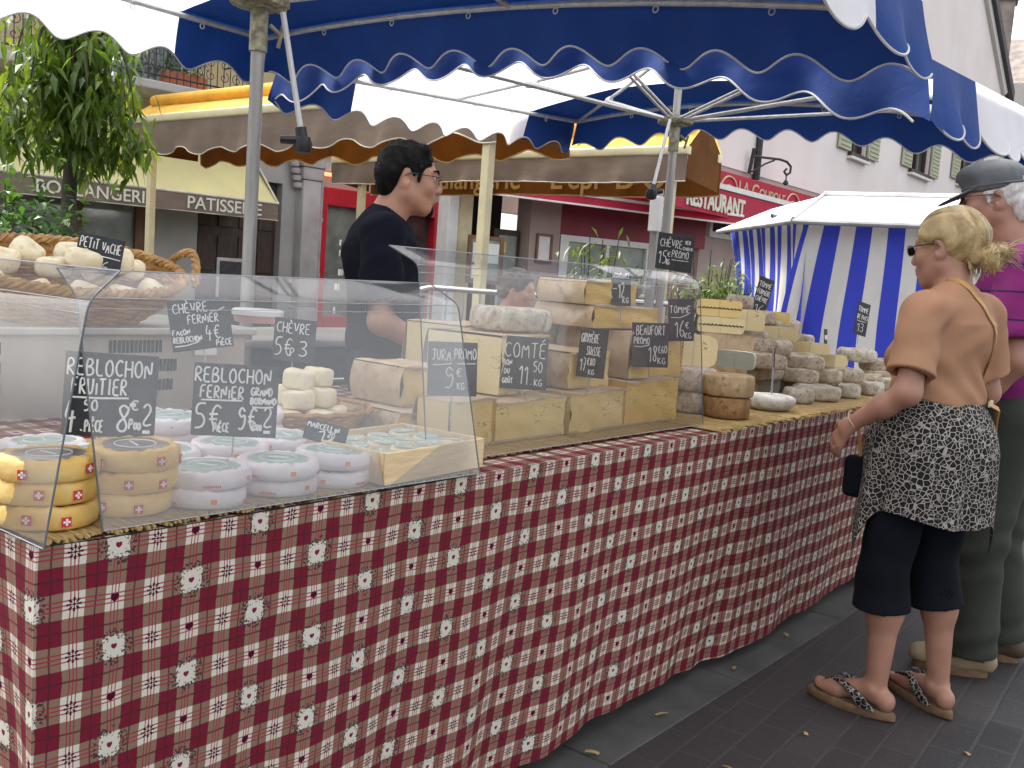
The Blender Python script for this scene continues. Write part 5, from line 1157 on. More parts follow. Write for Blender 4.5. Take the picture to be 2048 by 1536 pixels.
def basket(loc, rx, ry, h, label):
    t = thing('wicker_basket', label, 'basket', loc, rot=BROT.to_euler()); b = MB()
    lay = 15
    for k in range(lay):
        q = k/(lay-1); ax = rx*(.62+.38*q**.8); ay = ry*(.62+.38*q**.8); n = 110
        b.tube([((ax+.004*math.sin(j*PI*2/5+k*PI))*math.cos(2*PI*j/n), (ay+.004*math.sin(j*PI*2/5+k*PI))*math.sin(2*PI*j/n), h*q+.005*math.cos(4*PI*j/n)*q) for j in range(n)], .0062, 5, closed=True)
    n = 34
    for j in range(n):
        a = 2*PI*j/n; b.tube([(rx*.60*math.cos(a), ry*.60*math.sin(a), 0), (rx*.86*math.cos(a), ry*.86*math.sin(a), h*.45), (rx*1.0*math.cos(a), ry*1.0*math.sin(a), h)], .0045, 5)
    b.lathe([(.0005, .0), (.6, .0), (.6, .008), (.0005, .008)], n=30, rot=Matrix.Diagonal((rx, ry, 1)))
    b.build('woven_wall', M['wicker'], t)
    b = MB(); n = 120
    for s_ in range(3): b.tube([((rx*1.01+.009*math.cos(a*26+s_*2.09))*math.cos(a), (ry*1.01+.009*math.cos(a*26+s_*2.09))*math.sin(a), h+.012+.009*math.sin(a*26+s_*2.09)) for a in [2*PI*j/n for j in range(n)]], .0075, 5, closed=True)
    b.build('braided_rim', M['wicker'], t)
    for sg in (-1, 1):
        b = MB()
        for s_ in range(3): b.tube([(sg*(rx*1.0+.012+.02*math.sin(q*PI)+.007*math.cos(q*22+s_*2.09)), -.085+.17*q, h+.005+.06*math.sin(q*PI)+.007*math.sin(q*22+s_*2.09)) for q in [k/24 for k in range(25)]], .0065, 5)
        b.build('handle', M['wicker'], t)
    return t
BROT = (Matrix.Rotation(R(-6), 3, 'Z') @ Matrix.Rotation(R(17), 3, 'X'))
BC = (1.285, 2.475, 1.075)
basket(BC, .285, .205, .115, 'oval wicker basket heaped with pale round cheeses on the steel cabinet')
VB = thing('vache_cheese', 'pale round cheese', 'cheese'); b = MB(); b.lathe(wheel_prof(.042, .048, .3), n=24, jit=.04); b.build('rind', M['goat'], VB, smooth='all')
q = 0
ca_, sa_ = math.cos(R(-22)), math.sin(R(-22))
for (bx_, by_, bz_, wh) in ((-.22, -.05, .11, 'left end of the basket, front'), (-.12, -.11, .11, 'left of centre at the basket front'), (-.01, -.13, .115, 'middle of the basket front'), (.10, -.12, .11, 'right of centre at the basket front'), (.20, -.07, .11, 'right end of the basket, front'),
                        (-.16, .04, .14, 'left of the basket, second row'), (-.05, -.02, .145, 'middle of the basket, second row'), (.06, -.02, .145, 'right of the basket, second row'), (.17, .03, .14, 'right end of the basket, second row'), (-.09, .10, .15, 'back left of the basket'), (.03, .09, .15, 'back middle of the basket'), (.13, .11, .14, 'back right of the basket'), (-.21, .07, .12, 'far left of the basket, rear'), (.0, -.06, .185, 'top of the basket heap'), (.11, -.04, .18, 'top right of the basket heap')):
    loc = tuple(Vector(BC)+BROT @ Vector((bx_*.93, by_*.95, bz_-.045))); lab = f'pale round cheese at the {wh}'; rt = (rnd.uniform(-.5, .5), rnd.uniform(-.5, .5), rnd.uniform(0, 6))
    if q == 0: VB.location = loc; VB.rotation_euler = rt; tag(VB, lab, 'cheese', 'pale round cheeses in the wicker basket')
    else: dup(VB, loc, label=lab, group='pale round cheeses in the wicker basket', rot=rt)
    q += 1
tub = thing('plastic_tub', 'low white and pink plastic tub standing on the steel cabinet near the pole', 'tub', ((1.928, 2.5, 1.047)[0]-.02, 2.50, 1.053))
b = MB(); b.lathe([(.0005, 0), (.068, 0), (.074, .022)], n=28); b.build('base', M['pink_tub'] if 'pink_tub' in M else mat('pink_tub', (.62, .34, .30), .5), tub, smooth=True)
b = MB(); b.lathe([(.076, .020), (.078, .022), (.078, .036), (.072, .040), (.0005, .040)], n=28); b.build('lid', M['porcelain'], tub, smooth=True)
# crowd barrier behind the blocks
cr_ = thing('crowd_barrier', 'galvanised crowd barrier with rounded corner standing in the square', 'barrier', (4.9, 4.75, 0), R(-38))
b = MB(); b.tube([(0, 0, .05), (0, 0, .98), (.02, 0, 1.06), (.06, 0, 1.11), (.12, 0, 1.13), (1.9, 0, 1.13), (1.98, 0, 1.08), (2.0, 0, 1.0), (2.0, 0, .05)], .021, 10); b.build('frame', M['chrome'], cr_, smooth=True)
for i in range(16): b = MB(); b.tube([(.12+i*.118, 0, .2), (.12+i*.118, 0, 1.12)], .008, 6); b.build('upright', M['zinc'], cr_)
b = MB(); b.tube([(0, 0, .2), (2, 0, .2)], .014, 8); b.build('lower_rail', M['zinc'], cr_)
for fx in (.2, 1.8): b = MB(); b.tube([(fx, -.28, .01), (fx, 0, .1), (fx, .28, .01)], .014, 8); b.build('foot', M['zinc'], cr_)
# post with a box behind
pp = thing('grey_post', 'slim grey post with a small box at its top, left of the right parasol pole', 'post', (5.494, 3.238, 0.194)[:2]+(0,))
b = MB(); b.rbox((0, 0, .93), (.05, .05, 1.86), .006); b.build('shaft', M['pole'], pp); b = MB(); b.rbox((-.045, -.02, 1.70), (.06, .07, .22), .008); b.build('box', M['porcelain'], pp)
# small folding blackboard near the bakery door
ab = thing('pavement_board', 'small grey framed blackboard standing before the bakery door', 'board', (6.758, 9.29, 1.066)[:2]+(0,), R(-45))
b = MB(); b.rbox((0, 0, .62), (.40, .03, 1.2), .006); b.build('frame', M['zinc'], ab); b = MB(); b.rbox((0, -.018, .66), (.33, .006, 1.05), .002); b.build('blackboard', M['slate'], ab)
# ---------------------------------------------------------------- price signs
def sign(c, wpx, hpx, roll, label, lines, yaw=None, tilt=-.12, sw=.00135, spike=.045):
    x, y, z, k = c; base = math.atan2(y, x)-PI/2      # face the seller's customers, roughly towards the camera side
    a = base if yaw is None else R(yaw)
    slate_sign((x, y, z), wpx*k, hpx*k, a, tilt, R(roll), lines, label, sw, spike)
sign((1.3119, 2.3600, 1.2286, 0.0012), 90, 78, 9, 'small slate price sign lettered Petit Vache stuck in the wicker basket',
     [('PETiT', .05, .62, .27, .40), ('VACHE', .53, .58, .27, .41), ('_', .06, .52, -.02, .40), ('_', .54, .46, -.02, .42), ('5€', .16, .10, .28, .28), ('6', .58, .08, .26, .13)], yaw=-24)
sign((1.3174, 1.9300, 1.0920, 0.0011), 120, 104, -9, 'slate price sign lettered Chèvre Fermier, tilted, above the two big front signs',
     [('CHÈVRE', .08, .74, .19, .56), ('_', .68, .74, .05, .24), ('FERNiER', .30, .52, .17, .50), ('4€', .56, .18, .28, .24), ('PiÈCE', .72, .04, .12, .25), ('FAçON', .03, .32, .10, .28), ('REBLOCHON', .03, .17, .11, .46), ('_', .04, .10, .06, .40)], yaw=-32)
sign((0.8595, 1.5000, 1.0097, 0.0008), 178, 170, 1.2, 'large slate price sign lettered Reblochon Fruitier at the far left',
     [('REBLOCHON', .03, .72, .20, .90), ('FRUiTIER', .09, .50, .19, .58), ('_', .08, .455, .015, .62), ('4.', .03, .06, .34, .19), ('50', .23, .30, .13, .14), ('PiÈCE', .25, .05, .14, .19), ('8', .58, .06, .34, .13), ('€', .72, .33, .12, .09), ('Poo', .72, .10, .12, .12), ('2', .86, .14, .28, .10), ('=', .87, .03, .1, .08)], yaw=-36, sw=.0017)
sign((1.0981, 1.4920, 0.9890, 0.0009), 166, 146, 1, 'large slate price sign lettered Reblochon Fermier in the middle of the left case',
     [('REBLOCHON', .02, .74, .20, .88), ('FERNiER', .09, .52, .17, .50), ('GRAND', .68, .58, .11, .25), ('BORNAND', .68, .46, .09, .30), ('_', .70, .42, .01, .25), ('_', .10, .49, .01, .48), ('5€', .04, .09, .35, .30), ('PiÈCE', .26, .06, .12, .18), ('9€', .54, .09, .33, .22), ('Poo', .72, .10, .11, .10), ('2', .84, .14, .30, .10), ('=', .85, .03, .1, .08)], yaw=-36, sw=.0017)
sign((1.6282, 1.9800, 1.0482, 0.0013), 80, 84, 3, 'small slate price sign lettered Chèvre above the goat cheese tray',
     [('CHÈVRE', .06, .66, .24, .78), ('5€', .05, .12, .42, .40), ('P', .42, .12, .2, .09), ('3', .62, .14, .36, .2)], yaw=-36)
sign((1.2986, 1.4700, 0.9165, 0.0010), 84, 46, 16, 'small slate price sign leaning between the white cheeses and the wooden box',
     [('MARCELLiN', .04, .58, .26, .74), ('1', .34, .10, .46, .14), ('20', .55, .30, .26, .16), ('€', .60, .05, .22, .10)], yaw=-34, tilt=-.6)
sign((1.6835, 1.4900, 1.0305, 0.0011), 104, 112, -1, 'slate price sign lettered Jura Promo behind the overlapping clear guards',
     [('JURA', .08, .66, .20, .38), ('PROMO', .53, .68, .20, .44), ('_', .10, .57, .03, .38), ('_', .58, .60, .01, .38), ('9', .34, .12, .42, .17), ('€', .58, .36, .17, .1), ('KG', .60, .12, .13, .14)], yaw=-38)
sign((2.0102, 1.5350, 1.0316, 0.0013), 92, 104, 1, 'slate price sign lettered Comté in large capitals on the block pile',
     [('COMTÉ', .06, .60, .28, .88), ('BON', .04, .44, .10, .18), ('DU', .07, .28, .10, .11), ('GOÛT', .04, .10, .10, .22), ('11', .40, .10, .38, .18), ('.', .62, .1, .2, .05), ('50', .70, .34, .20, .19), ('KG', .74, .08, .13, .16)], yaw=-42)
sign((2.2901, 1.5150, 1.0552, 0.0014), 56, 98, 3, 'narrow slate price sign lettered Gruyère Suisse on the yellow blocks',
     [('GRUYÈRE', .05, .70, .18, .62), ('SUiSSE', .28, .45, .18, .50), ('17', .10, .12, .26, .2), ('€80', .34, .24, .15, .28), ('KG', .42, .06, .10, .2)], yaw=-46)
sign((2.5641, 1.4950, 1.0770, 0.0015), 74, 88, -2, 'slate price sign lettered Beaufort Promo on the golden block',
     [('BEAUFORT', .12, .72, .21, .78), ('PROMO', .06, .52, .15, .42), ('_', .06, .46, .04, .42), ('18', .46, .12, .36, .22), ('€60', .72, .32, .17, .24), ('KG', .72, .08, .14, .2)], yaw=-46)
sign((2.7484, 1.5000, 1.1530, 0.0016), 50, 82, -4, 'grey veiled slate price sign at the right end of the clear case',
     [('TOMME', .06, .66, .17, .80), ('_', .1, .56, .08, .7), ('16', .26, .08, .40, .34), ('€', .66, .3, .15, .14), ('KG', .64, .06, .14, .24)], yaw=-50)
sign((2.5435, 1.6000, 1.2416, 0.0015), 40, 76, -3, 'small dark slate price sign on the topmost golden slab',
     [('ABONDANCE', .06, .72, .15, .86), ('-', .08, .36, .2, .2), ('12', .36, .20, .42, .3), ('KG', .58, .08, .14, .3)], yaw=-46)
sign((3.6527, 2.0500, 1.3963, 0.0021), 74, 72, 4, 'slate price sign lettered Chèvre Promo raised high in front of the right pole',
     [('CHÈVRE', .07, .62, .22, .60), ('1ER', .74, .76, .10, .16), ('CHOIX', .70, .60, .08, .26), ('15', .06, .16, .36, .22), ('€', .30, .36, .14, .07), ('KG', .29, .14, .15, .08), ('PROMO', .42, .36, .20, .46), ('_', .43, .29, .01, .46)], yaw=-44, spike=.30)
sign((4.0974, 1.9300, 1.1313, 0.0022), 26, 70, 6, 'narrow dark slate sign left among the slanted signs on the pile',
     [('TOMME', .1, .70, .15, .8), ('DE', .2, .48, .13, .3), ('14', .2, .15, .26, .5)], yaw=-28, tilt=-.2)
sign((4.4336, 2.0000, 1.2336, 0.0024), 34, 82, 16, 'dark slate sign leaning to the right at the top of the pile',
     [('TOMME', .08, .76, .13, .8), ('FERMiERE', .08, .58, .12, .84), ('CHÈVRE', .08, .40, .12, .8), ('16', .2, .1, .24, .5)], yaw=-34)
sign((4.8839, 1.8400, 1.0266, 0.0025), 14, 60, 3, 'slate sign seen almost edge-on in the middle of the pile',
     [('BREBiS', .1, .65, .15, .8), ('19', .2, .2, .3, .5)], yaw=-2)
sign((5.1421, 1.7600, 1.1622, 0.0026), 34, 66, 12, 'grey slate sign leaning right on the highest tomme near the woman',
     [('TOMME', .08, .70, .16, .8), ('DE PAYS', .08, .48, .14, .84), ('_', .1, .42, .01, .7), ('13', .2, .1, .26, .5)], yaw=-24)
# spikes that carry the raised sign
# litter on the paving
LT = [((3.15, .30), 'near the bottom right corner'), ((2.36, 1.03), 'on the dark blocks near the cloth'), ((3.0, 1.32), 'beside the cloth hem, far'), ((2.15, 1.32), 'on the grey band, nearest the camera'), ((2.72, .96), 'left of the sandal'), ((2.46, .72), 'on the dark blocks below the sandal'), ((3.45, 1.33), 'on the grey band behind the sandal'), ((2.62, .52), 'on the dark blocks at the bottom'), ((2.95, .58), 'in front of the woman'), ((2.5, 1.31), 'halfway along the grey band')]
for i, (p, q) in enumerate(LT):
    b = MB(); k_ = rnd.uniform(.5, 1.1); b.grid(lambda u, v: (p[0]+(u-.5)*.04*k_*math.cos(i*1.7)-(v-.5)*.012*math.sin(i*1.7), p[1]+(u-.5)*.04*k_*math.sin(i*1.7)+(v-.5)*.012*math.cos(i*1.7), (.0105 if p[1] < 1.26 else .0125)+.003*math.sin(u*3)+.002*v-(.006 if p[1] < 1.26 else 0)), 5, 2); tag(b.build('fallen_leaf', M['litter']), f'dry pale leaf scrap {q}', 'leaf', 'leaf litter on the paving')
# ---------------------------------------------------------------- bodies grown from distance fields
class Field:
    def __init__(s, lo, hi, h=.006):
        s.lo = np.array(lo, np.float32); s.h = h; n = [int(math.ceil((b-a)/h))+1 for a, b in zip(lo, hi)]
        s.d = np.full(n, 5.0, np.float32); s.n = n
    def _sub(s, lo, hi):
        i0 = [max(0, int((lo[k]-s.lo[k])/s.h)) for k in range(3)]; i1 = [min(s.n[k], int((hi[k]-s.lo[k])/s.h)+2) for k in range(3)]
        if any(a >= b for a, b in zip(i0, i1)): return None, None
        ax = [s.lo[k]+s.h*np.arange(i0[k], i1[k], dtype=np.float32) for k in range(3)]
        return tuple(slice(a, b) for a, b in zip(i0, i1)), (ax[0][:, None, None], ax[1][None, :, None], ax[2][None, None, :])
    def _mix(s, sl, d, k, sub):
        c = s.d[sl]
        if sub:
            e = -d; hh = np.maximum(k-np.abs(c-e), 0)/k if k > 0 else 0; s.d[sl] = np.maximum(c, e)+hh*hh*k*.25
        else:
            hh = np.maximum(k-np.abs(c-d), 0)/k if k > 0 else 0; s.d[sl] = np.minimum(c, d)-hh*hh*k*.25
    def cap(s, a, b, ra, rb, k=.02, flat=None, sub=False, end=None):
        a = np.array(a, np.float32); b = np.array(b, np.float32); m = max(ra, rb)*1.1+1.6*k+.06
        sl, P = s._sub(np.minimum(a, b)-m, np.maximum(a, b)+m)
        if sl is None: return s
        ab = b-a; L2 = float(ab @ ab)+1e-12
        q = [P[i]-a[i] for i in range(3)]
        if flat:
            fd, fs_ = np.array(flat[0], np.float32), flat[1]; fd = fd/np.linalg.norm(fd); t = (q[0]*fd[0]+q[1]*fd[1]+q[2]*fd[2])*(fs_-1); q = [q[i]+t*fd[i] for i in range(3)]
        hh = np.clip((q[0]*ab[0]+q[1]*ab[1]+q[2]*ab[2])/L2, 0, 1)
        d = np.sqrt((q[0]-ab[0]*hh)**2+(q[1]-ab[1]*hh)**2+(q[2]-ab[2]*hh)**2)-(ra+(rb-ra)*hh)
        if flat: d = d/math.sqrt(flat[1])
        if end is not None:
            u = ab/math.sqrt(L2); d = np.maximum(d, (P[0]-b[0])*u[0]+(P[1]-b[1])*u[1]+(P[2]-b[2])*u[2]-end)
        s._mix(sl, d.astype(np.float32), k, sub); return s
    def ell(s, c, r, k=.02, rot=None, sub=False):
        c = np.array(c, np.float32); m = max(r)*1.15+2*k+.07; sl, P = s._sub(c-m, c+m)
        if sl is None: return s
        q = [P[i]-c[i] for i in range(3)]
        if rot is not None: rot = np.array(rot, np.float32); q = [q[0]*rot[0][j]+q[1]*rot[1][j]+q[2]*rot[2][j] for j in range(3)]
        k0 = np.sqrt((q[0]/r[0])**2+(q[1]/r[1])**2+(q[2]/r[2])**2)+1e-6; k1 = np.sqrt((q[0]/r[0]**2)**2+(q[1]/r[1]**2)**2+(q[2]/r[2]**2)**2)+1e-6
        s._mix(sl, (k0*(k0-1)/k1).astype(np.float32), k, sub); return s
    def cut(s, p, nrm, k=.006):
        """keep the side the normal points away from"""
        sl, P = s._sub(s.lo, s.lo+np.array(s.n)*s.h); n = np.array(nrm, np.float32); n /= np.linalg.norm(n)
        e = (P[0]-p[0])*n[0]+(P[1]-p[1])*n[1]+(P[2]-p[2])*n[2]; hh = np.maximum(k-np.abs(s.d-e), 0)/k; s.d = (np.maximum(s.d, e)+hh*hh*k*.25).astype(np.float32); return s
    def ripple(s, amp, fn):
        sl, P = s._sub(s.lo, s.lo+np.array(s.n)*s.h); s.d = (s.d+amp*fn(*P)).astype(np.float32); return s
    def mesh(s, name, m, parent, smooth=1):
        d = s.d; c = [d[i:d.shape[0]-1+i, j:d.shape[1]-1+j, k:d.shape[2]-1+k] for i in (0, 1) for j in (0, 1) for k in (0, 1)]
        neg = np.zeros(c[0].shape, np.int8)
        for q in c: neg += (q < 0)
        act = (neg > 0) & (neg < 8); ii = np.argwhere(act); idx = np.full(act.shape, -1, np.int64); idx[act] = np.arange(len(ii))
        V = np.stack([q[act] for q in c], 1); acc = np.zeros((len(ii), 3)); cnt = np.zeros(len(ii))
        off = [(i, j, k) for i in (0, 1) for j in (0, 1) for k in (0, 1)]
        for a in range(8):
            for b in range(a+1, 8):
                df = [abs(x-y) for x, y in zip(off[a], off[b])]
                if sum(df) != 1: continue
                A, B = V[:, a], V[:, b]; cr = (A < 0) != (B < 0); t = np.where(cr, A/np.where(A-B == 0, 1, A-B), 0)
                p = np.array(off[a])[None, :]+t[:, None]*(np.array(off[b])-np.array(off[a]))[None, :]; acc += np.where(cr[:, None], p, 0); cnt += cr
        vs = (acc/cnt[:, None]+ii)*s.h+s.lo
        F = []
        for ax in range(3):
            o1, o2 = [(1, 2), (2, 0), (0, 1)][ax]
            a = [slice(1, -1)]*3; a[ax] = slice(0, -1); b = [slice(1, -1)]*3; b[ax] = slice(1, None)
            A = d[tuple(a)]; B = d[tuple(b)]; cr = (A < 0) != (B < 0); g = np.argwhere(cr); flip = (A[cr] < 0)
            g = g+1; g[:, ax] -= 1
            def cell(d1, d2):
                q = g.copy(); q[:, o1] += d1; q[:, o2] += d2; return idx[q[:, 0], q[:, 1], q[:, 2]]
            q = np.stack([cell(-1, -1), cell(0, -1), cell(0, 0), cell(-1, 0)], 1); q[~flip] = q[~flip][:, ::-1]; F.append(q)
        F = np.concatenate(F); F = F[(F >= 0).all(1)]
        for _ in range(smooth):
            sm = np.zeros_like(vs); ct = np.zeros(len(vs))
            for i in range(4): np.add.at(sm, F[:, i], vs[F[:, (i+1) % 4]]); np.add.at(ct, F[:, i], 1); np.add.at(sm, F[:, (i+1) % 4], vs[F[:, i]]); np.add.at(ct, F[:, (i+1) % 4], 1)
            vs = .5*vs+.5*sm/np.maximum(ct, 1)[:, None]
        b = MB(); b.v = [tuple(q) for q in vs.tolist()]; b.f = [tuple(q) for q in F.tolist()]; b.mi = [0]*len(b.f)
        return b.build(name, m, parent, smooth='all')
def arr(m): return np.array([[m[i][j] for j in range(3)] for i in range(3)])
class Head:
    """maps head coordinates (x right, y forward, z up, origin between the ears) into the figure"""
    def __init__(s, pos, yaw=0, pitch=0, roll=0, k=1.0):
        s.p = Vector(pos); s.R = Matrix.Rotation(yaw, 3, 'Z') @ Matrix.Rotation(pitch, 3, 'X') @ Matrix.Rotation(roll, 3, 'Y'); s.k = k
    def __call__(s, x, y, z): return tuple(s.p+s.R @ Vector((x*s.k, y*s.k, z*s.k)))
    def rot(s, m=None): return arr(s.R if m is None else s.R @ m)
def head(f, H, neck_to, rn=.054, male=True, chin=1.0):
    k = H.k
    f.ell(H(0, -.014, .032), (.074*k, .095*k, .088*k), .02, H.rot())
    f.ell(H(0, .034, -.028), (.060*k, .058*k, .084*k), .03, H.rot())
    f.cap(H(0, .055, -.088), H(0, .068, -.098*chin), .026*k, .018*k, .025)
    for sg in (-1, 1):
        f.cap(H(sg*.054, -.002, -.055), H(sg*.020, .060, -.094), .022*k, .018*k, .03)
        f.ell(H(sg*.038, .062, -.024), (.026*k, .024*k, .026*k), .02, H.rot())
        f.ell(H(sg*.031, .094, .012), (.017*k, .014*k, .011*k), .012, H.rot(), sub=True)
        f.ell(H(sg*.031, .0775, .011), (.0135*k, .0125*k, .0125*k), .004, H.rot())
        f.cap(H(sg*.012, .086, .030), H(sg*.046, .072, .030), .009*k, .007*k, .014)
        e = Matrix.Rotation(sg*R(-22), 3, 'Z') @ Matrix.Rotation(R(-10), 3, 'X')
        f.ell(H(sg*.077, -.014, -.006), (.008*k, .019*k, .033*k), .006, H.rot(e)); f.ell(H(sg*.084, -.006, -.002), (.006*k, .010*k, .018*k), .006, H.rot(e), sub=True); f.ell(H(sg*.077, -.008, -.030), (.007*k, .010*k, .010*k), .006)
        f.ell(H(sg*.012, .099, -.034), (.009*k, .010*k, .008*k), .008, H.rot())
    f.cap(H(0, .086, .022), H(0, .108, -.026), .0085*k, .0120*k, .014)
    f.cap(H(-.018, .092, -.056), H(.018, .092, -.056), .0075*k, .0075*k, .010); f.cap(H(-.014, .091, -.070), H(.014, .091, -.070), .0085*k, .0085*k, .010)
    f.cap(H(-.024, .101, -.063), H(.024, .101, -.063), .0035*k, .0035*k, .004, sub=True)
    f.cap(H(0, -.022, -.05), neck_to, rn, rn*1.06, .035)
def hand(f, w, d, n, side, k=1.0, curl=.5, spread=1.0):
    """palm from wrist w along d, palm normal n (the fingers curl towards n), thumb on the +side"""
    w, d, n, side = [Vector(q) for q in (w, d, n, side)]; d.normalize(); n.normalize(); side.normalize()
    f.cap(w, w+d*.02*k, .026*k, .027*k, .015, flat=(n, 1.35))
    for t in (-.026, -.009, .009, .026): f.cap(w+d*.015*k+side*t*.6*k, w+d*.078*k+side*t*k, .013*k, .0115*k, .012)
    for t, L, dd in ((.028, .066, .078), (.0095, .076, .083), (-.010, .070, .081), (-.028, .054, .074)):
        p = w+d*dd*k+side*t*k; dirn = (d+side*t*2.2*spread).normalized(); r_ = .0088*k; a = curl*.45
        for s_ in (.45, .32, .26):
            dirn = (dirn*math.cos(a)+n*math.sin(a)).normalized() if a else dirn; q = p+dirn*L*s_*k; f.cap(p, q, r_, r_*.93, .006); p = q; r_ *= .93; a = curl*(.9 if s_ > .4 else .6)
    p = w+d*.022*k+side*.026*k+n*.004; q = p+(d*.55+side*.75+n*.25).normalized()*.038*k; f.cap(p, q, .0135*k, .0105*k, .012); q2 = q+(d*.9+side*.25+n*.35).normalized()*.034*k; f.cap(q, q2, .0105*k, .0088*k, .008)
def eyes(H, root):
    for sg in (-1, 1):
        b = MB(); c = Vector(H(sg*.031, .0785, .0115)); b.lathe([(.0005, -.0125), (.0088, -.0088), (.0125, 0), (.0088, .0088), (.0005, .0125)], c, n=14); e = b.build('eye', M['eye_white'], root, smooth='all')
        b = MB(); dv = Vector(H(sg*.031, .0785+.012, .0115))-c; dv.normalize(); b.tube([c+dv*.0105, c+dv*.0135], [.006, .0045], 10); b.build('iris', M['iris'], e)
def glasses(H, root, m_lens, dark=False, k=1.0):
    g_ = MB()
    for sg in (-1, 1):
        pts = [H(sg*.033+.023*math.cos(a)*k, .106-abs(.023*math.cos(a)+.004)*.25, .006+.016*math.sin(a)*k) for a in [2*PI*j/18 for j in range(18)]]; g_.tube(pts, .0017, 5, closed=True)
        g_.tube([H(sg*.056, .098, .012), H(sg*.072, .070, .013), H(sg*.083, .0, .012), H(sg*.082, -.020, .000)], .0020, 6)
    g_.tube([H(-.011, .108, .010), H(0, .113, .013), H(.011, .108, .010)], .0018, 5)
    fr_ = g_.build('spectacles', M['frame_metal'], root)
    for sg in (-1, 1):
        b = MB(); pts = [H(sg*.033+.0225*math.cos(a)*k, .1055-abs(.023*math.cos(a)+.004)*.25, .006+.0155*math.sin(a)*k) for a in [2*PI*j/18 for j in range(18)]]; b.add([Vector(p) for p in pts], [tuple(range(18))])
        b.build('lens', m_lens, fr_)
def clear_lens():
    m, t, p = new_mat('clear_spectacle_lens'); tr = t.nodes.new('ShaderNodeBsdfTransparent'); mx = t.nodes.new('ShaderNodeMixShader'); mx.inputs[0].default_value = .12
    p.inputs['Base Color'].default_value = (.5, .55, .6, 1); p.inputs['Roughness'].default_value = .05
    t.links.new(tr.outputs[0], mx.inputs[1]); t.links.new(p.outputs[0], mx.inputs[2]); t.links.new(mx.outputs[0], t.nodes['Material Output'].inputs['Surface']); return m
M['clear_lens'] = clear_lens(); M['grey_hair'] = mat('grey_brown_hair', (.16, .13, .11), .7, .3, 40, bump=.6, bscale=60, bdist=.005)
folds = lambda sx, sy, sz, ph=0: (lambda X, Y, Z: np.sin(X*sx+2.1*np.sin(Z*sz*.31+ph)+ph)*np.sin(Z*sz+1.7*np.sin(X*sx*.4+Y*sy*.5)+ph*2)+.6*np.sin(Y*sy+Z*sz*.7+ph*3))
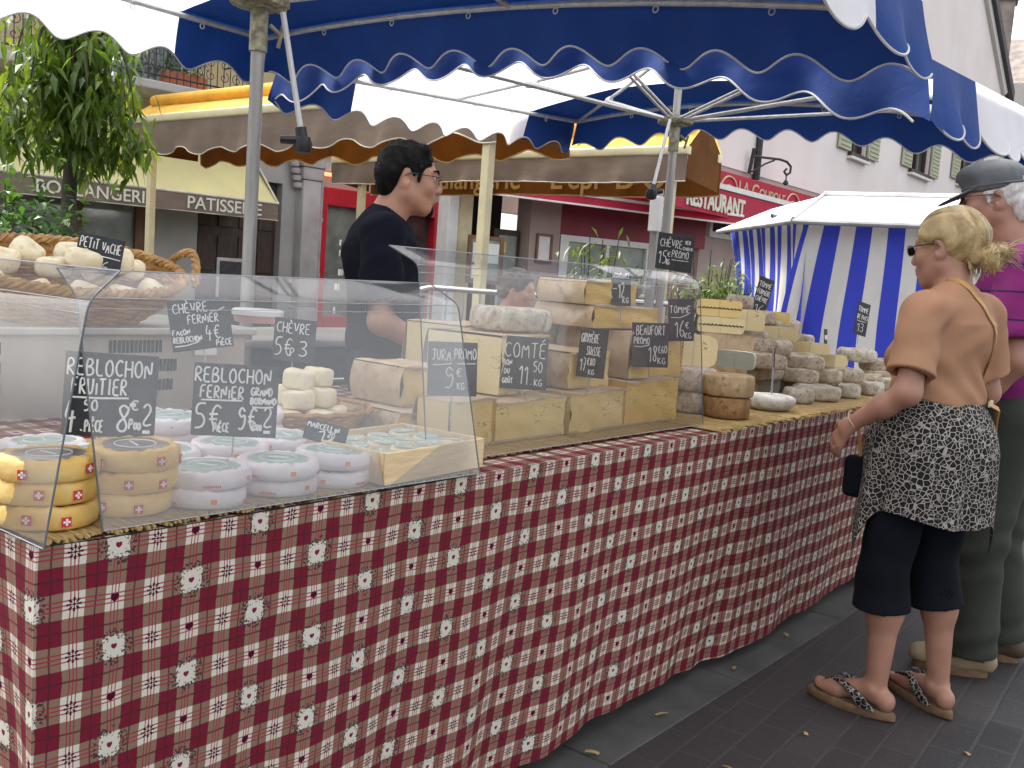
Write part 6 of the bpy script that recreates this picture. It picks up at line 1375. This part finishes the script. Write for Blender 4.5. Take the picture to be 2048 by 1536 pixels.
# ---------------------------------------------------------------- vendor
def vendor():
    rt = thing('person', 'man in navy tee shirt and glasses with dark goatee behind the cheese stall', 'person', (2.40, 2.475, .02), R(-38-90), group=None)
    f = Field((-.34, -.30, .0), (.34, .36, 1.69), .0058)
    H = Head((.0, .075, 1.535), R(-6), R(-4), 0, .985)
    head(f, H, (0, -.01, 1.37), .060)
    f.cap((-.11, -.02, 1.33), (.11, -.02, 1.33), .05, .05, .04); f.ell((0, 0.01, 1.2), (.14, .085, .18), .05); f.ell((0, .01, 1.0), (.14, .095, .18), .06)
    for sg in (-1, 1):
        sh = (sg*.178, -.026, 1.315); el = (sg*.245, -.02, 1.055) ; wr = (sg*.20, .185, .955) if sg > 0 else (sg*.17, .21, .95)
        f.cap(sh, el, .052, .042, .03); f.cap(el, wr, .042, .028, .02)
        d_ = Vector(wr)-Vector(el); hand(f, wr, d_, (-sg*.5, .1, -1), (-sg, .2, 0), 1.0, .4)
        f.cap((sg*.09, 0, .86), (sg*.10, 0, .46), .085, .058, .03); f.cap((sg*.10, 0, .46), (sg*.10, -.01, .10), .055, .04, .02); f.cap((sg*.10, -.02, .04), (sg*.11, .15, .03), .036, .03, .02)
    f.mesh('body', M['skin_tan'], rt)
    eyes(H, rt); glasses(H, rt, M['clear_lens'])
    f = Field((-.32, -.24, .84), (.32, .28, 1.46), .0058)
    f.ell((0, .010, 1.20), (.176, .118, .22), .05); f.ell((0, .02, 1.0), (.178, .135, .22), .06); f.cap((-.15, -.02, 1.335), (.15, -.02, 1.335), .068, .068, .05); f.cap((0, -.025, 1.28), (0, -.015, 1.37), .115, .070, .06)
    for sg in (-1, 1): f.cap((sg*.168, -.025, 1.335), (sg*.244, -.022, 1.085), .070, .068, .035, end=0)
    f.cap((-.255*-1, -.025, 1.10), (.262, -.025, 1.06), .052, .055, .004, sub=True); f.cap((-.255, -.025, 1.10), (-.262, -.025, 1.06), .052, .055, .004, sub=True)
    f.cut((0, 0, .88), (0, 0, -1)); f.cap((0, .01, 1.375), (0, .09, 1.50), .060, .075, .008, sub=True)
    f.ripple(.0035, folds(16, 14, 22)); f.ripple(.0025, folds(44, 36, 52, 1.1)); f.mesh('tee_shirt', M['navy_tee'], rt)
    b = MB()
    for i, (z, ln) in enumerate(((1.30, .10), (1.265, .06), (1.20, .22), (1.15, .20), (1.07, .12))):
        for q in range(int(ln/.028)): 
            x_ = -ln/2+q*.028; y_ = -.132*math.sqrt(max(.05, 1-(x_/.2)**2))-.012-(.012 if z < 1.2 else .002); b.rbox((x_, y_, z), (.012+.008*rnd.random(), .004, .022), .002, seg=1)
    b.build('back_print', M['white_ink'], rt)
    f = Field((-.2, -.18, .40), (.2, .2, .97), .007)
    for sg in (-1, 1): f.cap((sg*.085, 0, .86), (sg*.10, 0, .44), .105, .075, .03)
    f.cap((-.07, .0, .90), (.07, 0, .90), .10, .10, .03); f.mesh('trousers', M['black_cotton'], rt)
    f = Field((-.13, -.14, 1.40), (.13, .22, 1.70), .0042); P = H
    f.ell(H(0, -.020, .040), (.081, .098, .089), .01, H.rot()); f.cap(H(-.05, -.072, .0), H(.05, -.075, .0), .038, .038, .03); f.cap(H(-.04, -.078, -.045), H(.04, -.078, -.045), .030, .030, .03)
    f.ell(H(0, .120, .022), (.088, .054, .072), .014, H.rot(), sub=True); f.cap(H(-.040, .040, .100), H(.040, .040, .100), .014, .014, .025)
    for sg in (-1, 1):
        f.ell(H(sg*.085, .052, -.03), (.03, .052, .055), .01, H.rot(), sub=True); f.ell(H(sg*.082, -.010, -.008), (.022, .024, .036), .006, H.rot(), sub=True); f.cap(H(sg*.075, .034, .03), H(sg*.075, .030, -.012), .008, .005, .008)
    f.cut(H(0, 0, -.075), tuple(H.R @ Vector((0, .2, -1)))); f.ripple(.0022, lambda X, Y, Z: np.sin(X*130+3*np.sin(Z*40))*np.sin(Z*75+Y*90)+.6*np.sin(Y*160+Z*60)); hr = f.mesh('hair', M['black_hair'], rt); fuzz(hr, 1800, .010, .0007, (0, .4, .25))
    f = Field((-.07, .06, 1.38), (.07, .24, 1.52), .0035); f.ell(H(0, .078, -.097), (.021, .018, .024), .01, H.rot()); f.cap(H(0, .080, -.106), H(0, .080, -.122), .012, .006, .01); f.ripple(.0012, lambda X, Y, Z: np.sin(X*300)*np.sin(Z*160+Y*200)); gt = f.mesh('goatee', M['black_hair'], rt); fuzz(gt, 250, .009, .0005, (0, .4, -1))
    b = MB()
    for sg in (-1, 1): b.tube([H(sg*.014, .098, .030), H(sg*.034, .093, .036), H(sg*.052, .078, .032)], [.003, .0042, .0025], 6)
    b.build('eyebrows', M['black_hair'], rt)
vendor()
# ---------------------------------------------------------------- woman seen from behind
WR, WY = (3.10, .815, .0), 72
def woman():
    rt = thing('person', 'blond woman in peach tee shirt and leopard print skirt, seen from behind', 'person', WR, R(WY-90))
    f = Field((-.36, -.30, -.005), (.36, .36, 1.58), .0052)
    H = Head((.035, .045, 1.425), R(6), R(-9), R(0), .95)
    head(f, H, (.02, -.005, 1.285), .048, male=False)
    f.cap((-.10, -.01, 1.25), (.14, -.01, 1.25), .05, .05, .04); f.ell((.02, .0, 1.10), (.13, .09, .17), .06); f.ell((0, .01, .92), (.15, .11, .16), .06)
    # arms: left hangs forward with the hand at the belly, right mirrored
    for sh, el, wr, sg in (((-.145, -.02, 1.225), (-.208, -.045, 1.005), (-.225, .125, .885), -1), ((.172, -.02, 1.225), (.215, -.03, 1.0), (.15, .16, .93), 1)):
        f.cap(sh, el, .042, .036, .03); f.cap(el, tuple((Vector(el)*.6+Vector(wr)*.4)), .036, .033, .02); f.cap(tuple((Vector(el)*.6+Vector(wr)*.4)), wr, .033, .0215, .02)
        d_ = Vector(wr)-Vector(el); hand(f, wr, d_+Vector((-sg*.05, .0, -.10)), (-sg*.7, .2, -.5), (-sg*.3, .6, .6), .88, .75)
    # legs and feet
    legs = (((-.085, .015, .78), (-.095, .045, .44), (-.10, .02, .085), (-.135, .19, .045), -1), ((.095, .0, .78), (.105, .01, .44), (.115, -.05, .085), (.165, .12, .045), 1))
    for hp, kn, an, toe, sg in legs:
        hp, kn, an, toe = [Vector(q) for q in (hp, kn, an, toe)]
        f.cap(hp, kn, .078, .050, .03); f.cap(kn, kn.lerp(an, .30)+Vector((0, -.016, 0)), .045, .048, .03); f.cap(kn.lerp(an, .30)+Vector((0, -.016, 0)), an, .0475, .030, .04)
        fd = (toe-an); fd.z = 0; fd.normalize(); sd = Vector((fd.y, -fd.x, 0))
        f.ell(an-fd*.035+Vector((0, 0, -.028)), (.028, .028, .032), .02); f.cap(an+fd*.02+Vector((0, 0, -.01)), toe-fd*.045+Vector((0, 0, .004)), .033, .026, .03)
        f.cap(toe-fd*.06+sd*.018, toe-fd*.02+sd*.022, .020, .017, .02); f.cap(toe-fd*.06-sd*.018, toe-fd*.02-sd*.016, .020, .017, .02)
        for q, L, r_ in ((-sg*-1*.0, 0, 0),): pass
        for i, (t, L, r_) in enumerate(((.026, .036, .0115), (.010, .034, .0085), (-.003, .028, .008), (-.015, .020, .0078), (-.026, .012, .0075))):
            b0 = toe+sd*t*(-sg)*1.0-fd*.012+Vector((0, 0, -.002)); f.cap(b0, b0+fd*L, r_, r_*.9, .006)
        for s2 in (-1, 1): f.ell(an+sd*s2*.028+Vector((0, 0, .0)), (.012, .013, .014), .012)
    f.mesh('body', M['skin_red'], rt); eyes(H, rt); glasses(H, rt, M['dark_lens'])
    # tee shirt
    f = Field((-.34, -.24, .84), (.36, .26, 1.36), .0052)
    f.ell((.015, .005, 1.12), (.156, .116, .17), .05); f.ell((.01, .012, .97), (.158, .125, .15), .05); f.cap((-.115, -.012, 1.235), (.145, -.012, 1.235), .058, .058, .05); f.cap((.018, -.02, 1.20), (.018, -.012, 1.275), .11, .064, .05); f.ell((.015, .09, 1.10), (.13, .06, .07), .04)
    for sg, sh, el in ((-1, (-.137, -.018, 1.232), (-.202, -.042, 1.060)), (1, (.165, -.018, 1.232), (.215, -.03, 1.055))):
        f.cap(sh, el, .060, .065, .035, end=0); e0 = Vector(el); u = (e0-Vector(sh)).normalized(); f.cap(e0-u*.015, e0+u*.03, .047, .054, .004, sub=True)
    f.cut((0, 0, .985), (0, .1, -1)); f.cap((.02, .015, 1.30), (.03, .06, 1.40), .052, .07, .006, sub=True)
    f.ripple(.0035, folds(17, 15, 25, .7)); f.ripple(.0022, folds(46, 38, 58, .3)); f.ripple(.0035, lambda X, Y, Z: np.sin((X*.9+Z*1.3)*52+2*np.sin(X*14))*np.exp(-((Z-1.03)/.07)**2)+.8*np.sin((-X*1.0+Z*1.1)*60+1.5*np.sin(Z*20))*np.exp(-((Z-1.17)/.06)**2-((np.abs(X)-.12)/.06)**2)); tee = f.mesh('tee_shirt', M['peach_tee'], rt)
    # skirt: hanging wrap with pointed corners
    def sk(u, v):
        a = 2*PI*u; ca, sa = math.cos(a), math.sin(a)
        wr_ = lambda q: (a-R(q)+PI) % (2*PI)-PI
        drop = .385+.014*math.sin(3*a+1)+.13*math.exp(-(wr_(152)/.20)**2)+.11*math.exp(-(wr_(298)/.15)**2)
        z = 1.02-v*drop; q = min(1, v*2.3); bx_ = .122+.070*math.sin(q*PI/2)+.010*v; by_ = .095+.075*math.sin(q*PI/2)+.010*v
        fd_ = 1+v*(.045*math.sin(a*5+1.3)+.035*math.sin(a*9+.4+2*v)+.02*math.sin(a*14))
        back = .018*q if sa < 0 else 0
        return (.008+bx_*ca*fd_, .012+by_*sa*fd_+back*sa, z)
    b = MB(); b.grid(sk, 150, 30); sko = b.build('skirt', M['leopard'], rt, smooth='all')
    # cropped trousers with split hems
    f = Field((-.24, -.22, .27), (.24, .22, .93), .0058)
    for hp, kn, an, toe, sg in legs:
        hp, kn, an = [Vector(q) for q in (hp, kn, an)]; lo = kn.lerp(an, .31)
        f.cap(hp, kn, .094, .070, .03); f.cap(kn, lo, .071, .086, .03, end=0); f.cap(lo+Vector((0, 0, .03)), lo-Vector((0, 0, .03)), .066, .072, .004, sub=True)
        ct = None and Vector((-.085 if sg < 0 else .085, -.03, -.02))
    f.cap((-.06, .0, .84), (.06, 0, .84), .11, .11, .03); f.ripple(.004, folds(18, 18, 28, 1.9)); f.mesh('cropped_trousers', M['black_cotton'], rt)
    # hair: smooth cap drawn back into a loose bun
    f = Field((-.12, -.22, 1.28), (.2, .17, 1.58), .0042)
    f.ell(H(0, -.018, .042), (.082, .101, .088), .01, H.rot()); f.cap(H(0, -.07, .0), H(0, -.095, -.035), .062, .035, .04); f.ell(H(0, .125, -.01), (.1, .062, .095), .02, H.rot(), sub=True)
    for sg in (-1, 1): f.ell(H(sg*.088, .03, -.045), (.034, .06, .042), .012, H.rot(), sub=True); f.ell(H(sg*.084, -.008, -.012), (.020, .020, .034), .006, H.rot(), sub=True); f.cap(H(sg*.066, .045, .045), H(sg*.074, -.005, .032), .012, .012, .015)
    f.cut(H(0, -.03, -.062), tuple(H.R @ Vector((0, .25, -1))), .02); f.ripple(.0022, lambda X, Y, Z: np.sin((X-.035)*150+np.sin(Y*20)*2+Z*30)); hr = f.mesh('hair', M['blond_hair'], rt)
    f = Field((-.10, -.28, 1.26), (.2, .05, 1.50), .0038); bc = Vector(H(.01, -.128, -.040)); rg = random.Random(3)
    for i in range(9):
        a0 = i*.7; pts = [bc+Vector((.030*math.cos(a0+q*2.4)*(1-.1*q), -.012+.018*math.sin(a0*1.7+q*2.1), .028*math.sin(a0+q*2.4)-.006*q)) for q in [k/7 for k in range(8)]]
        for p, q in zip(pts[:-1], pts[1:]): f.cap(p, q, .0115, .0105, .006)
    f.ell(bc, (.026, .022, .024), .01); f.cap(bc, H(0, -.085, -.02), .026, .03, .02)
    f.ripple(.0012, lambda X, Y, Z: np.sin(X*260+Z*140)*np.sin(Y*200+Z*90)); bun = f.mesh('bun', M['blond_hair'], rt); fuzz(bun, 350, .022, .0008, (.3, -.3, .2), lift=.7)
    fuzz(hr, 600, .020, .0006, (0, -1, -.35), lift=.06)
    b = MB()
    for i in range(70):
        a = rg.uniform(-.9, .9); L = rg.uniform(.03, .085); st = bc+Vector((.02+rg.uniform(-.012, .02), -.012+rg.uniform(-.01, .008), .014+rg.uniform(-.02, .016))); dr_ = Vector((.75+rg.uniform(-.25, .2), -.25+rg.uniform(-.3, .25), .35+rg.uniform(-.75, .35))).normalized()
        b.tube([st, st+dr_*L*.5+Vector((0, 0, .004)), st+dr_*L-Vector((0, 0, .014*rg.random()))], [.0017, .0015, .0004], 4)
    for i in range(26):
        st = Vector(H(rg.uniform(-.04, .05), -.085, -.05)); b.tube([st, st+Vector((rg.uniform(-.006, .01), -.006, -.02)), st+Vector((rg.uniform(-.012, .02), -.006+rg.uniform(-.01, .006), -.03-.03*rg.random()))], [.002, .0016, .0005], 4)
    for i in range(420):                                          # combed strands over the crown
        x0 = rg.uniform(-1, 1); t0 = rg.uniform(.05, .7); pts = []
        for q in [k/6 for k in range(7)]:
            th = PI*.60-(t0+q*.45*(1-t0*.4))*2.3; x_ = x0*(.080*(1-.55*max(0, t0+q*.45-.55))); rr = math.sqrt(max(.02, 1-(x_/.084)**2))
            pts.append(H(x_, -.018+.1035*rr*math.sin(th-.25), .042+.0905*rr*math.cos(th-.25) if True else 0))
        b.tube(pts, [.0003, .0008, .0010, .0010, .0010, .0008, .0003], 3, cap=False)
    b.build('loose_strands', M['blond_hair'], hr)
    # sandals
    for hp, kn, an, toe, sg in legs:
        an, toe = Vector(an), Vector(toe); fd = (toe-an); fd.z = 0; fd.normalize(); sd = Vector((fd.y, -fd.x, 0)); c0 = an-fd*.07; L = 0.285
        n = 40; out = []
        for j in range(n):
            a = 2*PI*j/n; q = (1+math.cos(a))/2; wd = .036+.013*q**1.5-.012*(1-q)*0; out.append((q*L, math.sin(a)*wd*(1 if abs(math.cos(a)) < .8 else 1)))
        b = MB(); P = lambda o, z: c0+fd*o[0]+sd*o[1]+Vector((0, 0, z))
        lev = [(0.0, .94), (.004, 1.0), (.016, 1.0), (.024, .98), (.027, .93)]
        vs = [Vector((P((L/2+(o[0]-L/2)*k_, o[1]*k_), 0).x, P((L/2+(o[0]-L/2)*k_, o[1]*k_), 0).y, z_+.008*max(0, o[0]/L-.75)+.010*max(0, .3-o[0]/L))) for z_, k_ in lev for o in out]
        fs = [(i*n+j, i*n+(j+1) % n, (i+1)*n+(j+1) % n, (i+1)*n+j) for i in range(len(lev)-1) for j in range(n)]+[tuple((len(lev)-1)*n+j for j in range(n)), tuple(range(n))[::-1]]
        b.add(vs, fs); so_ = b.build('sandal', M['sole'], rt, smooth=50)
        b = MB()
        tp = toe-fd*.004+sd*(-sg)*.018+Vector((0, 0, .0))
        for s2 in (-1, 1):
            A_ = an+fd*.0+sd*s2*.044+Vector((0, 0, -.055)); Mi = an.lerp(toe, .52)+sd*s2*.030+Vector((0, 0, .030-.010)); 
            for w_ in (-.010, -.003, .004, .011): b.tube([A_+fd*w_*1.8, A_.lerp(Mi, .5)+fd*w_*1.4+sd*s2*.010+Vector((0, 0, .012)), Mi+fd*w_, tp+Vector((0, 0, .012))], [.006, .0062, .0055, .004], 6)
        b.build('strap', M['leopard'], so_, smooth='all')
        b = MB(); b.lathe([(.0005, .0), (.013, .002), (.012, .008), (.0005, .011)], an.lerp(toe, .60)+Vector((0, 0, .030)), n=12); b.build('buckle', M['frame_metal'], so_)
    b = MB(); b.tube([Vector((-.224, .108, .903))+Vector((.030*math.cos(q), .012*math.sin(q), .030*math.sin(q)*.8-.006*math.cos(q))) for q in [2*PI*k/20 for k in range(20)]], .0022, 5, closed=True); b.build('bracelet', M['gold'], rt)
    # shoulder bag worn across the back
    hb = thing('shoulder_bag', 'small dark shoulder bag on a tan leather strap across the woman\'s back', 'bag', WR, R(WY-90))
    path = [(-.03, .06, 1.285), (-.022, .0, 1.318), (-.005, -.065, 1.285), (.04, -.124, 1.20), (.085, -.138, 1.10), (.125, -.128, 1.0), (.158, -.10, .94), (.196, -.078, .875), (.215, -.05, .815)]
    pts = [Vector(p) for p in path]
    for _ in range(2):
        q = [pts[0]]
        for a, c in zip(pts[:-1], pts[1:]): q += [a.lerp(c, .25), a.lerp(c, .75)]
        pts = q+[pts[-1]]
    from mathutils.bvhtree import BVHTree
    tv = BVHTree.FromPolygons([v.co for v in tee.data.vertices], [tuple(p.vertices) for p in tee.data.polygons])
    for i, p in enumerate(pts):
        if p.z > .97:
            ax = Vector((.015, .0, min(p.z, 1.20))); d_ = (p-ax).normalized(); h_ = tv.ray_cast(ax+d_*.5, -d_)
            if h_[0] is not None: pts[i] = h_[0]+d_*.0035
    b = MB()
    def ribbon(pts, w_, th_):
        for i in range(len(pts)-1):
            t = (pts[i+1]-pts[i]).normalized(); o_ = Vector((pts[i].x*.9, pts[i].y, 0)).normalized(); sd = t.cross(o_).normalized(); 
            t2 = (pts[min(i+2, len(pts)-1)]-pts[i]).normalized(); o2 = Vector((pts[i+1].x*.9, pts[i+1].y, 0)).normalized(); s2 = t2.cross(o2).normalized()
            b.add([pts[i]-sd*w_/2, pts[i]+sd*w_/2, pts[i+1]+s2*w_/2, pts[i+1]-s2*w_/2, pts[i]-sd*w_/2+o_*th_, pts[i]+sd*w_/2+o_*th_, pts[i+1]+s2*w_/2+o2*th_, pts[i+1]-s2*w_/2+o2*th_], [(0, 3, 2, 1), (4, 5, 6, 7), (0, 1, 5, 4), (1, 2, 6, 5), (3, 7, 6, 2), (0, 4, 7, 3)])
    ribbon(pts[:24], .013, .003); ribbon(pts[23:], .022, .004); st = b.build('strap', M['leather_tan'], hb)
    b = MB(); c = pts[23]; b.rbox(c+Vector((.004, -.006, 0)), (.024, .006, .022), .003); b.build('buckle', M['gold'], st)
    b = MB(); b.rbox((-.135, .140, .72), (.045, .09, .13), .02, rotz(R(15)), seg=3); b.build('pouch', M['black_cotton'], hb, smooth=True)
    b = MB(); b.tube([(.20, -.03, .84), (.19, .10, .92), (.02, .19, .93), (-.15, .16, .93), (-.135, .140, .78)], .006, 6); b.build('front_strap', M['leather_tan'], hb)
woman()
# ---------------------------------------------------------------- man in cap
MR, MY = (3.74, .745, .0), 98
def man():
    rt = thing('person', 'white haired man in a grey cap, magenta striped polo and olive trousers', 'person', MR, R(MY-90))
    f = Field((-.36, -.30, -.005), (.36, .42, 1.83), .0056)
    H = Head((.0, .125, 1.63), R(6), R(-7), 0, 1.02)
    head(f, H, (0, .03, 1.44), .062)
    f.cap((-.13, .02, 1.40), (.13, .02, 1.40), .06, .06, .05); f.ell((0, .03, 1.22), (.15, .11, .2), .06); f.ell((0, .02, 1.0), (.15, .12, .18), .06)
    for sh, el, wr, sg in (((-.20, .015, 1.385), (-.265, -.02, 1.10), (-.225, .13, .90), -1), ((.20, .015, 1.385), (.265, .0, 1.10), (.17, .2, .98), 1)):
        f.cap(sh, el, .055, .047, .03); f.cap(el, tuple(Vector(el).lerp(Vector(wr), .4)), .048, .043, .02); f.cap(tuple(Vector(el).lerp(Vector(wr), .4)), wr, .043, .029, .02)
        hand(f, wr, Vector(wr)-Vector(el)+Vector((0, 0, -.08)), (-sg*.7, .1, -.4), (-sg*.2, .8, .4), 1.0, .5)
        f.cap((sg*.09, 0, .88), (sg*.10, .02, .48), .085, .058, .03); f.cap((sg*.10, .02, .48), (sg*.10, -.02, .09), .058, .036, .03)
    f.mesh('body', M['skin_red'], rt); eyes(H, rt); glasses(H, rt, M['dark_lens'])
    f = Field((-.36, -.24, .80), (.36, .30, 1.52), .0056)
    f.ell((0, .02, 1.22), (.19, .140, .22), .05); f.ell((0, .025, 1.02), (.188, .155, .22), .06); f.cap((-.155, .012, 1.405), (.155, .012, 1.405), .066, .066, .05); f.cap((0, .01, 1.36), (0, .03, 1.45), .13, .080, .06)
    for sg in (-1, 1):
        a, e0 = Vector((sg*.19, .012, 1.395)), Vector((sg*.262, -.015, 1.155)); f.cap(a, e0, .078, .078, .035, end=0); u = (e0-a).normalized(); f.cap(e0-u*.02, e0+u*.03, .060, .064, .004, sub=True)
    f.cap((-.0, .035, 1.455), (0, .05, 1.475), .077, .074, .01); f.cut((0, .05, 1.488), (0, -.25, 1)); f.cap((0, .05, 1.44), (0, .09, 1.55), .066, .072, .006, sub=True); f.cut((0, 0, .845), (0, .12, -1))
    f.ripple(.004, folds(14, 13, 19, 2.2)); f.ripple(.0025, folds(40, 36, 50, .6)); f.mesh('polo_shirt', M['polo'], rt)
    f = Field((-.26, -.24, .03), (.26, .26, .98), .006)
    LG = (((-.09, .0, .88), (-.105, .035, .46), (-.11, .02, .075)), ((.09, .0, .88), (.125, .0, .46), (.135, -.06, .075)))
    for hp, kn, an in LG: f.cap(hp, kn, .118, .092, .03); f.cap(kn, an, .092, .088, .03, end=0)
    f.cap((-.06, .0, .90), (.06, 0, .90), .125, .125, .03)
    f.ripple(.003, folds(16, 16, 24, 3.1)); f.ripple(.004, lambda X, Y, Z: np.sin(Z*60+X*20+2*np.sin(Y*25))*np.exp(-((Z-.47)/.12)**2)+np.sin(Z*70+Y*25)*np.exp(-((Z-.12)/.07)**2)); f.mesh('trousers', M['olive'], rt)
    for (hp, kn, an), sg, ml in zip(LG, (-1, 1), ('shoe', 'shoe_dark')):
        an = Vector(an); fd = Vector((sg*.10-.05, 1, 0)).normalized(); sd = Vector((fd.y, -fd.x, 0)); an.z = .07
        lo = (an.x-.16, an.y-.14, -.004); hi = (an.x+.16, an.y+.26, .15); f = Field(lo, hi, .0045)
        q = lambda a, s_, z: tuple(Vector((an.x, an.y, 0))+fd*a+sd*s_+Vector((0, 0, z)))
        f.cap(q(-.055, 0, .052), q(.03, 0, .055), .040, .045, .03); f.cap(q(.03, 0, .056), q(.15, 0, .040), .046, .040, .03); f.cap(q(-.03, 0, .075), q(.02, 0, .085), .036, .034, .03); f.cap(q(-.02, 0, .10), q(.0, 0, .16), .034, .04, .006, sub=True); f.cut((0, 0, .022), (0, 0, -1), .004); so2 = f.mesh('deck_shoe', M[ml], rt)
        b = MB(); n = 36; out = [((.205*(1+math.cos(2*PI*j/n))/2+.0)-.005, math.sin(2*PI*j/n)*(.042+.010*(1+math.cos(2*PI*j/n))/2)) for j in range(n)]
        vs = [q((o[0]-.10)*1.18+.055, o[1], z_) for z_ in (.0, .026) for o in out]; b.add(vs, [(j, (j+1) % n, n+(j+1) % n, n+j) for j in range(n)]+[tuple(range(n))[::-1], tuple(n+j for j in range(n))]); b.build('sole', M['sole'], so2, smooth=50)
        b = MB(); b.tube([q(.095, -.038, .062), q(.085, -.018, .094), q(.085, .018, .094), q(.095, .038, .062)], .004, 6); b.tube([q(.06, -.034, .085), q(.055, 0, .105), q(.06, .034, .085)], .003, 5); b.tube([q(-.05, -.046, .062), q(.03, -.050, .066), q(.095, -.044, .058)], .003, 5); b.tube([q(-.05, .046, .062), q(.03, .050, .066), q(.095, .044, .058)], .003, 5); b.build('lace', M['shoe_dark'], so2)
    f = Field((-.13, -.06, 1.47), (.13, .29, 1.80), .0045)
    f.ell(H(0, -.024, .030), (.083, .101, .088), .01, H.rot()); f.cap(H(-.045, -.09, -.03), H(.045, -.09, -.03), .030, .030, .03); f.cap(H(-.035, -.085, -.06), H(.035, -.085, -.06), .024, .024, .03); f.ell(H(0, .10, .0), (.1, .062, .11), .012, H.rot(), sub=True)
    for sg in (-1, 1): f.ell(H(sg*.088, .045, -.045), (.034, .055, .045), .01, H.rot(), sub=True); f.ell(H(sg*.083, -.008, -.008), (.020, .022, .035), .006, H.rot(), sub=True); f.cap(H(sg*.071, .024, .02), H(sg*.073, .018, -.012), .007, .005, .008)
    f.cut(H(0, 0, -.085), tuple(H.R @ Vector((0, .2, -1)))); f.ripple(.0022, lambda X, Y, Z: np.sin(X*140+3*np.sin(Z*40))*np.sin(Z*80+Y*90)); hr = f.mesh('hair', M['white_hair'], rt); fuzz(hr, 900, .016, .0007, (0, -.6, -.5))
    f = Field((-.14, -.06, 1.58), (.14, .36, 1.83), .0045)
    f.ell(H(0, -.010, .045), (.086, .107, .088), .01, H.rot(Matrix.Rotation(R(-3), 3, 'X'))); f.cut(H(0, 0, .028), tuple(H.R @ Vector((0, -.06, -1)))); f.ell(H(0, .018, .085), (.083, .099, .046), .03, H.rot())
    f.cap(H(0, .070, .034), H(0, .132, .012), .070, .052, .012, flat=(H.R @ Vector((0, .38, 1)), 9.0)); f.ripple(.0015, folds(30, 40, 40, 1)); cp = f.mesh('cap', M['cap_grey'], rt)
    b = MB(); b.tube([H(.0855*math.cos(a), -.010+.1065*math.sin(a), .046-.006*math.sin(a)) for a in [2*PI*k/36 for k in range(36)]], .0045, 5, closed=True); b.build('band_seam', M['cap_grey'], cp)
man()
# ---------------------------------------------------------------- seated figure in the square
def seated():
    base = Vector((4.55, 3.62, 0)); t = thing('bistro_chair', 'metal bistro chair under the grey haired person in red behind the stall', 'chair', tuple(base), R(-130))
    for x_, y_ in ((-.18, -.18), (.18, -.18), (-.18, .18), (.18, .18)): b = MB(); b.tube([(x_, y_, 0), (x_*.95, y_*.95, .44)], .011, 8); b.build('leg', M['zinc'], t)
    b = MB(); b.rbox((0, 0, .45), (.42, .42, .025), .01); b.build('seat', M['wood_mid'], t); b = MB(); b.tube([(-.19, -.19, .45), (-.19, -.22, .82), (-.15, -.225, .86), (.15, -.225, .86), (.19, -.22, .82), (.19, -.19, .45)], .011, 8); b.build('backrest', M['zinc'], t)
    rt = thing('person', 'seated person with grey hair and red jacket seen through the clear guard', 'person', tuple(base), R(-130))
    f = Field((-.34, -.26, .0), (.34, .62, 1.36), .009); H = Head((0, .05, 1.17), R(-30), R(-8), 0, .96); head(f, H, (0, -.02, 1.03), .05)
    f.ell((0, -.03, .80), (.15, .10, .22), .06); f.cap((-.13, -.03, .98), (.13, -.03, .98), .055, .055, .04)
    for sg in (-1, 1): f.cap((sg*.10, .02, .545), (sg*.11, .40, .53), .085, .06, .03); f.cap((sg*.11, .40, .53), (sg*.11, .40, .09), .058, .04, .03); f.cap((sg*.11, .38, .045), (sg*.12, .54, .04), .04, .034, .02); f.cap((sg*.18, -.02, .96), (sg*.24, .03, .72), .045, .04, .03); f.cap((sg*.24, .03, .72), (sg*.13, .24, .66), .04, .028, .02); hand(f, (sg*.13, .24, .66), (-sg*.3, .8, -.2), (0, .1, -1), (-sg, .2, .1), .95, .4)
    f.mesh('body', M['skin'], rt)
    f = Field((-.34, -.24, .48), (.34, .32, 1.10), .009); f.ell((0, -.03, .80), (.185, .135, .25), .06); f.cap((-.14, -.03, .98), (.14, -.03, .98), .068, .068, .05)
    for sg in (-1, 1): f.cap((sg*.17, -.02, .965), (sg*.245, .03, .72), .068, .06, .03); f.cap((sg*.245, .03, .72), (sg*.16, .20, .67), .058, .046, .02, end=0)
    f.cap((0, .0, 1.04), (0, .04, 1.14), .06, .07, .006, sub=True); f.ripple(.005, folds(16, 14, 20)); f.mesh('jacket', M['red_cloth'], rt)
    f = Field((-.22, -.16, .07), (.22, .54, .70), .009)
    for sg in (-1, 1): f.cap((sg*.09, -.02, .56), (sg*.11, .40, .54), .10, .075, .03); f.cap((sg*.11, .40, .54), (sg*.11, .40, .10), .074, .062, .03, end=0)
    f.mesh('trousers', M['black_cotton'], rt)
    f = Field((-.13, -.12, 1.04), (.13, .2, 1.33), .006); f.ell(H(0, -.018, .044), (.084, .102, .090), .01, H.rot()); f.cap(H(-.05, -.08, -.03), H(.05, -.08, -.03), .034, .034, .03); f.ell(H(0, .115, .0), (.1, .06, .1), .012, H.rot(), sub=True); f.ripple(.0025, lambda X, Y, Z: np.sin(X*120+3*np.sin(Z*40))*np.sin(Z*70+Y*80)); f.mesh('hair', M['grey_hair'], rt)
seated()
